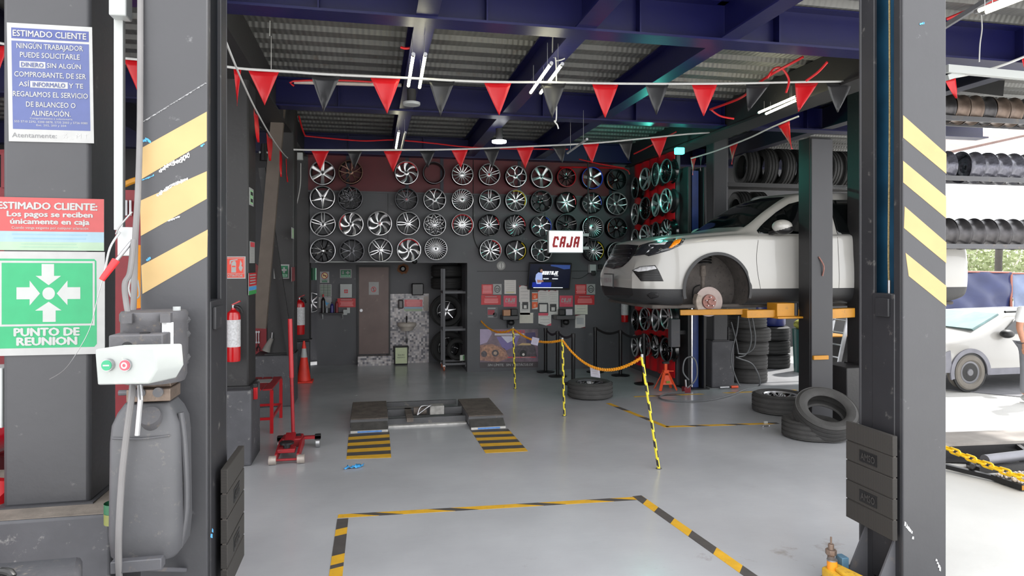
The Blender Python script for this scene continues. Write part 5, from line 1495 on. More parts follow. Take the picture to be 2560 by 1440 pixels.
# bin
a = PY(990, 873, YR - .4); b = PY(1017, 911, YR - .4); p = PF(1003, 912)
t = thing('waste_bin', 'black waste bin with a pale green sign on its front under the basin', 'bin', (p.x, p.y + .12, 0))
mb = MB(); w2 = .15; z1 = .36
mb.add([(p.x - w2 * .85, p.y, 0), (p.x + w2 * .85, p.y, 0), (p.x + w2 * .85, p.y + .24, 0), (p.x - w2 * .85, p.y + .24, 0), (p.x - w2, p.y - .02, z1), (p.x + w2, p.y - .02, z1), (p.x + w2, p.y + .26, z1), (p.x - w2, p.y + .26, z1)],
       [(3, 2, 1, 0), (4, 5, 6, 7), (0, 1, 5, 4), (1, 2, 6, 5), (2, 3, 7, 6), (3, 0, 4, 7)])
mb.build('bin_body', m_black, t, bevel=.01)
mb = MB().mat(flat((196, 206, 168))).box(p.x - .115, p.x + .115, p.y - .035, p.y - .026, .03, .345)
mb.mat(DK).text('BASURA', (p.x, p.y - .0362, .2), EX, EZ, .03, width=.13).text('INORGÁNICA', (p.x, p.y - .0362, .15), EX, EZ, .025, width=.15)
mb.build('bin_sign', None, t, smooth=0)
tag(MB().cyl(PY(788, 655, 12.2), PY(1034, 654, 12.2), .012, n=8).build('conduit', m_white), 'thin white conduit running under the left block of rims', 'conduit')
# bell-like lamp and cameras
p = PY(1007, 672, YR - .02)
t = thing('round_wall_lamp', 'round wall lamp on a rust-brown stain above the tiles', 'wall lamp', (p.x, YR - .03, p.z))
mb = MB(); rr = random.Random(5)
mb.extr([(p.x + (.1 + .03 * rr.random()) * math.cos(k * .35), YR - .002, p.z + (.085 + .04 * rr.random()) * math.sin(k * .35)) for k in range(18)], (0, -.002, 0)); mb.build('stained_backing', M('rusty_brown_backing', (120, 78, 50), rough=.8, var=.4, scale=30), t)
mb = MB(); mb.lathe([(0, -.07), (.04, -.06), (.055, -.03), (.055, 0)], (p.x, YR - .003, p.z), (0, 1, 0), n=24); mb.build('glass_cover', m_white, t)
mb = MB(); mb.lathe([(.035, -.0715), (.05, -.05), (.06, -.045), (.06, 0)], (p.x, YR - .003, p.z), (0, 1, 0), n=24); mb.build('bezel', m_black, t)
def camera_(px_, py_, Y, lab):
    p = PY(px_, py_, Y)
    t = thing('security_camera', lab, 'camera', p)
    MB().box(p.x - .05, p.x + .05, Y - .04, Y, p.z, p.z + .05).build('mount', m_white, t, bevel=.006)
    MB().sph((p.x, Y - .05, p.z - .01), .05, 18, 12).build('dome', m_black, t)
    return t
camera_(1036, 652, 12.25, 'white and black dome camera at the ledge above the basin')
# ---- steel rack and wheels in the recess
a = PF(1110, 928); b = PF(1168, 928)
t = thing('wheeled_rack', 'tall narrow steel trolley frame on orange castors in the recess', 'trolley', ((a.x + b.x) / 2, a.y + .2, 0))
m_rk = M('grey_rack_steel', (84, 84, 88), rough=.5, var=.1)
zt = PY(1140, 672, a.y).z
Y0 = a.y; Y1 = a.y + .42
for yy in (Y0, Y1):
    for x in (a.x, b.x): MB().box(x - .02, x + .02, yy - .02, yy + .02, .11, zt).build('upright', m_rk, t)
for z in (zt - .02 if False else PY(1140, 731, Y0).z, PY(1140, 824, Y0).z, .13):
    mb = MB(); mb.box(a.x + .02, b.x - .02, Y0 - .018, Y0 + .018, z - .02, z + .02).box(a.x + .02, b.x - .02, Y1 - .018, Y1 + .018, z - .02, z + .02).box(a.x - .018, a.x + .018, Y0 + .02, Y1 - .02, z - .02, z + .02).box(b.x - .018, b.x + .018, Y0 + .02, Y1 - .02, z - .02, z + .02)
    mb.build('rack_rail', m_rk, t)
for x in (a.x, b.x):
    for yy in (Y0, Y1):
        c = MB().cyl((x - .015, yy, .05), (x + .015, yy, .05), .048, n=18).build('castor', M('orange_castor', (150, 84, 60), rough=.5), t)
        MB().box(x - .022, x + .022, yy - .02, yy + .02, .075, .11).build('castor_fork', m_steel, c)
# ---------------------------------------------------------------- tyres
def tyre_mb(R=.34, w=.23, ri=.205, n=56, axis=(0, 0, 1), c=(0, 0, 0)):
    h = w / 2; prof = []
    prof += [(ri, -h * .72), (ri + .012, -h * .86), (ri + (R - ri) * .35, -h * .99), (ri + (R - ri) * .7, -h * 1.0), (R - .022, -h * .88), (R - .006, -h * .78)]
    g = [-.5, -.17, .17, .5]
    for x in g:
        prof += [(R, (x - .06) * h * 1.5), (R - .010, (x - .045) * h * 1.5), (R - .010, (x + .045) * h * 1.5), (R, (x + .06) * h * 1.5)]
    prof += [(R - .006, h * .78), (R - .022, h * .88), (ri + (R - ri) * .7, h * 1.0), (ri + (R - ri) * .35, h * .99), (ri + .012, h * .86), (ri, h * .72),
             (ri + .02, h * .6), (R - .035, h * .72), (R - .022, 0), (R - .035, -h * .72), (ri + .02, -h * .6)]
    mb = MB(); mb.lathe(prof, c, axis, n=n, closed_prof=True); return mb
TY = tyre_mb().build('tyre', m_rubber_sun); TYR = []
proto_me = TY.data; bpy.data.objects.remove(TY)
TYB = proto_me.copy(); TYB.materials.clear(); TYB.materials.append(m_rubber_shade)
for m__ in (proto_me, TYB):
    vs = m__.vertices; zmin = min(v.co.z for v in vs)
    zc = (min(v.co.z for v in vs) + max(v.co.z for v in vs)) / 2
    for v in vs: v.co.z -= zc
def tyre(loc, lab, group=None, rot=(0, 0, 0), sc=1.0, black=False, name='tyre'):
    o = bpy.data.objects.new(name, TYB if black else proto_me); COL.objects.link(o)
    o.location = loc; o.rotation_euler = rot; o.scale = (sc, sc, sc) if not isinstance(sc, tuple) else sc
    return tag(o, lab, 'tyre', group)
def wheel(loc, rot, lab, spec, sc=1.0, group=None, black=True, R=.205):
    """tyre fitted on a rim; local axis of the wheel is -Y (face)"""
    t = thing('wheel', lab, 'wheel', loc, group)
    o = bpy.data.objects.new('tyre', TYB if black else proto_me); COL.objects.link(o); o.parent = t; o.rotation_euler = (math.pi / 2, 0, 0)
    for nm, mb, m in rim_parts(R, *spec[:6], spec[6], depth=.2, cap=spec[7]):
        p = mb.build(nm, m, t)
        for v in p.data.vertices: v.co += V(loc)
    t.rotation_euler = rot; t.scale = (sc, sc, sc)
    return t
# wheels in the recess, behind the trolley
p = PY(1112, 777, 13.30)
wheel((p.x + .03, 13.3, p.z), (0, 0, 0), 'black wheel with bright spokes standing behind the trolley', ('star', 6, Ma, Bk, Bk, None, .2, None), .95)
p = PY(1112, 880, 13.3); wheel((p.x + .06, 13.3, .345), (0, 0, .06), 'black wheel at floor level behind the trolley, with a pink mark', ('vee', 5, Bk, Bk, Bk, None, .2, None), 1.0)
for i, (px_, py_, lab) in enumerate(((1118, 712, 'dark tyre lying flat just above the bright-spoked wheel'), (1118, 690, 'dark tyre lying flat at the top of the recess pile'))):
    p = PY(px_, py_, 13.28); tyre((p.x + .02, 13.28, 1.62 if i == 0 else 1.86), lab, 'tyres in the recess', black=True)
p = PY(1140, 900, 12.95)
tyre((p.x + .03, 13.05 - .1, .345), 'dark tyre standing inside the trolley foot', 'tyres in the recess', rot=(math.pi / 2, 0, math.pi / 2 * .0), black=True, sc=(.62, .62, .62))
s = Sign(PY(1150, 888, 12.68), PY(1174, 886, 12.68), PY(1150, 902, 12.68)).base(flat((214, 222, 208))); s.rect(.3, .1, .62, .9, flat((90, 150, 90)), 1); s.done('tyre_label', 'small white and green tag low on the trolley', 'label')
# ================================================================ rear wall
YB = 12.28
def yb(x0, y0, x1, y1, d=.004, base=W_, Y=YB - .008): return ysign(x0, y0, x1, y1, Y, d).base(base)
# television
t = thing('television', 'tilted wall television showing a mechanic and a white headline', 'television', PY(1374, 690, YB - .15))
TL = PY(1324, 658, YB - .22); TR = PY(1430, 659, YB - .22); BL = PY(1318, 725, YB - .10)
BLx = PY(1319, 724, YB - .08)
s = Sign(TL, TR, BLx, th=.05).base(m_black); s.rect(.02, .03, .98, .94, M('screen_base', (10, 14, 30), rough=.15, emit=.6), 1)
sb = M('screen_blue_glow', (40, 60, 110), rough=.2, emit=.7); sw = M('screen_white', (235, 240, 245), rough=.2, emit=1.1); sk = M('screen_skin', (150, 110, 96), rough=.2, emit=.5); sh_ = M('screen_shirt', (130, 146, 190), rough=.2, emit=.8); sd = M('screen_dark', (8, 10, 16), rough=.2, emit=.2)
s.poly([(.5, .05), (.96, .06), (.96, .2), (.82, .22), (.66, .14), (.5, .1)], sb, 2).rect(.1, .72, .55, .9, M('screen_floor_blue', (20, 36, 120), rough=.2, emit=.8), 2)
s.poly([(.17, .42), (.22, .34), (.32, .36), (.33, .6), (.30, .78), (.2, .78), (.16, .6)], sh_, 3).disc(.27, .25, .055, .12, sd, 3).disc(.29, .28, .03, .06, sk, 4).poly([(.2, .62), (.35, .64), (.36, .7), (.22, .74)], sk, 4)
s.block('MONTAJE', .5, .36, .13, .38, sw, lv=5).text('montaje', .65, .46, .03, .1, sw, bold=0).text('GRATUITO', .41, .58, .035, .13, sw).text('PROTEGIDO', .63, .58, .035, .13, sw)
s.rect(.13, .915, .83, .935, sw)
o = s.mb.build('screen_panel', None, t, smooth=0)
mb = MB(); c = (TL + TR + BLx * 1.0 + (TR + BLx - TL)) / 4
mb.box(c.x - .1, c.x + .1, YB - .13, YB, c.z - .1, c.z + .1); mb.build('wall_mount', m_blkmetal, t)
# lit sign
m_lb = M('lit_sign_face', (222, 230, 234), rough=.3, emit=.75)
Yk = 11.2
t = thing('lit_sign', 'white illuminated cashier sign box with red letters hanging before the rims', 'sign', PY(1415, 605, Yk))
a = PY(1371, 575, Yk); b = PY(1459, 633, Yk)
MB().box(a.x, b.x, Yk, Yk + .09, b.z, a.z).build('casing', m_white, t, bevel=.02)
MB().box(a.x + .015, b.x - .015, Yk - .004, Yk + .002, b.z + .015, a.z - .015).build('lit_face', m_lb, t)
mb = MB().mat(flat((200, 30, 40))).block_text('CAJA', ((a.x + b.x) / 2, Yk - .006, (a.z + b.z) / 2 - .005), EX, EZ, .19, .50)
mb.build('lettering', None, t, smooth=0)
px = PY(1472, 0, Yk).x
MB().cyl((px, Yk + .04, 1.0 if False else PY(0, 640, Yk).z), (px, Yk + .04, 3.9), .014, n=10).build('support_pole', m_black, t)
for zz in (PY(1460, 587, Yk).z, PY(1460, 620, Yk).z): MB().box(b.x - .01, px + .01, Yk + .02, Yk + .06, zz - .025, zz + .025).build('bracket', m_white, t)
# round lamp, camera, small box
p = PY(1253, 664, YB - .01)
t = thing('round_wall_lamp', 'round pale wall lamp with a vertical dark bar under the rear rims', 'wall lamp', (p.x, YB - .04, p.z))
MB().lathe([(0, -.03), (.06, -.03), (.08, -.015), (.085, 0)], (p.x, YB - .002, p.z), (0, 1, 0), n=28).build('rim', M('pale_lamp_rim', (190, 190, 186), rough=.4), t)
mb = MB().mat(flat((120, 122, 120))).box(p.x - .008, p.x + .008, YB - .036, YB - .031, p.z - .055, p.z + .055)
mb.lathe([(.05, -.033), (.056, -.0335), (.056, -.031)], (p.x, YB - .002, p.z), (0, 1, 0), n=24); mb.build('dial', None, t)
t = thing('wall_camera', 'white and black camera unit right of the television', 'camera', PY(1483, 680, YB - .05))
a = PY(1475, 661, YB - .12); b = PY(1491, 682, YB - .12)
MB().box(a.x, b.x, YB - .12, YB - .002, b.z, a.z).build('housing', m_white, t, bevel=.01)
MB().box(a.x + .02, b.x - .02, YB - .15, YB - .12, b.z - .05, b.z + .04).build('lens', m_black, t, bevel=.01)
wallbox('junction_box', 'small black wall box right of the white camera unit', 'junction box', 1497, 661, 1507, 673, .05, m_black, Y=YB)
MB_ = MB().tube([PY(1430, 695, YB - .01), PY(1450, 696, YB - .01), PY(1470, 684, YB - .01), PY(1476, 672, YB - .02)], .004, n=6, sub=4)
tag(MB_.build('thin_cable', m_black), 'thin black cable running from the television to the white camera unit', 'cable')
tag(MB().tube([PY(1183, 380, YB - .02), PY(1183, 560, YB - .02), PY(1186, 600, YB - .02), PY(1200, 628, YB - .02), PY(1210, 634, YB - .02)], .007, n=6, sub=4).build('wall_cable', m_black), 'black cable hanging between the two blocks of rims', 'cable')
# notices
def mask(s, x0=.0, x1=1.0):
    cx = (x0 + x1) / 2
    s.disc(cx, .48, .36 * (x1 - x0), .36, DK, 2).disc(cx, .48, .28 * (x1 - x0), .28, W_, 3).rect(cx - .2 * (x1 - x0), .38, cx + .2 * (x1 - x0), .62, DK, 4).rect(cx - .14 * (x1 - x0), .44, cx + .14 * (x1 - x0), .56, W_, 5)
for x0, wh, nm in ((1204, 1.0, 'left end of the notices'), (1438, 1.0, 'right end of the notices')):
    s = yb(x0, 711, x0 + 28, 737, base=RD); s.lines(.08, .92, .1, .9, 6, flat((240, 170, 170)), 1); s.done('red_notice', 'small red text notice, upper one at the ' + nm, 'sign')
    s = yb(x0 + 28.5, 710, x0 + 50, 736); mask(s); s.done('face_mask_notice', 'white notice with a black mask circle at the ' + nm, 'sign')
    s = yb(x0 - 1, 738, x0 + 48, 762, base=RD); s.lines(.2, .8, .12, .25, 1, W_, 1).lines(.12, .9, .35, .85, 4, flat((240, 160, 160)), 1); s.done('red_notice', 'wider red text notice, lower one at the ' + nm, 'sign')
for x0, nm in ((1259, 'left'), (1399, 'right')):
    s = yb(x0, 739, x0 + 33, 767, base=PK, d=.012); s.block('CAJA', .5, .42, .36, .76, W_, lv=1).text('MOSTRADOR', .6, .68, .1, .5, W_, bold=.01); s.done('cashier_plate', 'pinkish red cashier plate with white letters, %s one of the two' % nm, 'sign')
PAP = flat((206, 202, 198)); LG = flat((168, 166, 164)); BR = flat((112, 34, 44))
def paper(x0, y0, x1, y1, lab, n=5, extra=None, base=PAP, d=.002, Y=None):
    s = ysign(x0, y0, x1, y1, (YB - .004 if Y is None else Y), d).base(base)
    if n: s.lines(.12, .88, .1, .92, n, LG, 1, th=.14)
    if extra: extra(s)
    return s.done('paper_notice', lab, 'notice', 'papers pinned on the rear wall')
def redcorner(s): s.poly([(0, 0), (.2, 0), (.0, .1)], RD, 2); s.poly([(.4, 0), (.8, 0), (.75, .05)], BR, 2)
def dkbox(s): s.rect(.2, .45, .8, .85, DK, 2).rect(.35, .6, .65, .8, PAP, 3)
paper(1261, 700, 1290, 735, 'white sheet with pale yellow foot, above the left cashier plate', 6, lambda s: s.rect(.15, .85, .85, .9, flat((210, 206, 120)), 2))
paper(1298, 714, 1324, 755, 'long sheet left of the orange stickers, topmost of its strip', 4, redcorner, d=.004)
paper(1300, 755, 1325, 787, 'sheet with a dark square, in the middle of the left paper strip', 2, lambda s: s.rect(.22, .0, .82, .55, DK, 2).rect(.38, .25, .66, .5, PAP, 3), d=.003)
paper(1299, 782, 1333, 808, 'blank landscape sheet at the foot of the left paper strip', 0, base=flat((204, 198, 186)))
for y0, nm in ((731, 'upper'), (753, 'lower')):
    s = yb(1330, y0, 1344, y0 + 20, base=PAP); s.poly([(0, .1), (1, .1), (1, .75), (0, .95)], flat((226, 92, 40)), 1).text('@', .5, .5, .3, .4, flat((244, 180, 150)), lv=2); s.done('orange_sticker', '%s of the two orange and white stickers under the television' % nm, 'sticker')
paper(1345, 726, 1371, 760, 'sheet with burgundy head right of the orange stickers', 5, redcorner, d=.004)
paper(1371, 726, 1396, 760, 'sheet with burgundy head under the right half of the television', 5, redcorner, d=.004)
paper(1346, 757, 1370, 789, 'dark framed sheet with a pink foot under the television', 0, lambda s: s.rect(0, 0, 1, .8, DK, 1).rect(.12, .12, .88, .72, PAP, 2).rect(0, .8, 1, 1, PK, 2), d=.005)
paper(1371, 760, 1396, 787, 'sheet with a dark square right of the dark framed sheet', 1, lambda s: s.rect(.15, .0, .8, .7, DK, 2).rect(.3, .3, .65, .62, PAP, 3), d=.003)
paper(1346, 787, 1378, 814, 'lowest sheet of the middle cluster, with red and black corners', 3, lambda s: s.poly([(0, 1), (0, .8), (.6, 1)], DK, 2).poly([(1, 1), (.6, 1), (1, .78)], PK, 2))
paper(1437, 760, 1469, 786, 'pale landscape sheet with two green lines under the right red notices', 3, base=flat((206, 206, 192)))
paper(1438, 787, 1463, 820, 'white sheet with a blank grey square, lowest on the right', 0, lambda s: s.rect(.15, .22, .85, .72, flat((176, 176, 178)), 2).poly([(0, .1), (0, 0), (.6, 0)], BR, 2).poly([(1, .9), (1, 1), (.5, 1)], BR, 2))
s = yb(1218, 768, 1244, 795, base=flat((96, 94, 98))); s.rect(.05, .05, .8, .15, W_, 1).rect(.05, .25, .7, .7, flat((150, 36, 52)), 1).disc(.75, .7, .2, .22, DK, 1).rect(.1, .85, .6, .92, W_, 1); s.done('product_poster', 'small grey and dark red poster under the left red notices', 'poster')
# two little counters below the cashier plates
for x0, x1, yy, nm, blk in ((1257, 1297, 790, 'left', 1), (1391, 1439, 789, 'right', 2)):
    a = PY(x0, yy, YB - .28); b = PY(x1, yy + 10, YB - .28)
    t = thing('wall_counter', 'small black wall counter under the %s cashier plate' % nm, 'counter', ((a.x + b.x) / 2, YB - .14, b.z))
    MB().box(a.x, b.x, YB - .28, YB, b.z, a.z).build('top', M('dark_grey_laminate', (52, 52, 54), rough=.4), t, bevel=.01)
    MB().box((a.x + b.x) / 2 - .02, (a.x + b.x) / 2 + .02, YB - .1, YB, b.z - .16, b.z).build('bracket', m_blkmetal, t)
    c = PY((x0 + x1) / 2 + 3, yy + 17, YB - .2)
    MB().sph((c.x, YB - .14, c.z), .062, 16, 10, (1, .8, .9)).build('swivel', m_black, t)
    if blk == 1:
        a2 = PY(1258, 775, YB - .2); b2 = PY(1275, 789, YB - .2)
        MBx = MB().box(a2.x, b2.x, YB - .24, YB - .12, a.z, a2.z); tag(MBx.build('sticker_box', flat((170, 120, 84))), 'small brown and white box on the left wall counter', 'box')
        a2 = PY(1277, 772, YB - .2); b2 = PY(1293, 789, YB - .2)
        tag(MB().box(a2.x, b2.x, YB - .24, YB - .12, a.z, a2.z).build('card_terminal', m_black, bevel=.01), 'black payment terminal on the left wall counter', 'terminal')
    else:
        a2 = PY(1398, 774, YB - .2); b2 = PY(1412, 788, YB - .2)
        tag(MB().box(a2.x, b2.x, YB - .22, YB - .1, a.z, a2.z).build('card_terminal', m_black, bevel=.01), 'black payment terminal on the right wall counter', 'terminal')
        a2 = PY(1415, 773, YB - .2); b2 = PY(1431, 786, YB - .2)
        tag(MB().box(a2.x, b2.x, YB - .2, YB - .18, a.z, a2.z).build('display_card', flat((196, 190, 196))), 'pale card standing on the right wall counter', 'card')
# poster
m_psky = flat((120, 106, 160)); m_prock = flat((92, 80, 84)); m_pear = M('poster_earth_print', (150, 110, 96), rough=.4, var=.5, scale=16); m_pdk = M('poster_dark_print', (74, 66, 72), rough=.4, var=.5, scale=20)
s = yb(1200, 823, 1345, 920, base=M('poster_print', (112, 92, 104), rough=.35, var=.35, scale=9), d=.006)
s.poly([(.0, .0), (.18, .0), (.2, .12), (.12, .34), (.0, .40)], flat((166, 150, 178)), 1).poly([(.28, .2), (.68, .18), (.6, .45), (.45, .55), (.38, .48)], m_psky, 1).poly([(.36, .18), (.62, .18), (.55, .3), (.47, .36), (.42, .28)], flat((200, 196, 214)), 2)
s.poly([(0, .42), (.2, .38), (.42, .5), (.5, .75), (.3, .85), (0, .8)], m_pear, 1)
s.poly([(.03, .48), (.12, .42), (.26, .43), (.36, .52), (.42, .6), (.40, .7), (.05, .7)], M('poster_orange_car', (168, 124, 100), rough=.4, var=.4, scale=24), 2)
s.disc(.26, .62, .06, .09, m_pdk, 3).disc(.26, .62, .03, .045, flat((176, 150, 130)), 4).disc(.07, .64, .05, .08, m_pdk, 3)
s.poly([(.6, .46), (.7, .36), (.86, .36), (.95, .46), (.98, .72), (.58, .74)], m_pdk, 2).poly([(.64, .42), (.72, .36), (.86, .37), (.88, .42)], flat((196, 164, 120)), 3)
s.disc(.74, .64, .06, .1, m_black, 3).disc(.745, .66, .022, .035, flat((210, 204, 196)), 4).poly([(.78, .1), (.95, .08), (.97, .34), (.8, .38)], flat((70, 60, 100)), 1)
s.rect(.25, .11, .76, .16, flat((190, 186, 192)), 2).text('LANTTIRES', .52, .065, .075, .50, flat((200, 60, 84)), lv=2, bold=.04)
s.rect(.47, .72, .96, .745, flat((200, 60, 70)), 5).text('TODO TERRENO', .72, .735, .03, .3, W_, lv=6)
s.rect(0, .85, 1, 1, flat((64, 56, 60)), 3).text('SIN LÍMITE,  SIN OBSTÁCULOS', .52, .925, .06, .78, W_, lv=4, bold=.02, shear=.2)
s.done('advertising_poster', 'large purple and brown off-road poster low on the rear wall', 'poster')
# ---- retractable belt stanchions
m_st = M('black_stanchion', (26, 27, 28), rough=.3, metal=.4, var=.05)
ST_P = [(1364, 930, 820, 'leftmost black stanchion, standing at the right edge of the poster'), (1394, 941, 828, 'black stanchion with a wide base, second from the left'), (1433, 960, 834, 'black stanchion just left of the lying wheel, behind the middle striped pole'),
        (1488, 930, 818, 'black stanchion near the wall behind the hanging paper'), (1551, 939, 825, 'black stanchion between the hanging paper and the side wall rims'), (1610, 960, 834, 'rightmost black stanchion, behind the leaning striped pole')]
SP = []
for px_, py_, pt, lab in ST_P:
    p = PF(px_, py_); z = PD(px_, pt, (p.x * FW[0] + p.y * FW[1])).z
    t = thing('stanchion', lab, 'stanchion', p, 'black belt stanchions before the rear wall')
    MB().cyl((p.x, p.y, .02), (p.x, p.y, z - .05), .032, n=18).build('post', m_st, t)
    MB().cyl((p.x, p.y, z - .06), (p.x, p.y, z), .036, n=18).build('belt_head', m_black, t)
    MB().lathe([(0, 0), (.165, 0), (.165, .012), (.05, .03), (0, .035)], (p.x, p.y, 0), n=28).build('base', m_st, t)
    SP.append((p, z))
def belt(i, j, lab):
    (a, za), (b, zb) = SP[i], SP[j]; mb = MB(); n = 12; vs = []
    d = (V((b.x, b.y, 0)) - V((a.x, a.y, 0))).normalized() * .037
    for k in range(n + 1):
        t = k / n; q = V((a.x, a.y, 0)) + d + (V((b.x, b.y, 0)) - V((a.x, a.y, 0)) - 2 * d) * t; z = za + (zb - za) * t - .03 - .06 * math.sin(math.pi * t)
        pn = V((-d.y, d.x, 0)).normalized() * .002
        vs += [q + pn + EZ * (z - .022), q + pn + EZ * (z + .022), q - pn + EZ * (z + .022), q - pn + EZ * (z - .022)]
    mb.add(vs, [(k * 4 + m, (k + 1) * 4 + m, (k + 1) * 4 + (m + 1) % 4, k * 4 + (m + 1) % 4) for k in range(n) for m in range(4)])
    o = mb.build('retractable_belt', m_black, smooth=0); return tag(o, lab, 'belt', 'black retractable belts')
belt(0, 1, 'black belt from the leftmost stanchion to the second'); belt(1, 2, 'black belt between the second and third stanchions'); belt(3, 4, 'black belt between the fourth and fifth stanchions'); belt(4, 5, 'black belt reaching the rightmost stanchion')
# ---- striped poles and orange chain
m_py = M('yellow_pole_tape', (224, 206, 50), rough=.45, var=.1); m_pk = M('black_pole_tape', (44, 42, 40), rough=.5)
def pole(base, topx, topy, lab, D1=None):
    p = PF(*base); D = p.x * FW[0] + p.y * FW[1] if D1 is None else D1
    q = PD(topx, topy, D); t = thing('striped_pole', lab, 'pole', p, 'yellow and black poles holding the chain')
    n = 96; sg = 8; r = .016; d = (q - p); x, y, _ = frame_from(d)
    vs = []; fy = MB()
    for i in range(n + 1):
        for k in range(sg):
            a = 2 * math.pi * k / sg; vs.append(p + d * i / n + x * r * math.cos(a) + y * r * math.sin(a))
    mb = MB(); mb.mat(m_py); mb.mat(m_pk); mb.v = vs
    for i in range(n):
        for k in range(sg):
            mb.f.append([i * sg + k, i * sg + (k + 1) % sg, (i + 1) * sg + (k + 1) % sg, (i + 1) * sg + k])
            mb.m.append(0 if ((i + k * 1.2) % 16) < 9.5 else 1)
    mb.build('wrapped_tube', None, t)
    MB().cyl(q, q + EZ * .03, .012, n=10).build('tip', m_white, t)
    MB().cyl(p, p + EZ * .006, .03, n=14).build('foot', m_grey_metal, t)
    return p, q
_, q1 = pole((1288, 972), 1283, 822, 'farthest striped pole, in front of the poster')
_, q2 = pole((1411, 1040), 1406, 850, 'middle striped pole, left of the lying wheel')
_, q3 = pole((1647, 1172), 1605, 893, 'nearest striped pole, leaning to the left')
q0 = PY(1203, 803, YB - .02)
def sagpath(a, b, s, n=14): return [a + (b - a) * (k / n) - EZ * s * 4 * (k / n) * (1 - k / n) for k in range(n + 1)]
def chain_obj(a, b, sag, lab, mat, L=.045, r=.006, wd=.013, name='plastic_chain', group=None):
    path = sagpath(a, b, sag, 60); ln = sum((path[i + 1] - path[i]).length for i in range(60)); k = int(ln / (L * .72))
    mb = MB()
    for i in range(k):
        s_ = (i + .5) / k * 60; j = min(59, int(s_)); c = path[j].lerp(path[j + 1], s_ - j); d = (path[j + 1] - path[j]).normalized()
        x, y, _ = frame_from(d); w_ = x if i % 2 else y
        pts = [c + d * (L / 2 - wd) * (1 if abs(m) < math.pi / 2 else -1) + d * wd * math.cos(m) + w_ * wd * math.sin(m) for m in [math.pi * 2 * z / 10 - math.pi + .3 for z in range(10)]]
        mb.tube(pts, r, n=5, closed=True)
    return tag(mb.build(name, mat), lab, 'chain', group)
m_och = M('orange_chain_plastic', (238, 158, 26), rough=.4, var=.05)
cg = 'orange plastic chain spans'
chain_obj(q0, q1, .12, 'orange plastic chain from the wall edge to the farthest striped pole', m_och, group=cg)
chain_obj(q1, q2, .10, 'orange plastic chain between the farthest and middle striped poles', m_och, group=cg)
chain_obj(q2, q3, .24, 'orange plastic chain sagging between the middle and nearest striped poles', m_och, group=cg)
s = Sign(PD(1475, 916, 8.0), PD(1498, 919, 7.8), PD(1477, 941, 8.0), th=.002).base(flat((214, 214, 228))); s.lines(.15, .85, .2, .8, 3, LG, 1, th=.15); s.done('hanging_paper', 'white paper hanging from the orange chain before the lying wheel', 'paper')
s = Sign(PD(1331, 842, 9.0), PD(1348, 846, 8.9), PD(1327, 860, 9.0), th=.002).base(flat((190, 186, 206))); s.lines(.15, .85, .2, .8, 3, LG, 1, th=.15); s.done('hanging_paper', 'small pale paper hanging from the chain in front of the poster', 'paper')
# ================================================================ low scissor lift
m_sl = M('dark_lift_steel', (78, 78, 80), rough=.5, var=.15, scale=5, dirt=(110, 104, 98), dirt_amt=.15, bump=.2, bscale=30)
m_ply = M('worn_rubber_deck', (88, 80, 74), rough=.8, var=.3, scale=7, dirt=(62, 56, 52), dirt_amt=.3, bump=.5, bscale=20)
t = thing('scissor_lift', 'low dark scissor lift with two worn brown pads joined by a frame', 'car lift', (PF(1070, 1050)))
zt = .125
def pad(fl_, fr, bl, br, lab):
    A, B, C, D = PF(*fl_), PF(*fr), PF(*br), PF(*bl)
    x0 = A.x; x1 = B.x; y0 = A.y; y1 = PF(bl[0], bl[1] + 2, zt).y
    o = MB().box(x0, x1, y0 + .17, y1, .03, zt).build('platform', m_sl, t, bevel=.006)
    MB().box(x0 + .005, x1 - .005, y0 + .17, y1 - .01, zt, zt + .012).build('deck_pad', m_ply, t, bevel=.003)
    mb = MB(); mb.extr([(x0 + .01, y0 + .02, .01), (x0 + .01, y0 + .02, .03), (x0 + .01, y0 + .165, zt - .03), (x0 + .01, y0 + .165, .01)], (x1 - x0 - .02, 0, 0)); mb.build('approach_ramp', M('dark_ramp_plate', (70, 68, 66), rough=.6, var=.25, scale=14, bump=.3, bscale=25), t)
    mb = MB(); mb.box(x0 + .01, x1 - .01, y0 - .0, y0 + .018, .004, .03); r_ = mb.build('ramp_edge', M('pale_worn_steel', (190, 188, 184), rough=.45, metal=.3, var=.2, scale=20), t)
    MB().box(x0 + .09, x1 - .08, y0 - .004, y0 + .0, .008, .026).build('blue_tape', M('blue_tape', (76, 126, 190), rough=.6, var=.15, scale=30), r_)
    return x0, x1, y0, y1
xa0, xa1, ya0, ya1 = pad((874, 1085), (972, 1083), (882, 1005), (972, 1008), 'l')
xb0, xb1, yb0, yb1 = pad((1176, 1076), (1266, 1071), (1128, 998), (1215, 996), 'r')
mb = MB(); fy = ya0 + .28
mb.box(xa1, xb0, fy, fy + .05, .0, .09); mb.build('front_crossmember', m_sl, t, bevel=.004)
mb = MB(); mb.box(xa1, xb0, fy - .07, fy + .0, .0, .02); mb.build('floor_rail', MATS['pale_worn_steel'], t)
mb = MB(); mb.box(xa1, xb0, fy + .35, fy + .41, .04, .13); mb.build('middle_crossmember', m_sl, t, bevel=.004)
mb = MB(); mb.box(xa1, xb0, fy + .95, fy + 1.0, .04, .10); mb.build('rear_crossmember', m_sl, t, bevel=.004)
c = PF(1062, 1020, .18)
MB().cyl((c.x - .14, c.y, .15), (c.x + .02, c.y, .15), .05, n=20).build('lift_motor', m_grime, t)
MB().box(c.x + .06, c.x + .24, c.y - .05, c.y + .1, .10, .21).build('valve_block', M('light_grey_block', (140, 138, 134), rough=.5, var=.25, scale=20), t, bevel=.006)
MB().box(c.x - .24, c.x - .16, c.y - .3, c.y + .3, .08, .13).build('hydraulic_ram', m_grime, t)
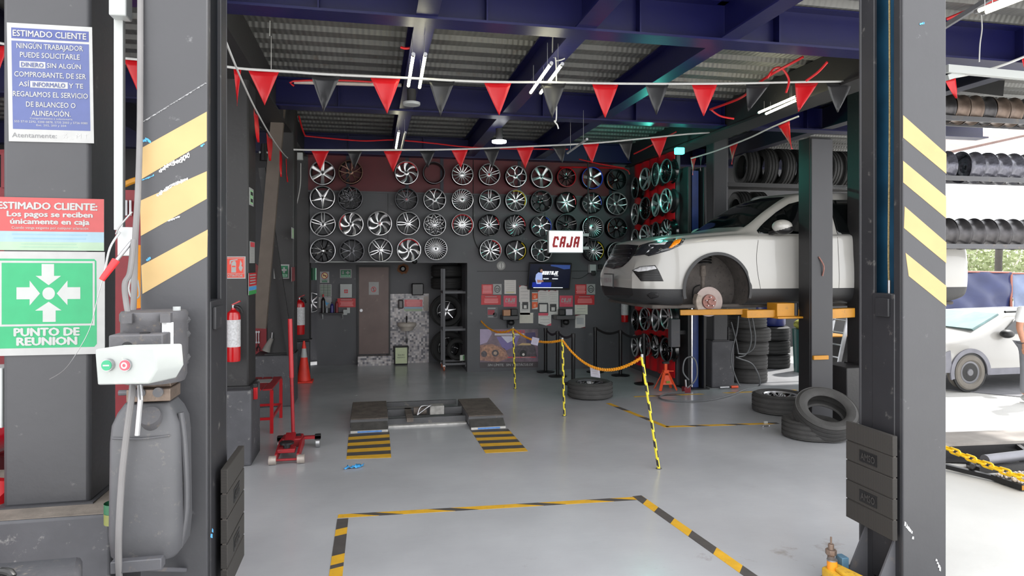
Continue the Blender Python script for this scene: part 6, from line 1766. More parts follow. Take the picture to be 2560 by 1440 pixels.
for i in range(2):
    MB().tube([(c.x + .1, c.y + .0, .2), (c.x + .05 - i * .1, c.y - .08, .22), (c.x - .1, c.y - .1, .12)], .009, n=8, sub=4).build('hydraulic_pipe', m_steel, t)
# blue wrapper, small shiny bits
p = PF(880, 1171); mb = MB(); rr = random.Random(9); vs = []; nx, ny = 9, 4
for i in range(nx):
    for j in range(ny): vs.append((p.x - .08 + .16 * i / (nx - 1) + .012 * j, p.y - .04 + .07 * j / (ny - 1) + .03 * i / nx, .004 + .03 * rr.random()))
mb.add(vs, [(i * ny + j, (i + 1) * ny + j, (i + 1) * ny + j + 1, i * ny + j + 1) for i in range(nx - 1) for j in range(ny - 1)])
o = mb.build('wrapper', M('bright_blue_wrapper', (70, 160, 225), rough=.3, var=.4, scale=30)); o.modifiers.new('t', 'SOLIDIFY').thickness = .002
tag(o, 'crumpled bright blue wrapper lying on the floor left of the lift pads', 'wrapper')
p = PF(1915, 1068); a = .02
tag(MB().box(p.x - .05, p.x + .05, p.y - .01, p.y + .01, 0, .02).build('metal_clip', m_chrome, bevel=.004), 'front small metal strip on the floor near the leaning tyre', 'metal strip')
p = PF(1914, 1059); tag(MB().box(p.x - .025, p.x + .025, p.y - .012, p.y + .012, 0, .03).build('metal_clip', m_white, bevel=.004), 'rear small white strip on the floor near the leaning tyre', 'metal strip')
# ================================================================ tyres
p = PF(1475, 992)
wheel((p.x, p.y, .125), (-math.pi / 2, 0, .4), 'complete wheel lying flat on the floor behind the striped poles', ('vee', 5, Gu, Bk, Gu, None, .2, Gu), 1.0, 'wheels lying flat on the floor', False)
p = PF(1951, 1028)
wheel((p.x, p.y, .125), (-math.pi / 2, 0, 1.0), 'complete wheel with silver spokes lying flat beside the leaning tyre', ('vee', 5, Si, Bk, Si, None, .2, Si), 1.08, 'wheels lying flat on the floor', False)
for o in ('wheel', ):
    pass
p = PF(2026, 1091); tyre((p.x, p.y, .105), 'tyre lying flat underneath the leaning tyre by the black lift post', None, sc=(.92, .92, .88))
p = PF(2046, 1090)
tyre((p.x - .0, p.y - .12, .285), 'bare tyre leaning over another tyre at the foot of the black lift post', None, rot=(math.radians(34), 0, math.radians(-16)), sc=1.0)
PT = PD(1866, 700, 11.5)
offs = [(.0, .0), (.005, 0), (.03, .01), (.06, -.01), (-.01, .0)]
for i, (dx, dy) in enumerate(offs):
    tyre((PT.x + dx, PT.y + dy, .115 + i * .23), ['bottom tyre of the used stack beside the plinth behind the car', 'second tyre up in the used stack behind the car', 'middle tyre of the used stack behind the car', 'fourth tyre up in the used stack, sticking out to the right', 'top tyre of the used stack, just under the lifted car'][i], 'used tyres in the stack behind the car', rot=(0, 0, i))
P2 = PF(1952, 921); 
for i in range(3):
    tyre((P2.x - .05, P2.y + .3, .13 + i * .265), ['lowest tyre of the dark stack under the blue drum', 'middle tyre of the dark stack under the blue drum', 'upper tyre of the dark stack under the blue drum'][i], 'dark tyres stacked under the drum', rot=(0, 0, i), sc=1.12, black=True)
t = thing('plastic_drum', 'dark blue plastic drum on top of the dark tyre stack', 'drum', (P2.x - .02, P2.y + .3, .80))
MB().lathe([(0, 0), (.25, 0), (.27, .03), (.27, .2), (.285, .22), (.27, .24), (.27, .42), (.25, .45), (0, .45)], (P2.x - .02, P2.y + .3, .80), n=32).build('barrel', M('blue_plastic', (28, 40, 104), rough=.4), t)
p = PF(2034, 936)
t = thing('green_bin', 'green bin with a yellow-green bundle on top, behind the black lift post', 'bin', (p.x, p.y + .3, 0))
MB().lathe([(0, 0), (.16, 0), (.19, .8), (0, .8)], (p.x, p.y + .3, 0), n=24).build('body', M('dark_green_plastic', (18, 70, 66), rough=.4), t)
MB().sph((p.x, p.y + .3, .88), .17, 14, 9, (1, 1, .6)).build('bundle', M('yellow_green_cloth', (150, 150, 60), rough=.8, var=.4, scale=12), t)
# tyres on the rear rack above the car
YRk = 10.6
rk = thing('tyre_rack', 'long grey tyre rack above and behind the white car', 'rack', PY(1985, 460, YRk))
x0 = PY(1832, 460, YRk).x - .12; x1 = PY(2300, 460, YRk).x
for i, (z, nm) in enumerate(((PY(1985, 463, YRk).z, 'u'), (PY(1985, 463, YRk).z - .78, 'l'))):
    MB().box(x0, x1, YRk, YRk + .04, z - .05, z + .02).build('shelf_rail', m_colb, rk)
    MB().box(x0, x1, YRk + .4, YRk + .44, z - .05, z + .02).build('shelf_rail', m_colb, rk)
zt_ = PY(1985, 463, YRk).z
for xx in (x0 + .04, x1 - .04):
    for yy in (YRk + .06, YRk + .40): MB().box(xx - .03, xx + .03, yy - .0, yy + .05, 0 if xx > x0 + 1 else 0, 4.2).build('rack_post', m_grey_metal, rk)
cx_ = [1866, 1909, 1950, 1990, 2030, 2066, 2100, 2133, 2164, 2194, 2222]
for i, c in enumerate(cx_):
    q = PY(c, 400, YRk + .22)
    nth = ['leftmost', 'second', 'third', 'fourth', 'fifth', 'sixth', 'seventh', 'eighth', 'ninth', 'tenth', 'eleventh'][i]
    tyre((q.x, YRk + .22, zt_ + .33), '%s tyre from the left on the upper rack shelf above the car' % nth, 'tyres standing on the rear rack', rot=(math.pi / 2, 0, math.pi / 2 - .1 + .05 * (i % 3)), black=True, sc=1.0)
for i, c in enumerate((1850, 1890)):
    q = PY(c, 400, YRk + .22)
    tyre((q.x, YRk + .22, zt_ - .78 + .33), '%s tyre on the lower rack shelf, showing above the car windscreen' % ('left' if i == 0 else 'right'), 'tyres standing on the rear rack', rot=(math.pi / 2, 0, math.pi / 2 - .1), black=True)
# ================================================================ left side equipment
# floor jack
p = PF(722, 1160)
t = thing('floor_jack', 'red trolley jack with a tall upright handle standing on the floor', 'jack', p)
def J(px, py, z=0.0): return PF(px, py, z)
y0 = p.y; x0 = PF(680, 1165).x; x1 = PF(742, 1165).x
for x in (x0 + .03, x1 - .0):
    sk_ = (.035 if x < x0 + .1 else -.0)
    MB().extr([(x - .012, y0, .03), (x - .012, y0, .1), (x - .012, y0 + .35, .15), (x - .012, y0 + .6, .13), (x - .012, y0 + .6, .04)], (.024, 0, 0)).build('side_plate', m_redworn, t, bevel=.004)
for x in (x0 + .0, x1 + .03): MB().cyl((x - .035, y0 + .0, .045), (x + .035, y0 + .0, .045), .045, n=20).build('front_roller', M('worn_steel_roller', (168, 158, 150), rough=.5, metal=.4, var=.2, scale=20), t)
MB().cyl((x0, y0, .045), (x1 + .03, y0, .045), .012, n=10).build('front_axle', m_redworn, t)
MB().box(x0 + .03, x1, y0 + .4, y0 + .62, .06, .15).build('power_unit', m_redworn, t, bevel=.01)
ar_ = MB().extr([((x0 + x1) / 2 - .04, y0 + .14, .10), ((x0 + x1) / 2 + .04, y0 + .14, .10), ((x0 + x1) / 2 + .05, y0 + .5, .16), ((x0 + x1) / 2 - .05, y0 + .5, .16)], (0, 0, .035)).build('lifting_arm', m_redworn, t)
sx = (x0 + x1) / 2
MB().lathe([(0, .13), (.035, .13), (.035, .165), (.07, .17), (.07, .19), (.03, .19), (0, .185)], (sx, y0 + .13, 0), n=24).build('saddle', m_blkmetal, t)
MB().box(sx - .085, sx + .085, y0 + .07, y0 + .19, .09, .13).build('saddle_bracket', m_redworn, t, bevel=.006)
for x, sg in ((x0 - .0, -1), (x1 + .15, 1)):
    cst = MB().cyl((x - .02, y0 + .58, .05), (x + .02, y0 + .58, .05), .05, n=18).build('rear_castor', m_steel, t)
    MB().box(x - .03, x + .03, y0 + .55, y0 + .62, .09, .14).build('castor_fork', m_blkmetal, cst)
MB().box(x0 - .03, x1 + .18, y0 + .55, y0 + .6, .10, .13).build('rear_crossbar', m_redworn, t)
hb = V(((x0 + x1) / 2 + .035, y0 + .52, .16)); D_ = hb.x * FW[0] + hb.y * FW[1]
h0 = PD(733, 1085, D_); h1 = PD(725, 797, D_)
for sg in (-1, 1): MB().bar(h0 + V((sg * .012, 0, -.02)), hb + V((sg * .06, 0, -.0)), .02, .03).build('handle_yoke', m_blkmetal, t)
MB().tube([hb + EZ * .02, h0, h0.lerp(h1, .5)], .019, n=14).build('handle_lower', m_redworn, t)
MB().tube([h0.lerp(h1, .49), h1], .024, n=14).build('handle_upper', M('pinkish_red_tube', (176, 40, 48), rough=.35, var=.06), t)
# bench
t = thing('red_bench', 'low red painted bench standing by the left wall behind the jack', 'bench', PF(700, 1050))
A = PF(672, 1085); B = PF(742, 960); Cc = PF(693, 1045)
xb0 = -1.5
ya, yb_ = 8.3, 9.2
zt = .53
mb = MB()
for k in range(3): mb.box(xb0 + k * .12, xb0 + .105 + k * .12, ya, yb_, zt - .02, zt)
mb.build('seat_board', m_redworn, t, bevel=.004)
xb1 = -1.14
for x in (xb0 + .02, xb1 - .02):
    for y in (ya + .03, yb_ - .05): MB().box(x - .018, x + .018, y - .018, y + .018, 0, zt - .02).build('leg', m_red, t)
for y in (ya + .03, yb_ - .05): MB().box(xb0 + .04, xb1 - .04, y - .012, y + .012, zt * .3, zt * .3 + .03).build('stretcher', m_red, t)
for x in (xb0 + .02, xb1 - .02): MB().box(x - .012, x + .012, ya + .05, yb_ - .07, zt * .3, zt * .3 + .03).build('side_rail', m_red, t)
MB().box(xb0 + .08, xb0 + .26, ya + .45, ya + .7, zt, zt + .003).build('bench_sticker', W_, t)
# cone
p = PF(760, 955); t = thing('traffic_cone', 'orange traffic cone with a white band beside the rear left column', 'cone', p)
MB().box(p.x - .15, p.x + .15, p.y - .15, p.y + .15, 0, .03).build('base', M('orange_cone', (220, 50, 34), rough=.5), t, bevel=.008)
for r0, r1, z0, z1, m, nm in ((.115, .055, .03, .42, MATS['orange_cone'], 'lower_cone'), (.055, .036, .42, .57, m_white, 'white_band'), (.036, .016, .57, .70, MATS['orange_cone'], 'cone_tip')):
    MB().cyl((p.x, p.y, z0), (p.x, p.y, z1), r0, r1, n=24).build(nm, m, t)
# extinguishers
def extinguisher(c, r, h, lab, hang):
    x, y, z = c
    t = thing('fire_extinguisher', lab, 'fire extinguisher', (x, y, z), 'red fire extinguishers')
    MB().lathe([(0, 0), (r * .94, 0), (r, .015), (r, h * .80), (r * .85, h * .87), (r * .35, h * .92), (r * .3, h * .95), (0, h * .95)], c, n=32).build('cylinder', M('extinguisher_red', (176, 16, 22), rough=.22, coat=.4, var=.03), t)
    MB().lathe([(r * 1.012, h * .26), (r * 1.012, h * .74)], c, n=20, a0=math.radians(0), a1=math.radians(360)).build('paper_label', M('printed_white_label', (186, 186, 188), rough=.5, var=.2, scale=50), t)
    v = MB().cyl((x, y, z + h * .94), (x, y, z + h * 1.0), r * .28, n=14).build('valve', m_steel, t)
    MB().bar((x - r * .2, y, z + h * 1.0), (x + r * 1.0, y - r * .3, z + h * 1.07), .02, .012).build('squeeze_lever', m_red, v)
    MB().tube([(x + r * .2, y - r * .2, z + h * .97), (x + r * .9, y - r * .5, z + h * .96), (x + r * 1.2, y - r * .2, z + h * .86)], .016, n=10, sub=4).build('hose', m_black, v)
    MB().box(x - r * .4, x + r * .4, y + r, y + hang, z + h * .7, z + h * .8).build('wall_bracket', m_steel, t)
D2 = c2x.y - .1; pa = PY(584, 902, D2); pb_ = PY(584, 762, D2)
extinguisher((pa.x + .005, D2 - .03, pa.z), .066, (pb_.z - pa.z), 'red fire extinguisher on the second left column, beside the entrance lift post', .12)
ya_ = 12.28 - .5; pa = PY(749, 836, ya_ - .0); pb_ = PY(749, 742, ya_)
extinguisher((pa.x, ya_, pa.z), .085, (pb_.z - pa.z) * .98, 'red fire extinguisher hanging on the rearmost left column', .14)
pa = PY(1562, 805, YB - .12); pb_ = PY(1562, 745, YB - .12)
extinguisher((pa.x, YB - .12, pa.z), .07, .52, 'red fire extinguisher on the rear wall beneath the car front', .11)
# notices on the second and third columns
s = Sign(PY(560, 641, c2x.y - .005), PY(614, 641, c2x.y - .005), PY(560, 697, c2x.y - .005)).base(W_)
ro = flat((206, 62, 44)); s.rect(.03, .04, .95, .95, ro, 1).rect(.06, .07, .92, .78, W_, 2).rect(.08, .09, .90, .76, ro, 3); s.lv = 4
s.poly([(.42, .22), (.52, .2), (.56, .3), (.56, .72), (.34, .72), (.34, .3)], W_).poly([(.30, .16), (.62, .12), (.64, .16), (.34, .22), (.30, .36), (.26, .36), (.26, .2)], W_).rect(.37, .42, .53, .48, ro, 5).poly([(.76, .16), (.84, .34), (.80, .4), (.87, .5), (.80, .68), (.72, .62), (.68, .5), (.72, .42)], W_, 4)
s.text('EXTINTOR', .48, .865, .10, .78, W_, lv=2, bold=.03); s.done('extinguisher_sign', 'red and white extinguisher sign above the nearer extinguisher', 'sign')
X2 = c2x.x + .004
def xs(x0, y0, x1, y1, X): 
    TL = PX(x0, y0, X); TR = PX(x1, y1, X); return TL, TR
def side(x0, x1, yt, yb2, X, yt1=None, yb1=None):
    TL = PX(x0, yt, X); BL = PX(x0, yb2, X); BL.y = TL.y; TR = PX(x1, yt1 or yt, X); TR.z = TL.z
    return Sign(TL, TR, BL).base(W_)
s = side(625, 637, 603, 658, X2); s.rect(.1, .03, .95, .25, flat((206, 70, 80)), 1).lines(.15, .85, .32, .95, 5, LG, 1, th=.2); s.done('column_notice', 'narrow white notice with a red head on the inner side of the second column', 'sign')
s = side(622, 641, 683, 738, X2); s.rect(0, 0, 1, .6, RD, 1).lines(.1, .9, .04, .56, 4, W_, 2).rect(0, .64, 1, .8, flat((70, 150, 210)), 1).rect(0, .82, 1, 1, flat((60, 150, 80)), 1); s.done('column_notice', 'red, blue and green notice on the inner side of the second column', 'sign')
s = side(624, 634, 468, 512, X2); s.rect(.15, .1, .85, .9, flat((150, 200, 150)), 1).rect(.25, .2, .8, .4, DK, 2).rect(.25, .6, .8, .8, DK, 2); s.done('column_notice', 'pale green evacuation notice high on the inner side of the second column', 'sign')
firstaid(Sign(PY(684, 661, c3.y - .005), PY(723, 661, c3.y - .005), PY(684, 697, c3.y - .005)).base(W_)).done('first_aid_sign', 'larger green first aid sign on the third left column', 'sign')
X3 = c3.x + .004
s = side(729, 735, 568, 596, X3); s.rect(.2, .1, .9, .9, flat((170, 200, 160)), 1); s.done('column_notice', 'tiny pale green notice on the side of the third column', 'sign')
s = side(729, 737, 668, 704, X3); s.rect(0, 0, 1, 1, flat((130, 60, 66)), 1); s.done('column_notice', 'tiny dull red notice on the side of the third column', 'sign')
p0 = PY(745, 704, c4.y - .004); p1 = PY(777, 830, c4.y - .004)
tag(MB().box(p0.x, p1.x, c4.y - .003, c4.y - .0005, PY(745, 760, c4.y).z - .3, p0.z).build('bare_patch', M('bare_cement_patch', (104, 98, 92), rough=.8, var=.2, scale=6)), 'bare grey cement patch behind the rear extinguisher', 'patch')
# red pipe on rear column, grey box on plinth, red hand tool on the second plinth
t = tag(MB().tube([PD(734, 470, 11.2), PD(734, 545, 11.2), PD(736, 625, 11.2)], .018, n=10).build('red_pipe', m_red), 'thin upright red pipe between the third and rearmost left columns', 'pipe')
p = PD(639, 985, 6.6); pz = PF(0, 0, 0) if False else None
t = thing('red_tool', 'small red tool with black handle hanging from the second plinth edge', 'tool', (p.x, p.y, p.z - .05))
MB().box(-1.168, -1.13, 7.12, 7.16, PD(639, 998, 6.75).z, PD(639, 968, 6.75).z).build('tool_body', m_red, t, bevel=.004)
MB().box(-1.168, -1.13, 7.11, 7.17, PD(639, 968, 6.75).z, PD(639, 958, 6.75).z).build('tool_handle', m_black, t, bevel=.004)
# red tool panel and tools
Yp = 11.0; a = PY(640, 700, Yp); b = PY(676, 905, Yp)
t = thing('tool_panel', 'red tool panel seen between the second and third left columns', 'tool panel', ((a.x + b.x) / 2, Yp, 0))
x0 = PY(600, 700, Yp).x; x1 = b.x
MB().box(x0, x1, Yp, Yp + .06, .35, PY(650, 817, Yp).z).build('lower_panel', M('worn_dark_red_panel', (150, 34, 44), rough=.45, var=.12, scale=6), t)
MB().extr([(x0, Yp + .1, PY(650, 817, Yp).z), (x1, Yp + .1, PY(650, 817, Yp).z), (PY(655, 0, Yp).x, Yp + .1, PY(655, 675, Yp).z), (x0, Yp + .1, 2.2)], (0, .04, 0)).build('upper_panel', M('deep_red_panel', (130, 10, 18), rough=.4, var=.08), t)
MB().box(x0, x1, Yp, Yp + .4, 0, .34).build('cabinet', m_blkmetal, t)
for px_ in (641, 647):
    q0_, q1_ = PY(px_, 830, Yp - .02), PY(px_, 856, Yp - .02)
    mb = MB(); mb.bar(q0_, q1_, .012, .008).cyl(q0_ + V((0, .006, 0)), q0_ - V((0, .006, 0)), .018, n=10).cyl(q1_ + V((0, .006, 0)), q1_ - V((0, .006, 0)), .016, n=10)
    tag(mb.build('spanner', m_steel), 'steel spanner hanging on the red tool panel', 'spanner', 'spanners on the red tool panel')
mb = MB(); q0_ = PY(645, 865, Yp - .02)
mb.tube([q0_ + V((-.02, 0, -.08)), q0_ + V((-.025, 0, -.04)), q0_, q0_ + V((.0, 0, .03))], .007, n=6, sub=3).tube([q0_ + V((.02, 0, -.08)), q0_ + V((.025, 0, -.04)), q0_, q0_ + V((.0, 0, .03))], .007, n=6, sub=3)
tag(mb.build('pliers', m_black), 'black-handled pliers hanging below the spanners', 'pliers')
p = PD(674, 892, 9.45); zz = .733
t = thing('cloth_bag', 'grey cloth grease bag standing on the third left plinth', 'bag', (p.x, p.y, zz))
MB().tube([(p.x - .05, 9.95, zz + .04), (p.x - .02, 9.95, zz + .12), (p.x + .03, 9.95, zz + .22)], lambda s: .06 - .035 * s, n=14, sub=4).build('bag_body', M('grey_canvas', (126, 124, 120), rough=.9, var=.15, bump=.4), t)
MB().cyl((p.x + .03, 9.95, zz + .22), (p.x + .035, 9.95, zz + .3), .01, n=8).build('nozzle', m_steel, t)
# extra rims glimpsed in the slit left of the bathroom wall
p = PY(789, 760, 13.9); add_rim(V((p.x - .1, 14.15, p.z + .02)), .2, ('straight', 8, Ma, Bk, Ma, None, 0, None), 'black rim seen in the gap left of the washroom notices', None)
p = PY(787, 685, 14.0); tag(MB().cyl((p.x - .02, 14.0, p.z - .12), (p.x - .02, 14.0, p.z + .12), .05, n=14).build('green_container', M('dark_green_bottle', (20, 90, 60), rough=.4)), 'dark green container in the gap left of the no smoking sign', 'container')
# ================================================================ around the far lift post
p = PF(1664, 975)
t = thing('jack_stand', 'orange jack stand on the floor before the low red panel', 'jack stand', p)
m_or = M('orange_stand_paint', (224, 78, 34), rough=.4, var=.1, scale=8)
top = V((p.x, p.y, .30))
for sx_, sy_ in ((-1, -1), (1, -1), (-1, 1), (1, 1)):
    f_ = p + V((sx_ * .14, sy_ * .11, 0)); MB().bar(f_ + EZ * .01, top + V((sx_ * .035, sy_ * .03, -.02)), .045, .008, up=(sx_, sy_, 0)).build('leg', m_or, t)
MB().extr([p + V((-.09, -.085, .10)), p + V((.09, -.085, .10)), p + V((.04, -.045, .24)), p + V((-.04, -.045, .24))], (0, .006, 0)).build('front_web', m_or, t)
MB().box(p.x - .03, p.x + .03, p.y - .092, p.y - .089, .12, .16).build('sticker', flat((120, 130, 50)), t)
MB().box(p.x - .04, p.x + .04, p.y - .035, p.y + .035, .27, .32).build('collar', m_or, t)
MB().box(p.x - .022, p.x + .022, p.y - .015, p.y + .015, .3, .42).build('ratchet_post', m_or, t)
MB().box(p.x - .05, p.x + .05, p.y - .03, p.y + .03, .42, .45).build('saddle', m_black, t)
MB().bar(top + V((.03, 0, .0)), top + V((.13, -.02, 0)), .012, .012).build('ratchet_handle', m_or, t)
p = PF(1715, 981)
t = thing('air_jack_valve', 'small dark red air valve on the floor by the far lift post', 'valve', p)
MB().box(p.x - .05, p.x + .06, p.y - .05, p.y + .05, 0, .09).build('body', M('dark_red_cast', (110, 30, 40), rough=.4), t, bevel=.01)
MB().cyl((p.x, p.y, .09), (p.x - .01, p.y, .2), .014, n=10).build('stem', m_steel, t)
m_hose = M('grey_air_hose', (92, 94, 96), rough=.45)
hp = [PF(1712, 980, .05), PF(1665, 985, .012), PF(1648, 994, .012), PF(1680, 1002, .012), PF(1760, 1002, .012), PF(1820, 990, .012), PF(1862, 974, .012), PF(1897, 965, .012)]
o = tag(MB().tube(hp + [PD(1897, 940, 10.6), PD(1880, 910, 10.6), PD(1850, 897, 10.55), PD(1840, 893, 10.5)], .011, n=8, sub=8).build('air_hose', m_hose), 'grey air hose looping over the floor in front of the plinth', 'hose')
D_ = 10.55
tag(MB().tube([PD(1846, 790, D_), PD(1842, 830, D_), PD(1829, 880, D_), PD(1829, 910, D_), PD(1840, 945, D_), PD(1850, 966, D_)], .011, n=8, sub=6).build('air_hose', m_hose), 'grey hose hanging from the lift and crossing the plinth corner', 'hose')
tag(MB().tube([PD(1828, 805, D_), PD(1840, 850, D_), PD(1846, 885, D_)], .010, n=8, sub=6).build('air_hose', m_hose), 'short grey hose crossing behind the hanging hose', 'hose')
for k, (xa_, lab) in enumerate(((1870, 'outer grey hose loop hanging before the used tyre stack'), (1880, 'inner grey hose loop hanging before the used tyre stack'))):
    tag(MB().tube([PD(xa_, 792, 10.7), PD(xa_ + 8, 840, 10.7), PD(xa_ + 4, 870, 10.7), PD(1862 + k * 3, 888 - k * 4, 10.7), PD(1846, 892 - k * 8, 10.6)], .011, n=8, sub=6).build('air_hose', m_hose), lab, 'hose')
tag(MB().tube([PD(1722, 950, 9.6), PD(1708, 930, 9.6), PD(1712, 900, 9.6), PD(1728, 892, 9.6), PD(1740, 905, 9.6), PD(1743, 935, 9.6), PD(1735, 955, 9.6), PD(1718, 970, 9.6)], .010, n=8, sub=6).build('air_hose', m_hose), 'grey hose coiled upright before the far lift post', 'hose')
p = PF(1795, 972); q = PF(1840, 970)
t = thing('grease_gun', 'steel and orange grease gun lying at the foot of the plinth', 'tool', p)
MB().tube([p + V((0, -.05, .03)), p + V((.16, -.05, .03))], .02, n=10).build('barrel', m_steel, t)
MB().tube([p + V((.2, -.05, .03)), p + V((.32, -.05, .03))], .022, n=10).build('orange_grip', m_or, t)
MB().tube([p + V((.16, -.05, .03)), p + V((.2, -.05, .03))], .012, n=10).build('coupling', m_black, t)
# ladder
a = PF(2083, 945); zt_ = PD(2112, 795, a.x * FW[0] + a.y * FW[1]).z
t = thing('ladder', 'aluminium ladder leaning near the right edge behind the car', 'ladder', a)
D_ = a.x * FW[0] + a.y * FW[1]; t0 = PD(2090, 945, D_); t1 = PD(2122, 790, D_ + .2)
off_ = V((-.02, .35, 0))
for o_ in (V((0, 0, 0)), off_): MB().bar(t0 + o_, t1 + o_, .065, .03, up=(0, 1, 0)).build('rail', m_steel, t)
for k in range(5): MB().cyl(t0.lerp(t1, .12 + k * .2), t0.lerp(t1, .12 + k * .2) + off_, .014, n=8).build('rung', m_steel, t)
a = PF(2122, 930); t = thing('dark_cabinet', 'dark cabinet with a thin yellow edge behind the ladder', 'cabinet', a)
p0_, p1_ = PY(2098, 840, a.y).x, PY(2160, 840, a.y).x
MB().box(p0_, p1_, a.y + .35, a.y + .8, 0, PY(2110, 842, a.y + .35).z).build('body', m_blkmetal, t)
MB().box(p0_, p1_, a.y + .34, a.y + .81, PY(2110, 842, a.y + .35).z, PY(2110, 842, a.y + .35).z + .02).build('top_edge', m_yellow, t)
# ================================================================ lamps
m_tube = M('lit_tube', (255, 250, 214), rough=.3, emit=9.0, var=0)
def tube_lamp(a, b, lab, on=True, z=None, grp='tube lamps under the roof'):
    t = thing('tube_lamp', lab, 'lamp', (a + b) / 2, grp)
    MB().cyl(a, b, .014, n=12).build('tube', m_tube if on else m_white, t)
    d = (b - a).normalized()
    for q, s_ in ((a, -1), (b, 1)): MB().cyl(q, q + d * s_ * .03, .016, n=12).build('end_cap', m_steel, t)
    for f in (.15, .85):
        q = a.lerp(b, f); MB().cyl(q + EZ * .014, (q.x, q.y, 3.95), .003, n=6).build('hanger', m_steel, t)
    return t
def floorish(px, py, z): return PF(px, py, z)
Zt = 3.72
for (p0, p1, lab) in (((1033, 138), (1021, 214), 'left tube of the lit pair under the left joist'), ((1063, 138), (1049, 218), 'right tube of the lit pair under the left joist'),
                      ((1377, 160), (1327, 231), 'left tube of the lit pair beside the middle joist'), ((1404, 162), (1352, 232), 'right tube of the lit pair beside the middle joist'),
                      ((997, 329), (990, 370), 'lit tube at the back near the bunting over the washroom'), ((1013, 332), (1004, 372), 'dim tube beside the rear lit tube')):
    a = PF(*p0, Zt); b = PF(*p1, Zt); tube_lamp(a, b, lab, 'dim' not in lab)
a = PY(1898, 281, 7.4); b = PY(1991, 241, 6.3); tube_lamp(a, b, 'lit tube under the right edge beam, upper of two')
a = PY(1916, 284, 7.4); b = PY(1992, 250, 6.4); tube_lamp(a, b, 'lit tube under the right edge beam, lower of two')
a = PF(1420, 382, 3.55); b = PF(1466, 349, 3.55); tube_lamp(a, b, 'thin pale tube crossing behind the rear bunting', False)
a = PF(2448, 26, 3.85); b = PF(2545, -12, 3.85); tube_lamp(a, b, 'lit tube at the top right beyond the right post, left of two')
a = PF(2466, 30, 3.85); b = PF(2570, -10, 3.85); tube_lamp(a, b, 'lit tube at the top right beyond the right post, right of two')
def disc_lamp(px, py, D, on, lab, r=.11):
    p = PD(px, py, D); t = thing('round_ceiling_lamp', lab, 'lamp', p, 'round lamps under the joists')
    MB().lathe([(0, 0), (r * .96, 0), (r, .01), (r, .03), (0, .03)], p, n=36).build('disc', M('lit_disc', (250, 252, 255), rough=.3, emit=6, var=0) if on else m_white, t)
    MB().cyl(p + EZ * .03, (p.x, p.y, 3.94), .05, n=12).build('stem', m_colb, t)
disc_lamp(1029, 263, 7.45, False, 'unlit round white lamp hanging under the left joist', .095)
disc_lamp(1248, 357, 9.6, True, 'lit round lamp at the back between left and middle joists', .105)
mt = M('teal_lamp', (60, 240, 215), rough=.3, emit=5, var=0)
p = PD(1700, 377, 10.4)
tag(MB().box(p.x - .07, p.x + .07, p.y - .02, p.y + .06, p.z - .05, p.z + .05).build('teal_lamp', mt, bevel=.01), 'small glowing teal lamp at the end of the side rim wall', 'lamp')
pl = bpy.data.lights.new('teal_light', 'POINT'); pl.energy = 13; pl.color = (.12, 1, .78); pl.shadow_soft_size = .08
po = bpy.data.objects.new('teal_light', pl); COL.objects.link(po); po.location = (p.x - .4, p.y + .1, p.z - .35)
# ================================================================ bunting
m_pr = M('red_pennant_plastic', (184, 14, 24), rough=.35, var=.06, scale=4)
m_pk = M('black_pennant_plastic', (36, 36, 38), rough=.3, var=.15, scale=6)
def bunting(path, flags, lab, w=.26, h=.34, r=.011, grp=None, name='bunting'):
    """flags: (top left point, top right point, tip point, 'r' or 'k')"""
    t = thing(name, lab, 'bunting', path[0], grp)
    MB().tube(path, r, n=8, sub=6).build('ribbon', m_rope, t)
    rr = random.Random(len(flags))
    for a, b, c, col in flags:
        n = 6; vs = []; fs = []; nn = (b - a).cross(c - a).normalized()
        for i in range(n + 1):
            f = i / n; l = a.lerp(c, f); q = b.lerp(c, f)
            for j in range(n + 1):
                s_ = j / n; vs.append(l.lerp(q, s_) + nn * (.012 * math.sin(3.1 * s_ + 2.2 * f + rr.random() * .6)))
        for i in range(n):
            for j in range(n): fs.append((i * (n + 1) + j, (i + 1) * (n + 1) + j, (i + 1) * (n + 1) + j + 1, i * (n + 1) + j + 1))
        o = MB().add(vs, fs).build('pennant', m_pr if col == 'r' else m_pk, t, smooth=60)
        o.modifiers.new('t', 'SOLIDIFY').thickness = .001
        o['label'] = 'red pennant' if col == 'r' else 'black pennant'
    return t
def YL(x): return 5.86 + (x - 600) / 1500 * .3
def Pb(x, y): return PY(x, y, YL(x))
path = [Pb(568, 167), Pb(620, 173), Pb(720, 179), Pb(820, 186), Pb(1000, 194), Pb(1200, 204), Pb(1400, 206), Pb(1560, 209), Pb(1800, 209), Pb(2000, 205), Pb(2152, 203)]
F1 = [(584, 172, 603, 174, 593, 265, 'r'), (620, 175, 699, 177, 662, 264, 'r'), (776, 185, 852, 189, 809, 281, 'k'), (926, 194, 1001, 196, 968, 284, 'r'), (1072, 201, 1137, 203, 1101, 291, 'k'),
      (1210, 205, 1279, 206, 1248, 288, 'r'), (1351, 206, 1415, 207, 1380, 295, 'k'), (1481, 210, 1546, 211, 1513, 294, 'r'), (1612, 207, 1673, 206, 1641, 287, 'k'), (1730, 211, 1793, 211, 1759, 290, 'r'),
      (1866, 210, 1926, 209, 1870, 279, 'k'), (1988, 208, 2046, 206, 1996, 279, 'r'), (2066, 206, 2133, 204, 2094, 281, 'k')]
bunting(path, [(Pb(a, b), Pb(c, d), Pb(e, f), k) for a, b, c, d, e, f, k in F1], 'front red and black pennant bunting on a white ribbon across the bay')
def Y2(x): return 9.0
def P2b(x, y): return PY(x, y, 9.0)
path = [P2b(734, 374), P2b(800, 375), P2b(1000, 375), P2b(1150, 373), P2b(1320, 366), P2b(1480, 358), P2b(1620, 345), P2b(1720, 335), P2b(1793, 331)]
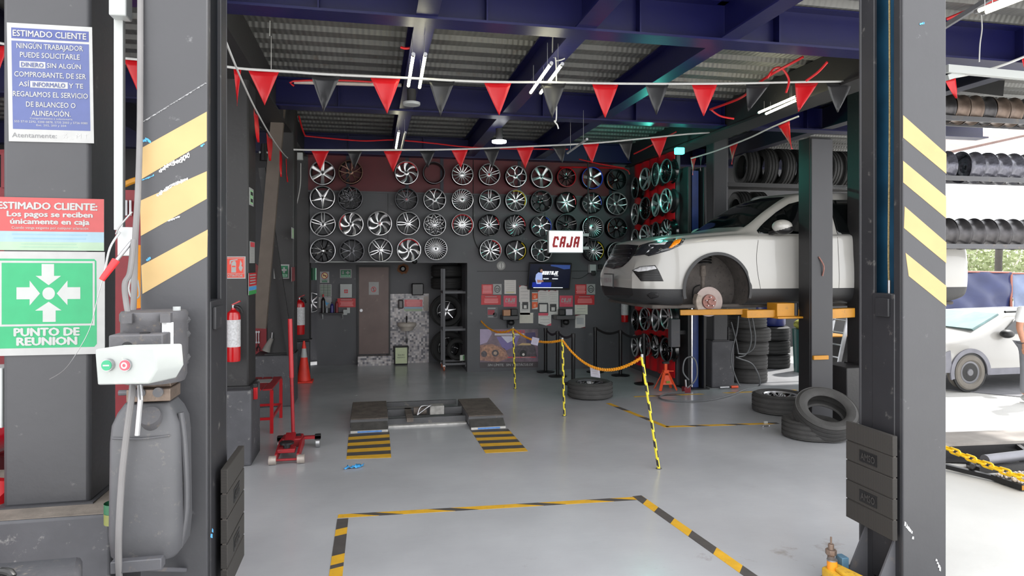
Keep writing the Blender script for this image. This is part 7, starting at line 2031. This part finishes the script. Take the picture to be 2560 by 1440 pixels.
F2 = [(778, 376, 823, 376, 801, 427, 'r'), (868, 377, 906, 377, 886, 424, 'k'), (959, 377, 1005, 377, 983, 430, 'r'), (1049, 377, 1088, 377, 1070, 420, 'k'), (1128, 374, 1171, 372, 1152, 420, 'r'),
      (1208, 372, 1250, 371, 1231, 420, 'k'), (1291, 369, 1335, 367, 1313, 421, 'r'), (1381, 366, 1416, 364, 1406, 408, 'k'), (1457, 360, 1498, 358, 1480, 408, 'r'), (1546, 354, 1582, 351, 1571, 402, 'k'), (1626, 346, 1668, 342, 1649, 394, 'r')]
bunting(path, [(P2b(a, b), P2b(c, d), P2b(e, f), k) for a, b, c, d, e, f, k in F2], 'rear red and black pennant bunting hanging before the rim wall', r=.012)
def D3(x, y): 
    t_ = (x - 1700) / 300; return PY(x, y, 9.4 - 2.4 * t_)
path = [D3(1728, 396), D3(1790, 377), D3(1870, 346), D3(1930, 318), D3(1996, 291)]
F3 = [(1725, 393, 1742, 389, 1732, 438, 'r'), (1748, 388, 1758, 385, 1751, 428, 'k'), (1822, 364, 1846, 355, 1830, 411, 'r'), (1942, 313, 1975, 302, 1981, 373, 'r')]
bunting(path, [(D3(a, b), D3(c, d), D3(e, f), k) for a, b, c, d, e, f, k in F3], 'short bunting rising to the right above the car bonnet')
def D4(x, y):
    f = (x - 565) / 175; return PY(x, y, 4.2 + 7.0 * f ** 1.5)
path = [D4(565, 105), D4(600, 190), D4(640, 275), D4(680, 345), D4(712, 388), D4(735, 408), D4(737, 420)]
F4 = [(636, 272, 645, 290, 645, 356, 'r'), (668, 332, 681, 350, 675, 402, 'r'), (700, 375, 704, 380, 702, 442, 'r'), (716, 396, 727, 404, 719, 455, 'r')]
bunting(path, [(D4(a, b), D4(c, d), D4(e, f), k) for a, b, c, d, e, f, k in F4], 'sagging bunting cord running back along the left columns, pennants seen edge-on', r=.007)
# left bay bunting glimpsed beside the nearest column
def P5(x, y): return PY(x, y, 6.0)
bunting([P5(-40, 100), P5(60, 118), P5(200, 134), P5(360, 150), P5(470, 158)], [(P5(-40, 112), P5(22, 115), P5(-5, 192), 'r'), (P5(308, 146), P5(372, 150), P5(352, 250), 'r')], 'bunting in the left bay, seen in the gaps around the nearest column')
def P6(x, y): return PY(x, y, 5.2)
bunting([P6(2366, 196), P6(2440, 182), P6(2500, 165), P6(2560, 142), P6(2640, 108)], [(P6(2362, 198), P6(2388, 194), P6(2391, 246), 'r'), (P6(2556, 146), P6(2580, 136), P6(2566, 180), 'r')], 'white ribbon with red pennants at the upper right beyond the right post', r=.012)
# black sheet hanging above the upper rims
Q_ = [PD(2387, 198, 8.3), PD(2502, 168, 8.3), PD(2512, 200, 8.3), PD(2508, 240, 8.3), PD(2392, 226, 8.3)]
tag(MB().extr(Q_, (0, .01, 0)).build('black_sheet', M('black_sheet', (24, 24, 25), rough=.6)), 'black plastic sheet hanging above the top row of steel rims', 'sheet')
# ---- cables and pipes below the roof
m_rc = M('red_cable', (196, 24, 30), rough=.4, var=.05)
def cable(pts, r, m, lab, sub=6, name='cable', grp=None): return tag(MB().tube(pts, r, n=6, sub=sub).build(name, m), lab, 'cable', grp)
RG = 'red cables below the roof'
cable([PD(2008, 142, 6.5), PD(1975, 160, 6.6), PD(1930, 185, 6.7), PD(1900, 205, 6.9), PD(1870, 232, 7.1), PD(1840, 250, 7.4), PD(1775, 274, 7.9)], .013, m_rc, 'red cable running along the right edge beam behind the front bunting', grp=None)
cable([PD(1918, 195, 6.7), PD(1935, 172, 6.7), PD(1955, 172, 6.7), PD(1972, 200, 6.7), PD(1965, 232, 6.7)], .011, m_rc, 'red cable loop hanging behind the black pennant on the right')
cable([PD(2068, 155, 6.3), PD(2045, 180, 6.4), PD(2015, 202, 6.5)], .012, m_rc, 'short red cable near the top of the black lift post')
cable([PD(1775, 272, 8.0), PD(1800, 290, 8.0), PD(1835, 297, 8.0)], .011, m_rc, 'red cable dropping to the dark edge beam')
cable([PD(762, 340, 10.2), PD(900, 352, 10.5), PD(985, 350, 10.6), PD(1080, 358, 10.8), PD(1160, 367, 11.0), PD(1260, 372, 11.2), PD(1420, 373, 11.4)], .011, m_rc, 'long red cable sagging across the back before the rear navy beam')
cable([PD(747, 290, 9.8), PD(755, 320, 10.0), PD(762, 338, 10.2)], .012, m_rc, 'red cable on the left edge beam at the back')
cable([PD(1448, 398, 11.3), PD(1500, 410, 11.6), PD(1560, 420, 11.8)], .011, m_rc, 'red cable dropping along the top of the rim wall')
cable([PD(1585, 385, 11.3), PD(1625, 365, 10.9), PD(1655, 348, 10.6), PD(1690, 330, 10.2)], .012, m_rc, 'red cable above the side rim wall')
cable([PY(1400, 418, 12.2), PY(1480, 419, 12.2), PY(1560, 422, 12.2), PY(1574, 436, 12.2)], .016, m_rc, 'thick red conduit along the right part of the rim wall top', sub=3)
t = tag(MB().cyl(PD(735, 205, 7.25), PD(1003, 213, 7.6), .022, n=12).build('roof_pipe', M('pale_pipe', (176, 164, 156), rough=.4)), 'pale pipe with red cable fixed above the second roof beam', 'pipe')
cable([PD(735, 215, 7.2), PD(733, 203, 7.2), PD(850, 201, 7.3), PD(930, 205, 7.4)], .010, m_rc, 'red cable wound on the pale roof pipe', sub=3)
cable([PD(1002, 118, 6.2), PD(1015, 121, 6.2), PD(1032, 119, 6.2)], .012, m_rc, 'short red cable crossing near the left roof joist')
cable([PD(1382, 92, 6.3), PD(1382, 140, 6.3), PD(1390, 155, 6.3), PD(1391, 290, 6.3), PD(1386, 302, 6.3), PD(1393, 312, 6.3), PD(1396, 322, 6.3)], .007, m_rope, 'white cord hanging through the middle lit tubes')
cable([PD(1390, 152, 6.3), PD(1402, 150, 6.3), PD(1412, 146, 6.3)], .006, m_rope, 'short white cord holding the middle right tube')
cable([PD(675, 52, 6.0), PD(674, 90, 6.0)], .005, m_rope, 'short white cord hanging from the deck at the left', sub=2)
cable([PD(678, 90, 6.1), PD(678, 174, 6.1)], .003, m_rope, 'thin white string above the leftmost large red pennant', sub=2)
cable([PD(752, 408, 11.0), PD(752, 420, 11.0), PD(750, 470, 11.0), PD(735, 540, 11.0)], .007, m_rope, 'pale cord hanging down at the rearmost left column')
cable([PD(2452, 28, 6.1), PD(2455, 70, 6.1), PD(2450, 110, 6.1), PD(2448, 155, 6.1)], .006, m_rope, 'white wavy cord hanging at the top right')
cable([PD(2366, 48, 6.0), PD(2430, 22, 5.9), PD(2500, -6, 5.8)], .014, m_rc, 'red cable at the top right beside the lit tubes')
p = PD(748, 391, 10.9)
t = thing('floodlight', 'small white floodlight camera at the top of the rearmost left column', 'floodlight', p)
MB().box(p.x - .06, p.x + .06, p.y - .05, p.y + .05, p.z - .06, p.z + .06).build('housing', m_white, t, bevel=.01)
MB().bar((p.x, p.y, p.z), (p.x + .1, p.y + .2, p.z + .02), .02, .02).build('arm', m_steel, t)
p = PD(660, 378, 9.2)
t = thing('spot_lamp', 'dark lamp with a pale tube on the brown brace', 'lamp', p)
MB().cyl((p.x, p.y, p.z - .13), (p.x, p.y, p.z + .1), .06, .04, n=16).build('shade', m_black, t)
MB().cyl((p.x - .06, p.y - .02, p.z - .02), (p.x + .06, p.y - .02, p.z - .02), .015, n=10).build('tube', m_white, t)
# ================================================================ outside on the right
m_srim = M('worn_steel_rim', (78, 76, 78), rough=.35, metal=.6, var=.25, scale=10)
m_srim2 = M('brownish_steel_rim', (124, 108, 98), rough=.45, metal=.5, var=.25, scale=10)
def srim_mb(R=.2, w=.19):
    h = w / 2; mb = MB()
    prof = [(R * .98, -h), (R, -h + .006), (R * .97, -h + .02), (R * .86, -h + .035), (R * .82, -h * .2), (R * .80, 0), (R * .84, h * .4), (R * .9, h - .03), (R * .97, h - .018), (R, h - .004), (R * .98, h),
            (R * .95, h - .006), (R * .86, h - .03), (R * .8, h * .35), (R * .76, 0), (R * .78, -h * .2), (R * .82, -h + .05), (R * .93, -h + .02)]
    mb.lathe(prof, n=40, closed_prof=True)
    mb.lathe([(R * .76, .01), (R * .6, -.035), (R * .35, -.04), (R * .3, -.015), (R * .14, -.015), (R * .14, -.005), (R * .3, -.005), (R * .36, -.03), (R * .58, -.026), (R * .76, .018)], n=40, closed_prof=True)
    return mb
sr = srim_mb().build('tmp', m_srim); SR1 = sr.data; bpy.data.objects.remove(sr)
zc = .095
for v in SR1.vertices: v.co.z -= zc
SR2 = SR1.copy(); SR2.materials.clear(); SR2.materials.append(m_srim2)
SR3 = SR1.copy(); SR3.materials.clear(); SR3.materials.append(M('plastic_wrapped_rim', (96, 96, 106), rough=.18, metal=.3, var=.5, scale=14, bump=.6, bscale=18))
YR_ = 7.22
rk = thing('rim_rack', 'three-tier grey rack of steel rims on the right side of the yard', 'rack', PY(2460, 612, YR_))
xa, xb = PY(2372, 612, YR_).x - .1, PY(2760, 612, YR_).x
tiers = [(300, 'top'), (448, 'middle'), (616, 'lowest')]
for py_, nm in tiers:
    z = PY(2460, py_, YR_).z
    MB().box(xa, xb, YR_ - .03, YR_, z - .03, z + .03).build('front_rail', m_grey_metal, rk)
    MB().box(xa, xb, YR_ + .27, YR_ + .30, z - .03, z + .03).build('rear_rail', m_grey_metal, rk)
for x in (xb - .05, ):
    for yy in (YR_ - .03, YR_ + .27): MB().box(x, x + .05, yy, yy + .03, 0, 4.3).build('rack_post', m_grey_metal, rk)
for yy in (YR_ + .27,): MB().box(xa + .0, xa + .05, yy, yy + .03, 2.2, 4.3).build('rack_post', m_grey_metal, rk)
ordn = ['first', 'second', 'third', 'fourth', 'fifth', 'sixth', 'seventh', 'eighth', 'ninth', 'tenth']
for py_, nm in tiers:
    z = PY(2460, py_, YR_).z + (.165 if nm != 'top' else .15)
    for i in range(9):
        x = xa + .1 + i * .205
        if nm == 'middle' and i == 1: continue
        o = bpy.data.objects.new('steel_rim', {'top': SR2 if i % 3 else SR1, 'middle': SR3, 'lowest': SR1}[nm]); COL.objects.link(o)
        o.location = (x, YR_ + .135, z); sc = {'top': .95, 'middle': 1.02, 'lowest': 1.02}[nm] + .02 * ((i * 7) % 3 - 1)
        o.scale = (sc,) * 3; o.rotation_euler = (0, math.pi / 2 + .04 * ((i * 5) % 3 - 1), .05 * ((i * 3) % 3 - 1) - .05)
        tag(o, {'top': 'brownish steel rim, %s from the left on the top tier', 'middle': 'plastic-wrapped rim, %s along the middle tier', 'lowest': 'dark steel rim, %s from the left on the lowest tier'}[nm] % ordn[i], 'wheel rim', 'steel rims on the yard rack')
# white frame above
a = PD(2366, 160, 8.0); b = PD(2620, 182, 8.6)
tag(MB().bar(PY(2366, 172, 5.15), PY(2640, 197, 5.15), .05, .07).build('frame_bar', m_white), 'white horizontal frame bar under the roof at the upper right', 'bar')
tag(MB().bar(PY(2366, 195, 5.18), PY(2425, 176, 5.18), .05, .05).build('frame_bar', m_white), 'short white diagonal bar meeting the white frame at the upper right', 'bar')
# awning beyond the rack
mb = MB(); mb.extr([PD(2340, 345, 13.0), PD(2340, 392, 12.2), PD(2640, 325, 15.5), PD(2640, 318, 16.5)], (0, 0, .05))
tag(mb.build('awning', M('brown_awning', (96, 70, 62), rough=.7, var=.2)), 'brown sloping awning beyond the steel rim rack', 'awning')
# tarpaulin fence
YF = 15.5
def fence(x0, x1, yt0, yt1, yb0_, yb1_, mat, lab):
    t = thing('tarpaulin_screen', lab, 'screen', PY((x0 + x1) / 2, yb0_, YF))
    A = PY(x0, yt0, YF); B = PY(x1, yt1, YF); C_ = PY(x1, yb1_, YF); D = PY(x0, yb0_, YF); n = 30; m = 14; vs = []
    for i in range(n + 1):
        for j in range(m + 1):
            u = i / n; v = j / m; p = A.lerp(B, u).lerp(D.lerp(C_, u), v); vs.append(p + V((0, .07 * math.sin(9 * u + 7 * v) * math.sin(math.pi * v) + .04 * math.sin(23 * u - 9 * v), 0)))
    mb = MB().add(vs, [(i * (m + 1) + j, (i + 1) * (m + 1) + j, (i + 1) * (m + 1) + j + 1, i * (m + 1) + j + 1) for i in range(n) for j in range(m)])
    o = mb.build('tarpaulin', mat, t, smooth=60); o.modifiers.new('t', 'SOLIDIFY').thickness = .004
    for P_, Q_2 in ((A, B), (D, C_)): MB().cyl(P_, Q_2, .025, n=8).build('rail', M('red_brown_rail', (140, 84, 70), rough=.5), t)
    for P_ in (A, B): MB().cyl((P_.x, P_.y, 0), P_, .025, n=8).build('post', MATS['red_brown_rail'], t)
fence(2250, 2527, 676, 681, 772, 781, M('navy_tarpaulin', (38, 46, 84), rough=.4, var=.12, scale=3), 'dark blue tarpaulin screen behind the small white car')
fence(2529, 2760, 683, 686, 780, 786, M('pale_blue_tarpaulin', (98, 110, 138), rough=.35, var=.15, scale=3), 'pale blue tarpaulin screen at the right edge')
# trees
def tree(px, D, top, lab, seed, cw_=1.15):
    base = PD(px, 800, D); base.z = 0; t = thing('tree', lab, 'tree', base, 'trees beyond the tarpaulin screen'); rr = random.Random(seed)
    trunk = MB()
    for k in range(3):
        an = rr.random() * 6; trunk.tube([base + V((.1 * k, 0, 0)), base + V((.2 * math.cos(an), .2 * math.sin(an), top * .4)), base + V((.6 * math.cos(an), .6 * math.sin(an), top * .85))], lambda s: .07 - .05 * s, n=8, sub=3)
    trunk.build('trunk', M('pale_bark', (206, 198, 190), rough=.8, var=.2), t)
    mb = MB()
    for k in range(900):
        th = rr.random() * 6.28; ph = math.acos(2 * rr.random() - 1); r_ = rr.random() ** .5
        c = base + V((cw_ * r_ * math.sin(ph) * math.cos(th), cw_ * r_ * math.sin(ph) * math.sin(th), top * .62 + top * .36 * r_ * math.cos(ph)))
        d1 = V((rr.uniform(-1, 1), rr.uniform(-1, 1), rr.uniform(-1, 1))).normalized(); d2 = d1.cross(V((rr.uniform(-1, 1), rr.uniform(-1, 1), .3))).normalized(); s_ = .05 + .07 * rr.random()
        mb.add([c - d1 * s_, c + d2 * s_ * .5, c + d1 * s_, c - d2 * s_ * .5], [(0, 1, 2, 3)])
    mb.build('foliage', M('yellow_green_leaves', (140, 150, 108), rough=.6, var=.3, scale=3), t, smooth=0)
for i, (px, D, top, lab) in enumerate(((2395, 23, 2.9, 'pale green tree behind the left part of the dark blue screen'), (2452, 27, 3.5, 'taller sparse tree rising between the lower rim tiers'), (2500, 22, 2.9, 'yellow-green tree above the middle of the dark blue screen'),
                                       (2575, 23, 3.0, 'yellow-green tree at the right edge above the pale blue screen'), (2625, 21, 3.2, 'tree just outside the right edge'))):
    if i < 4: tree(px, D, top, lab, i)
p = PD(2496, 800, 21)
tag(MB().tube([(p.x, p.y, 0), (p.x, p.y, 1.9), (p.x + .03, p.y, 2.5)], .10, n=16, sub=3).build('dark_trunk', M('dark_bark', (66, 62, 58), rough=.9, bump=.5)), 'thick dark tree trunk right behind the dark blue screen', 'trunk')
# small white car
t = thing('small_car', 'small white car with grey arches parked outside at the right edge', 'car', PF(2560, 985))
hubp = PD(2424, 931, 10.5); 
u0 = hubp.x - .62; Yc_ = hubp.y; wd = 1.6; zs = hubp.z - .27
sd = [(0, .30), (-.02, .52), (.05, .72), (.30, .78), (.78, .86), (1.42, 1.15), (2.6, 1.18), (3.4, .9), (3.75, .86), (3.8, .35), (3.2, .24), (.4, .24)]
mb = MB(); n = 9; sec = []
for k, (v, s_, zf) in enumerate(((0, .93, .97), (.06, 1, 1.0), (.3, 1, 1.02), (wd / 2, 1.01, 1.04), (wd - .3, 1, 1.02), (wd - .06, 1, 1), (wd, .93, .97))):
    sec.append([(u0 + 1.9 + (u - 1.9) * s_, Yc_ + v + (.0 if z < .95 else (.18 * (z - .9) / .5 if v < wd / 2 else -.18 * (z - .9) / .5)), zs + z * zf) for u, z in sd])
vs = [p for s_ in sec for p in s_]; m = len(sd)
fs = [(i * m + j, (i + 1) * m + j, (i + 1) * m + (j + 1) % m, i * m + (j + 1) % m) for i in range(len(sec) - 1) for j in range(m)]
fs += [tuple(range(m)), tuple(range((len(sec) - 1) * m + m - 1, (len(sec) - 1) * m - 1, -1))]
mb.add(vs, fs); mb.build('body_shell', m_carw, t, bevel=.05, seg=3, smooth=60)
yy = Yc_ - .012
m_gl2 = M('pale_greenish_glass', (120, 150, 150), rough=.08, var=.2, scale=4)
def su(u, z, v=0): return V((u0 + u, Yc_ + v, zs + z))
mb = MB(); mb.extr([su(.86, .905, .16), su(1.40, 1.14, .2), su(1.40, 1.14, wd - .2), su(.86, .905, wd - .16)], V((-.03, 0, .03))); mb.build('windscreen', m_gl2, t)
mb = MB(); mb.extr([su(1.2, .86, .0), su(1.55, 1.09, .06), su(2.2, 1.11, .06), su(2.2, .86, .0)], V((0, -.02, 0))); mb.build('front_side_window', m_glass, t)
mb = MB(); mb.extr([su(2.28, .86, .0), su(2.28, 1.11, .06), (su(2.65, 1.08, .06)), su(3.0, .88, .0)], V((0, -.02, 0))); mb.build('rear_side_window', m_glass, t)
mr = MB(); c = su(1.22, .87, -.1); mr.sph(c, .09, 16, 10, (1.2, 1, .75)); mo = mr.build('door_mirror', m_black, t)
mb = MB(); mb.extr([su(-.015, .28, -.005), su(-.03, .55, -.005), (su(.25, .62, -.005)), su(.28, .28, -.005)], (0, -.015, 0)); mb.box(u0 + .95, u0 + 2.9, Yc_ - .015, Yc_ + .01, zs + .22, zs + .32); mb.build('grey_cladding', M('mid_grey_cladding', (120, 120, 128), rough=.6), t)
for uu in (.62, 3.1):
    mb = MB(); n = 28; vs = []
    for i in range(n + 1):
        a = math.pi * i / n * 1.12 - .1
        for rr_, dv in ((.31, -.005), (.375, -.005), (.375, -.03), (.31, -.03)): vs.append(su(uu + rr_ * math.cos(a), .27 + rr_ * math.sin(a), dv))
    mb.add(vs, [(i * 4 + k, (i + 1) * 4 + k, (i + 1) * 4 + (k + 1) % 4, i * 4 + (k + 1) % 4) for i in range(n) for k in range(4)]); mb.build('wheel_arch', MATS['mid_grey_cladding'], t)
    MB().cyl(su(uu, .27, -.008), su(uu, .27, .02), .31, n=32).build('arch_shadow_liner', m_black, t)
    for vv in (.0, wd - .2):
        c = su(uu, .27, vv)
        o = MB().lathe([(.17, -.0), (.2, -.03), (.255, -.028), (.275, -.01), (.275, .15), (.25, .17), (.17, .16)], c, (0, 1, 0), n=36, closed_prof=True).build('tyre', M('dusty_tyre', (118, 113, 106), rough=.9, var=.1), t)
        MB().lathe([(0, -.02), (.05, -.02), (.06, -.005), (.13, .0), (.15, -.012), (.175, -.01), (.175, .1), (0, .1)], c, (0, 1, 0), n=32).build('steel_wheel', M('grey_steel_wheel', (116, 116, 120), rough=.4, metal=.4), o)
        for k in range(14):
            a = 2 * math.pi * k / 14
            if vv == 0 and uu < 1: MB().cyl(c + V((.135 * math.cos(a), -.006, .135 * math.sin(a))), c + V((.135 * math.cos(a), .01, .135 * math.sin(a))), .012, n=8).build('vent_hole', m_black, o)
mb = MB().cyl(su(1.4, 1.2, .1), su(2.6, 1.22, .1), .02, n=8); mb.build('roof_bar', m_black, t)
# person at the right edge
pb = PD(2580, 1000, 9.75); pb.z = 0
t = thing('person', 'person in a white shirt at the right edge, arm hanging beside the small car', 'person', pb)
m_skin = M('skin', (182, 130, 104), rough=.5, var=.08, scale=20)
m_trs = M('grey_trousers', (120, 122, 128), rough=.8, var=.1); m_shirt = M('white_shirt', (232, 232, 232), rough=.8, var=.04, bump=.2, bscale=12)
def skin_body(name, verts, edges, radii, root, mat, parent, sub=2):
    me = bpy.data.meshes.new(name); me.from_pydata([tuple(V(v)) for v in verts], edges, []); me.materials.append(mat)
    o = bpy.data.objects.new(name, me); COL.objects.link(o); o.parent = parent; WO[o.name] = WO[parent.name]
    md = o.modifiers.new('skin', 'SKIN'); md.use_smooth_shade = True
    for i, r in enumerate(radii):
        sv = me.skin_vertices[0].data[i]; sv.radius = (r, r) if not isinstance(r, tuple) else r; sv.use_root = i == root
    sm = o.modifiers.new('sub', 'SUBSURF'); sm.levels = sub; sm.render_levels = sub
    return o
# local frame: the person faces away along +Y, standing height 1.62
vt = [(0, 0, .86), (0, 0, 1.0), (0, 0, 1.18), (0, 0, 1.33), (0, -.01, 1.40), (0, -.02, 1.47),
      (-.17, 0, 1.33), (-.215, .01, 1.08), (-.205, -.05, .86),
      (.17, 0, 1.33), (.215, .01, 1.08), (.205, -.05, .86),
      (-.09, 0, .80), (-.10, -.01, .46), (-.10, .03, .09), (.09, 0, .80), (.10, -.01, .46), (.10, .03, .09)]
ed = [(0, 1), (1, 2), (2, 3), (3, 4), (4, 5), (3, 6), (6, 7), (7, 8), (3, 9), (9, 10), (10, 11), (0, 12), (12, 13), (13, 14), (0, 15), (15, 16), (16, 17)]
rd = [(.13, .1), (.12, .09), (.14, .1), (.13, .09), .055, .05, .058, .045, .03, .058, .045, .03, .09, .062, .045, .09, .062, .045]
body = skin_body('body', vt, ed, rd, 0, m_skin, t)
hd = MB(); hd.sph(pb + V((0, -.03, 1.57)), .1, 20, 14, (.8, .95, 1.15)); hd.sph(pb + V((0, -.125, 1.56)), .018, 8, 6); 
for s_ in (-1, 1): hd.sph(pb + V((.08 * s_, -.02, 1.57)), .022, 8, 6, (.5, 1, 1.4))
hd.build('head', m_skin, t)
MB().sph(pb + V((0, -.01, 1.60)), .108, 20, 12, (.84, .95, 1.08)).build('hair', m_black, t)
for s_ in (-1, 1): MB().sph(pb + V((.035 * s_, -.118, 1.58)), .011, 8, 6).build('eye', m_black, t)
sh = skin_body('shirt', [(0, 0, .84), (0, 0, 1.0), (0, 0, 1.2), (0, 0, 1.34), (-.17, 0, 1.34), (-.222, 0, 1.14), (.17, 0, 1.34), (.222, 0, 1.14)], [(0, 1), (1, 2), (2, 3), (3, 4), (4, 5), (3, 6), (6, 7)], [(.155, .12), (.145, .11), (.16, .12), (.14, .1), .075, .072, .075, .072], 0, m_shirt, t)
tr = skin_body('trousers', [(0, 0, .88), (-.09, 0, .8), (-.10, -.01, .46), (-.10, .02, .1), (.09, 0, .8), (.10, -.01, .46), (.10, .02, .1)], [(0, 1), (1, 2), (2, 3), (0, 4), (4, 5), (5, 6)], [(.15, .12), .105, .085, .07, .105, .085, .07], 0, m_trs, t)
for s_ in (-1, 1):
    MB().sph(pb + V((.1 * s_, -.04, .05)), .09, 16, 10, (.55, 1.45, .6)).build('shoe', m_white, t)
    ex = s_
    hv = [(.205 * s_, -.05, .86), (.207 * s_, -.06, .80)]; he = [(0, 1)]; hr = [.027, (.032, .02)]
    for k, (dx, ln) in enumerate(((-.024, .075), (-.008, .085), (.009, .08), (.024, .065))):
        b0 = len(hv); hv += [(.207 * s_ + .0, -.06 + dx * 1.2, .765), (.203 * s_, -.062 + dx * 1.3, .765 - ln * .55), (.193 * s_, -.064 + dx * 1.25, .765 - ln)]; he += [(1, b0), (b0, b0 + 1), (b0 + 1, b0 + 2)]; hr += [.011, .009, .008]
    b0 = len(hv); hv += [(.2 * s_, -.095, .79), (.195 * s_, -.11, .755)]; he += [(1, b0), (b0, b0 + 1)]; hr += [.012, .009]
    skin_body('hand', hv, he, hr, 0, m_skin, t, 1)
# ---- alignment rack on the ground, chain, block
t = thing('steel_ramp_frame', 'low dark steel ramp frame with rollers on the ground outside at right', 'ramp', PF(2460, 1120))
Ag = PF(2330, 1085, .1); Bg = PF(2700, 1085, .1)
ya_ = PF(2420, 1118).y; yb_ = PF(2420, 1068).y; x0 = PF(2340, 1100).x - .2
def gq(px, py, z=0): return PF(px, py, z)
MB().extr([gq(2300, 1112, .16), gq(2640, 1098, .16), gq(2640, 1072, .16), gq(2300, 1082, .16)], (0, 0, -.03)).build('worn_deck', M('dusty_grey_deck', (150, 144, 138), rough=.8, var=.15, scale=5), t)
MB().extr([gq(2300, 1112, .16) - EZ * .03, gq(2640, 1098, .16) - EZ * .03, gq(2640, 1098, .16) - EZ * .155, gq(2300, 1112, .16) - EZ * .155], (0, .05, 0)).build('side_channel', m_colb, t)
MB().bar(gq(2300, 1150, .04), gq(2560, 1212, .02), .05, .04).build('front_rail', m_blkmetal, t)
MB().cyl(gq(2462, 1150, .1), gq(2640, 1128, .1), .05, n=18).build('roller', M('grey_roller', (120, 120, 126), rough=.4, metal=.4), t)
MB().bar(gq(2440, 1172, .03), gq(2640, 1160, .03), .08, .05).build('lower_rail', m_colb, t)
MB().extr([gq(2300, 1118, .012), gq(2640, 1100, .012), gq(2640, 1165, .012), gq(2300, 1150, .012)], (0, 0, -.01)).build('floor_plate', m_colb, t)
MB().cyl(gq(2430, 1165, .0), gq(2430, 1165, .09), .05, .02, n=14).build('pivot_stop', m_blkmetal, t)
for k, px_ in enumerate((2530,)): MB().bar(gq(px_, 1105, .1), gq(px_ + 40, 1135, .1), .04, .05).build('cross_member', m_colb, t)
chain_obj(gq(2340, 1108, .22), gq(2620, 1215, .12), .02, 'yellow plastic chain stretched low in front of the steel ramp frame', M('yellow_chain_plastic', (236, 190, 30), rough=.4, var=.05), L=.11, r=.011, wd=.026)
p = gq(2560, 1215); t = thing('marker_block', 'black and yellow edged block with gravel on top at the right edge', 'block', p)
MB().box(p.x - .14, p.x + .3, p.y - .1, p.y + .2, 0, .05).build('block', m_black, t)
MB().box(p.x - .14, p.x - .06, p.y - .103, p.y - .1, .005, .045).box(p.x + .02, p.x + .1, p.y - .103, p.y - .1, .005, .045).build('yellow_mark', m_yellow, t)
mb = MB(); rr = random.Random(4)
for k in range(160): mb.sph((p.x - .12 + .4 * rr.random(), p.y - .08 + .26 * rr.random(), .055 + .012 * rr.random()), .008 + .008 * rr.random(), 6, 4)
o = mb.build('gravel', M('pale_gravel', (206, 196, 184), rough=.9, var=.2, scale=60), t); o['kind'] = 'stuff'
# grey strip under the small car, its shade put into the ground colour
mb = MB(); mb.extr([PF(2250, 962), PF(2760, 1012), PF(2760, 905), PF(2250, 905)], (0, 0, -.008))
struct(mb, 'trim_5', M('shade_grey_asphalt', (122, 122, 126), rough=.9, var=.1, bump=.3))

t = tag(MB().bar(PD(2352, 72, 5.9), PD(2490, -14, 5.6), .04, .04).build('rail', m_grey_metal), 'slim grey rail carrying the red cable at the top right', 'rail')
# ================================================================ lighting and camera
w = bpy.data.worlds.new('overcast_sky'); SC.world = w; w.use_nodes = True
nt = w.node_tree; bg = nt.nodes['Background']
tc = nt.nodes.new('ShaderNodeTexCoord'); n = nt.nodes.new('ShaderNodeTexNoise'); n.inputs['Scale'].default_value = 2.5
n.inputs['Detail'].default_value = 5
nt.links.new(tc.outputs['Generated'], n.inputs['Vector'])
r = nt.nodes.new('ShaderNodeValToRGB'); r.color_ramp.elements[0].position = .35; r.color_ramp.elements[1].position = .7
r.color_ramp.elements[0].color = (.93, .955, 1.0, 1); r.color_ramp.elements[1].color = (1.0, 1.0, 1.0, 1)
nt.links.new(n.outputs['Fac'], r.inputs['Fac']); nt.links.new(r.outputs['Color'], bg.inputs['Color'])
bg.inputs['Strength'].default_value = 2.3
sun = bpy.data.lights.new('sun', 'SUN'); sun.energy = 4.5; sun.angle = math.radians(2); sun.color = (1, .97, .92)
so = bpy.data.objects.new('sun', sun); COL.objects.link(so)
so.rotation_euler = (math.radians(0), math.radians(38), math.radians(25))
so.location = (12, -4, 14)
cam = bpy.data.cameras.new('camera'); co = bpy.data.objects.new('camera', cam); COL.objects.link(co)
co.location = (0, 0, EYE); co.rotation_euler = (math.radians(90), 0, -YAW)
cam.sensor_width = 36; cam.lens = FPX / 2560 * 36; cam.shift_y = -60 / 2560; cam.clip_start = .05; cam.clip_end = 300
SC.camera = co
SC.view_settings.view_transform = 'Standard'; SC.view_settings.look = 'None'; SC.view_settings.gamma = 1
SC.view_settings.use_curve_mapping = False
SC.view_settings.exposure = 0.55
SC.cycles.use_denoising = True
SC.cycles.max_bounces = 8
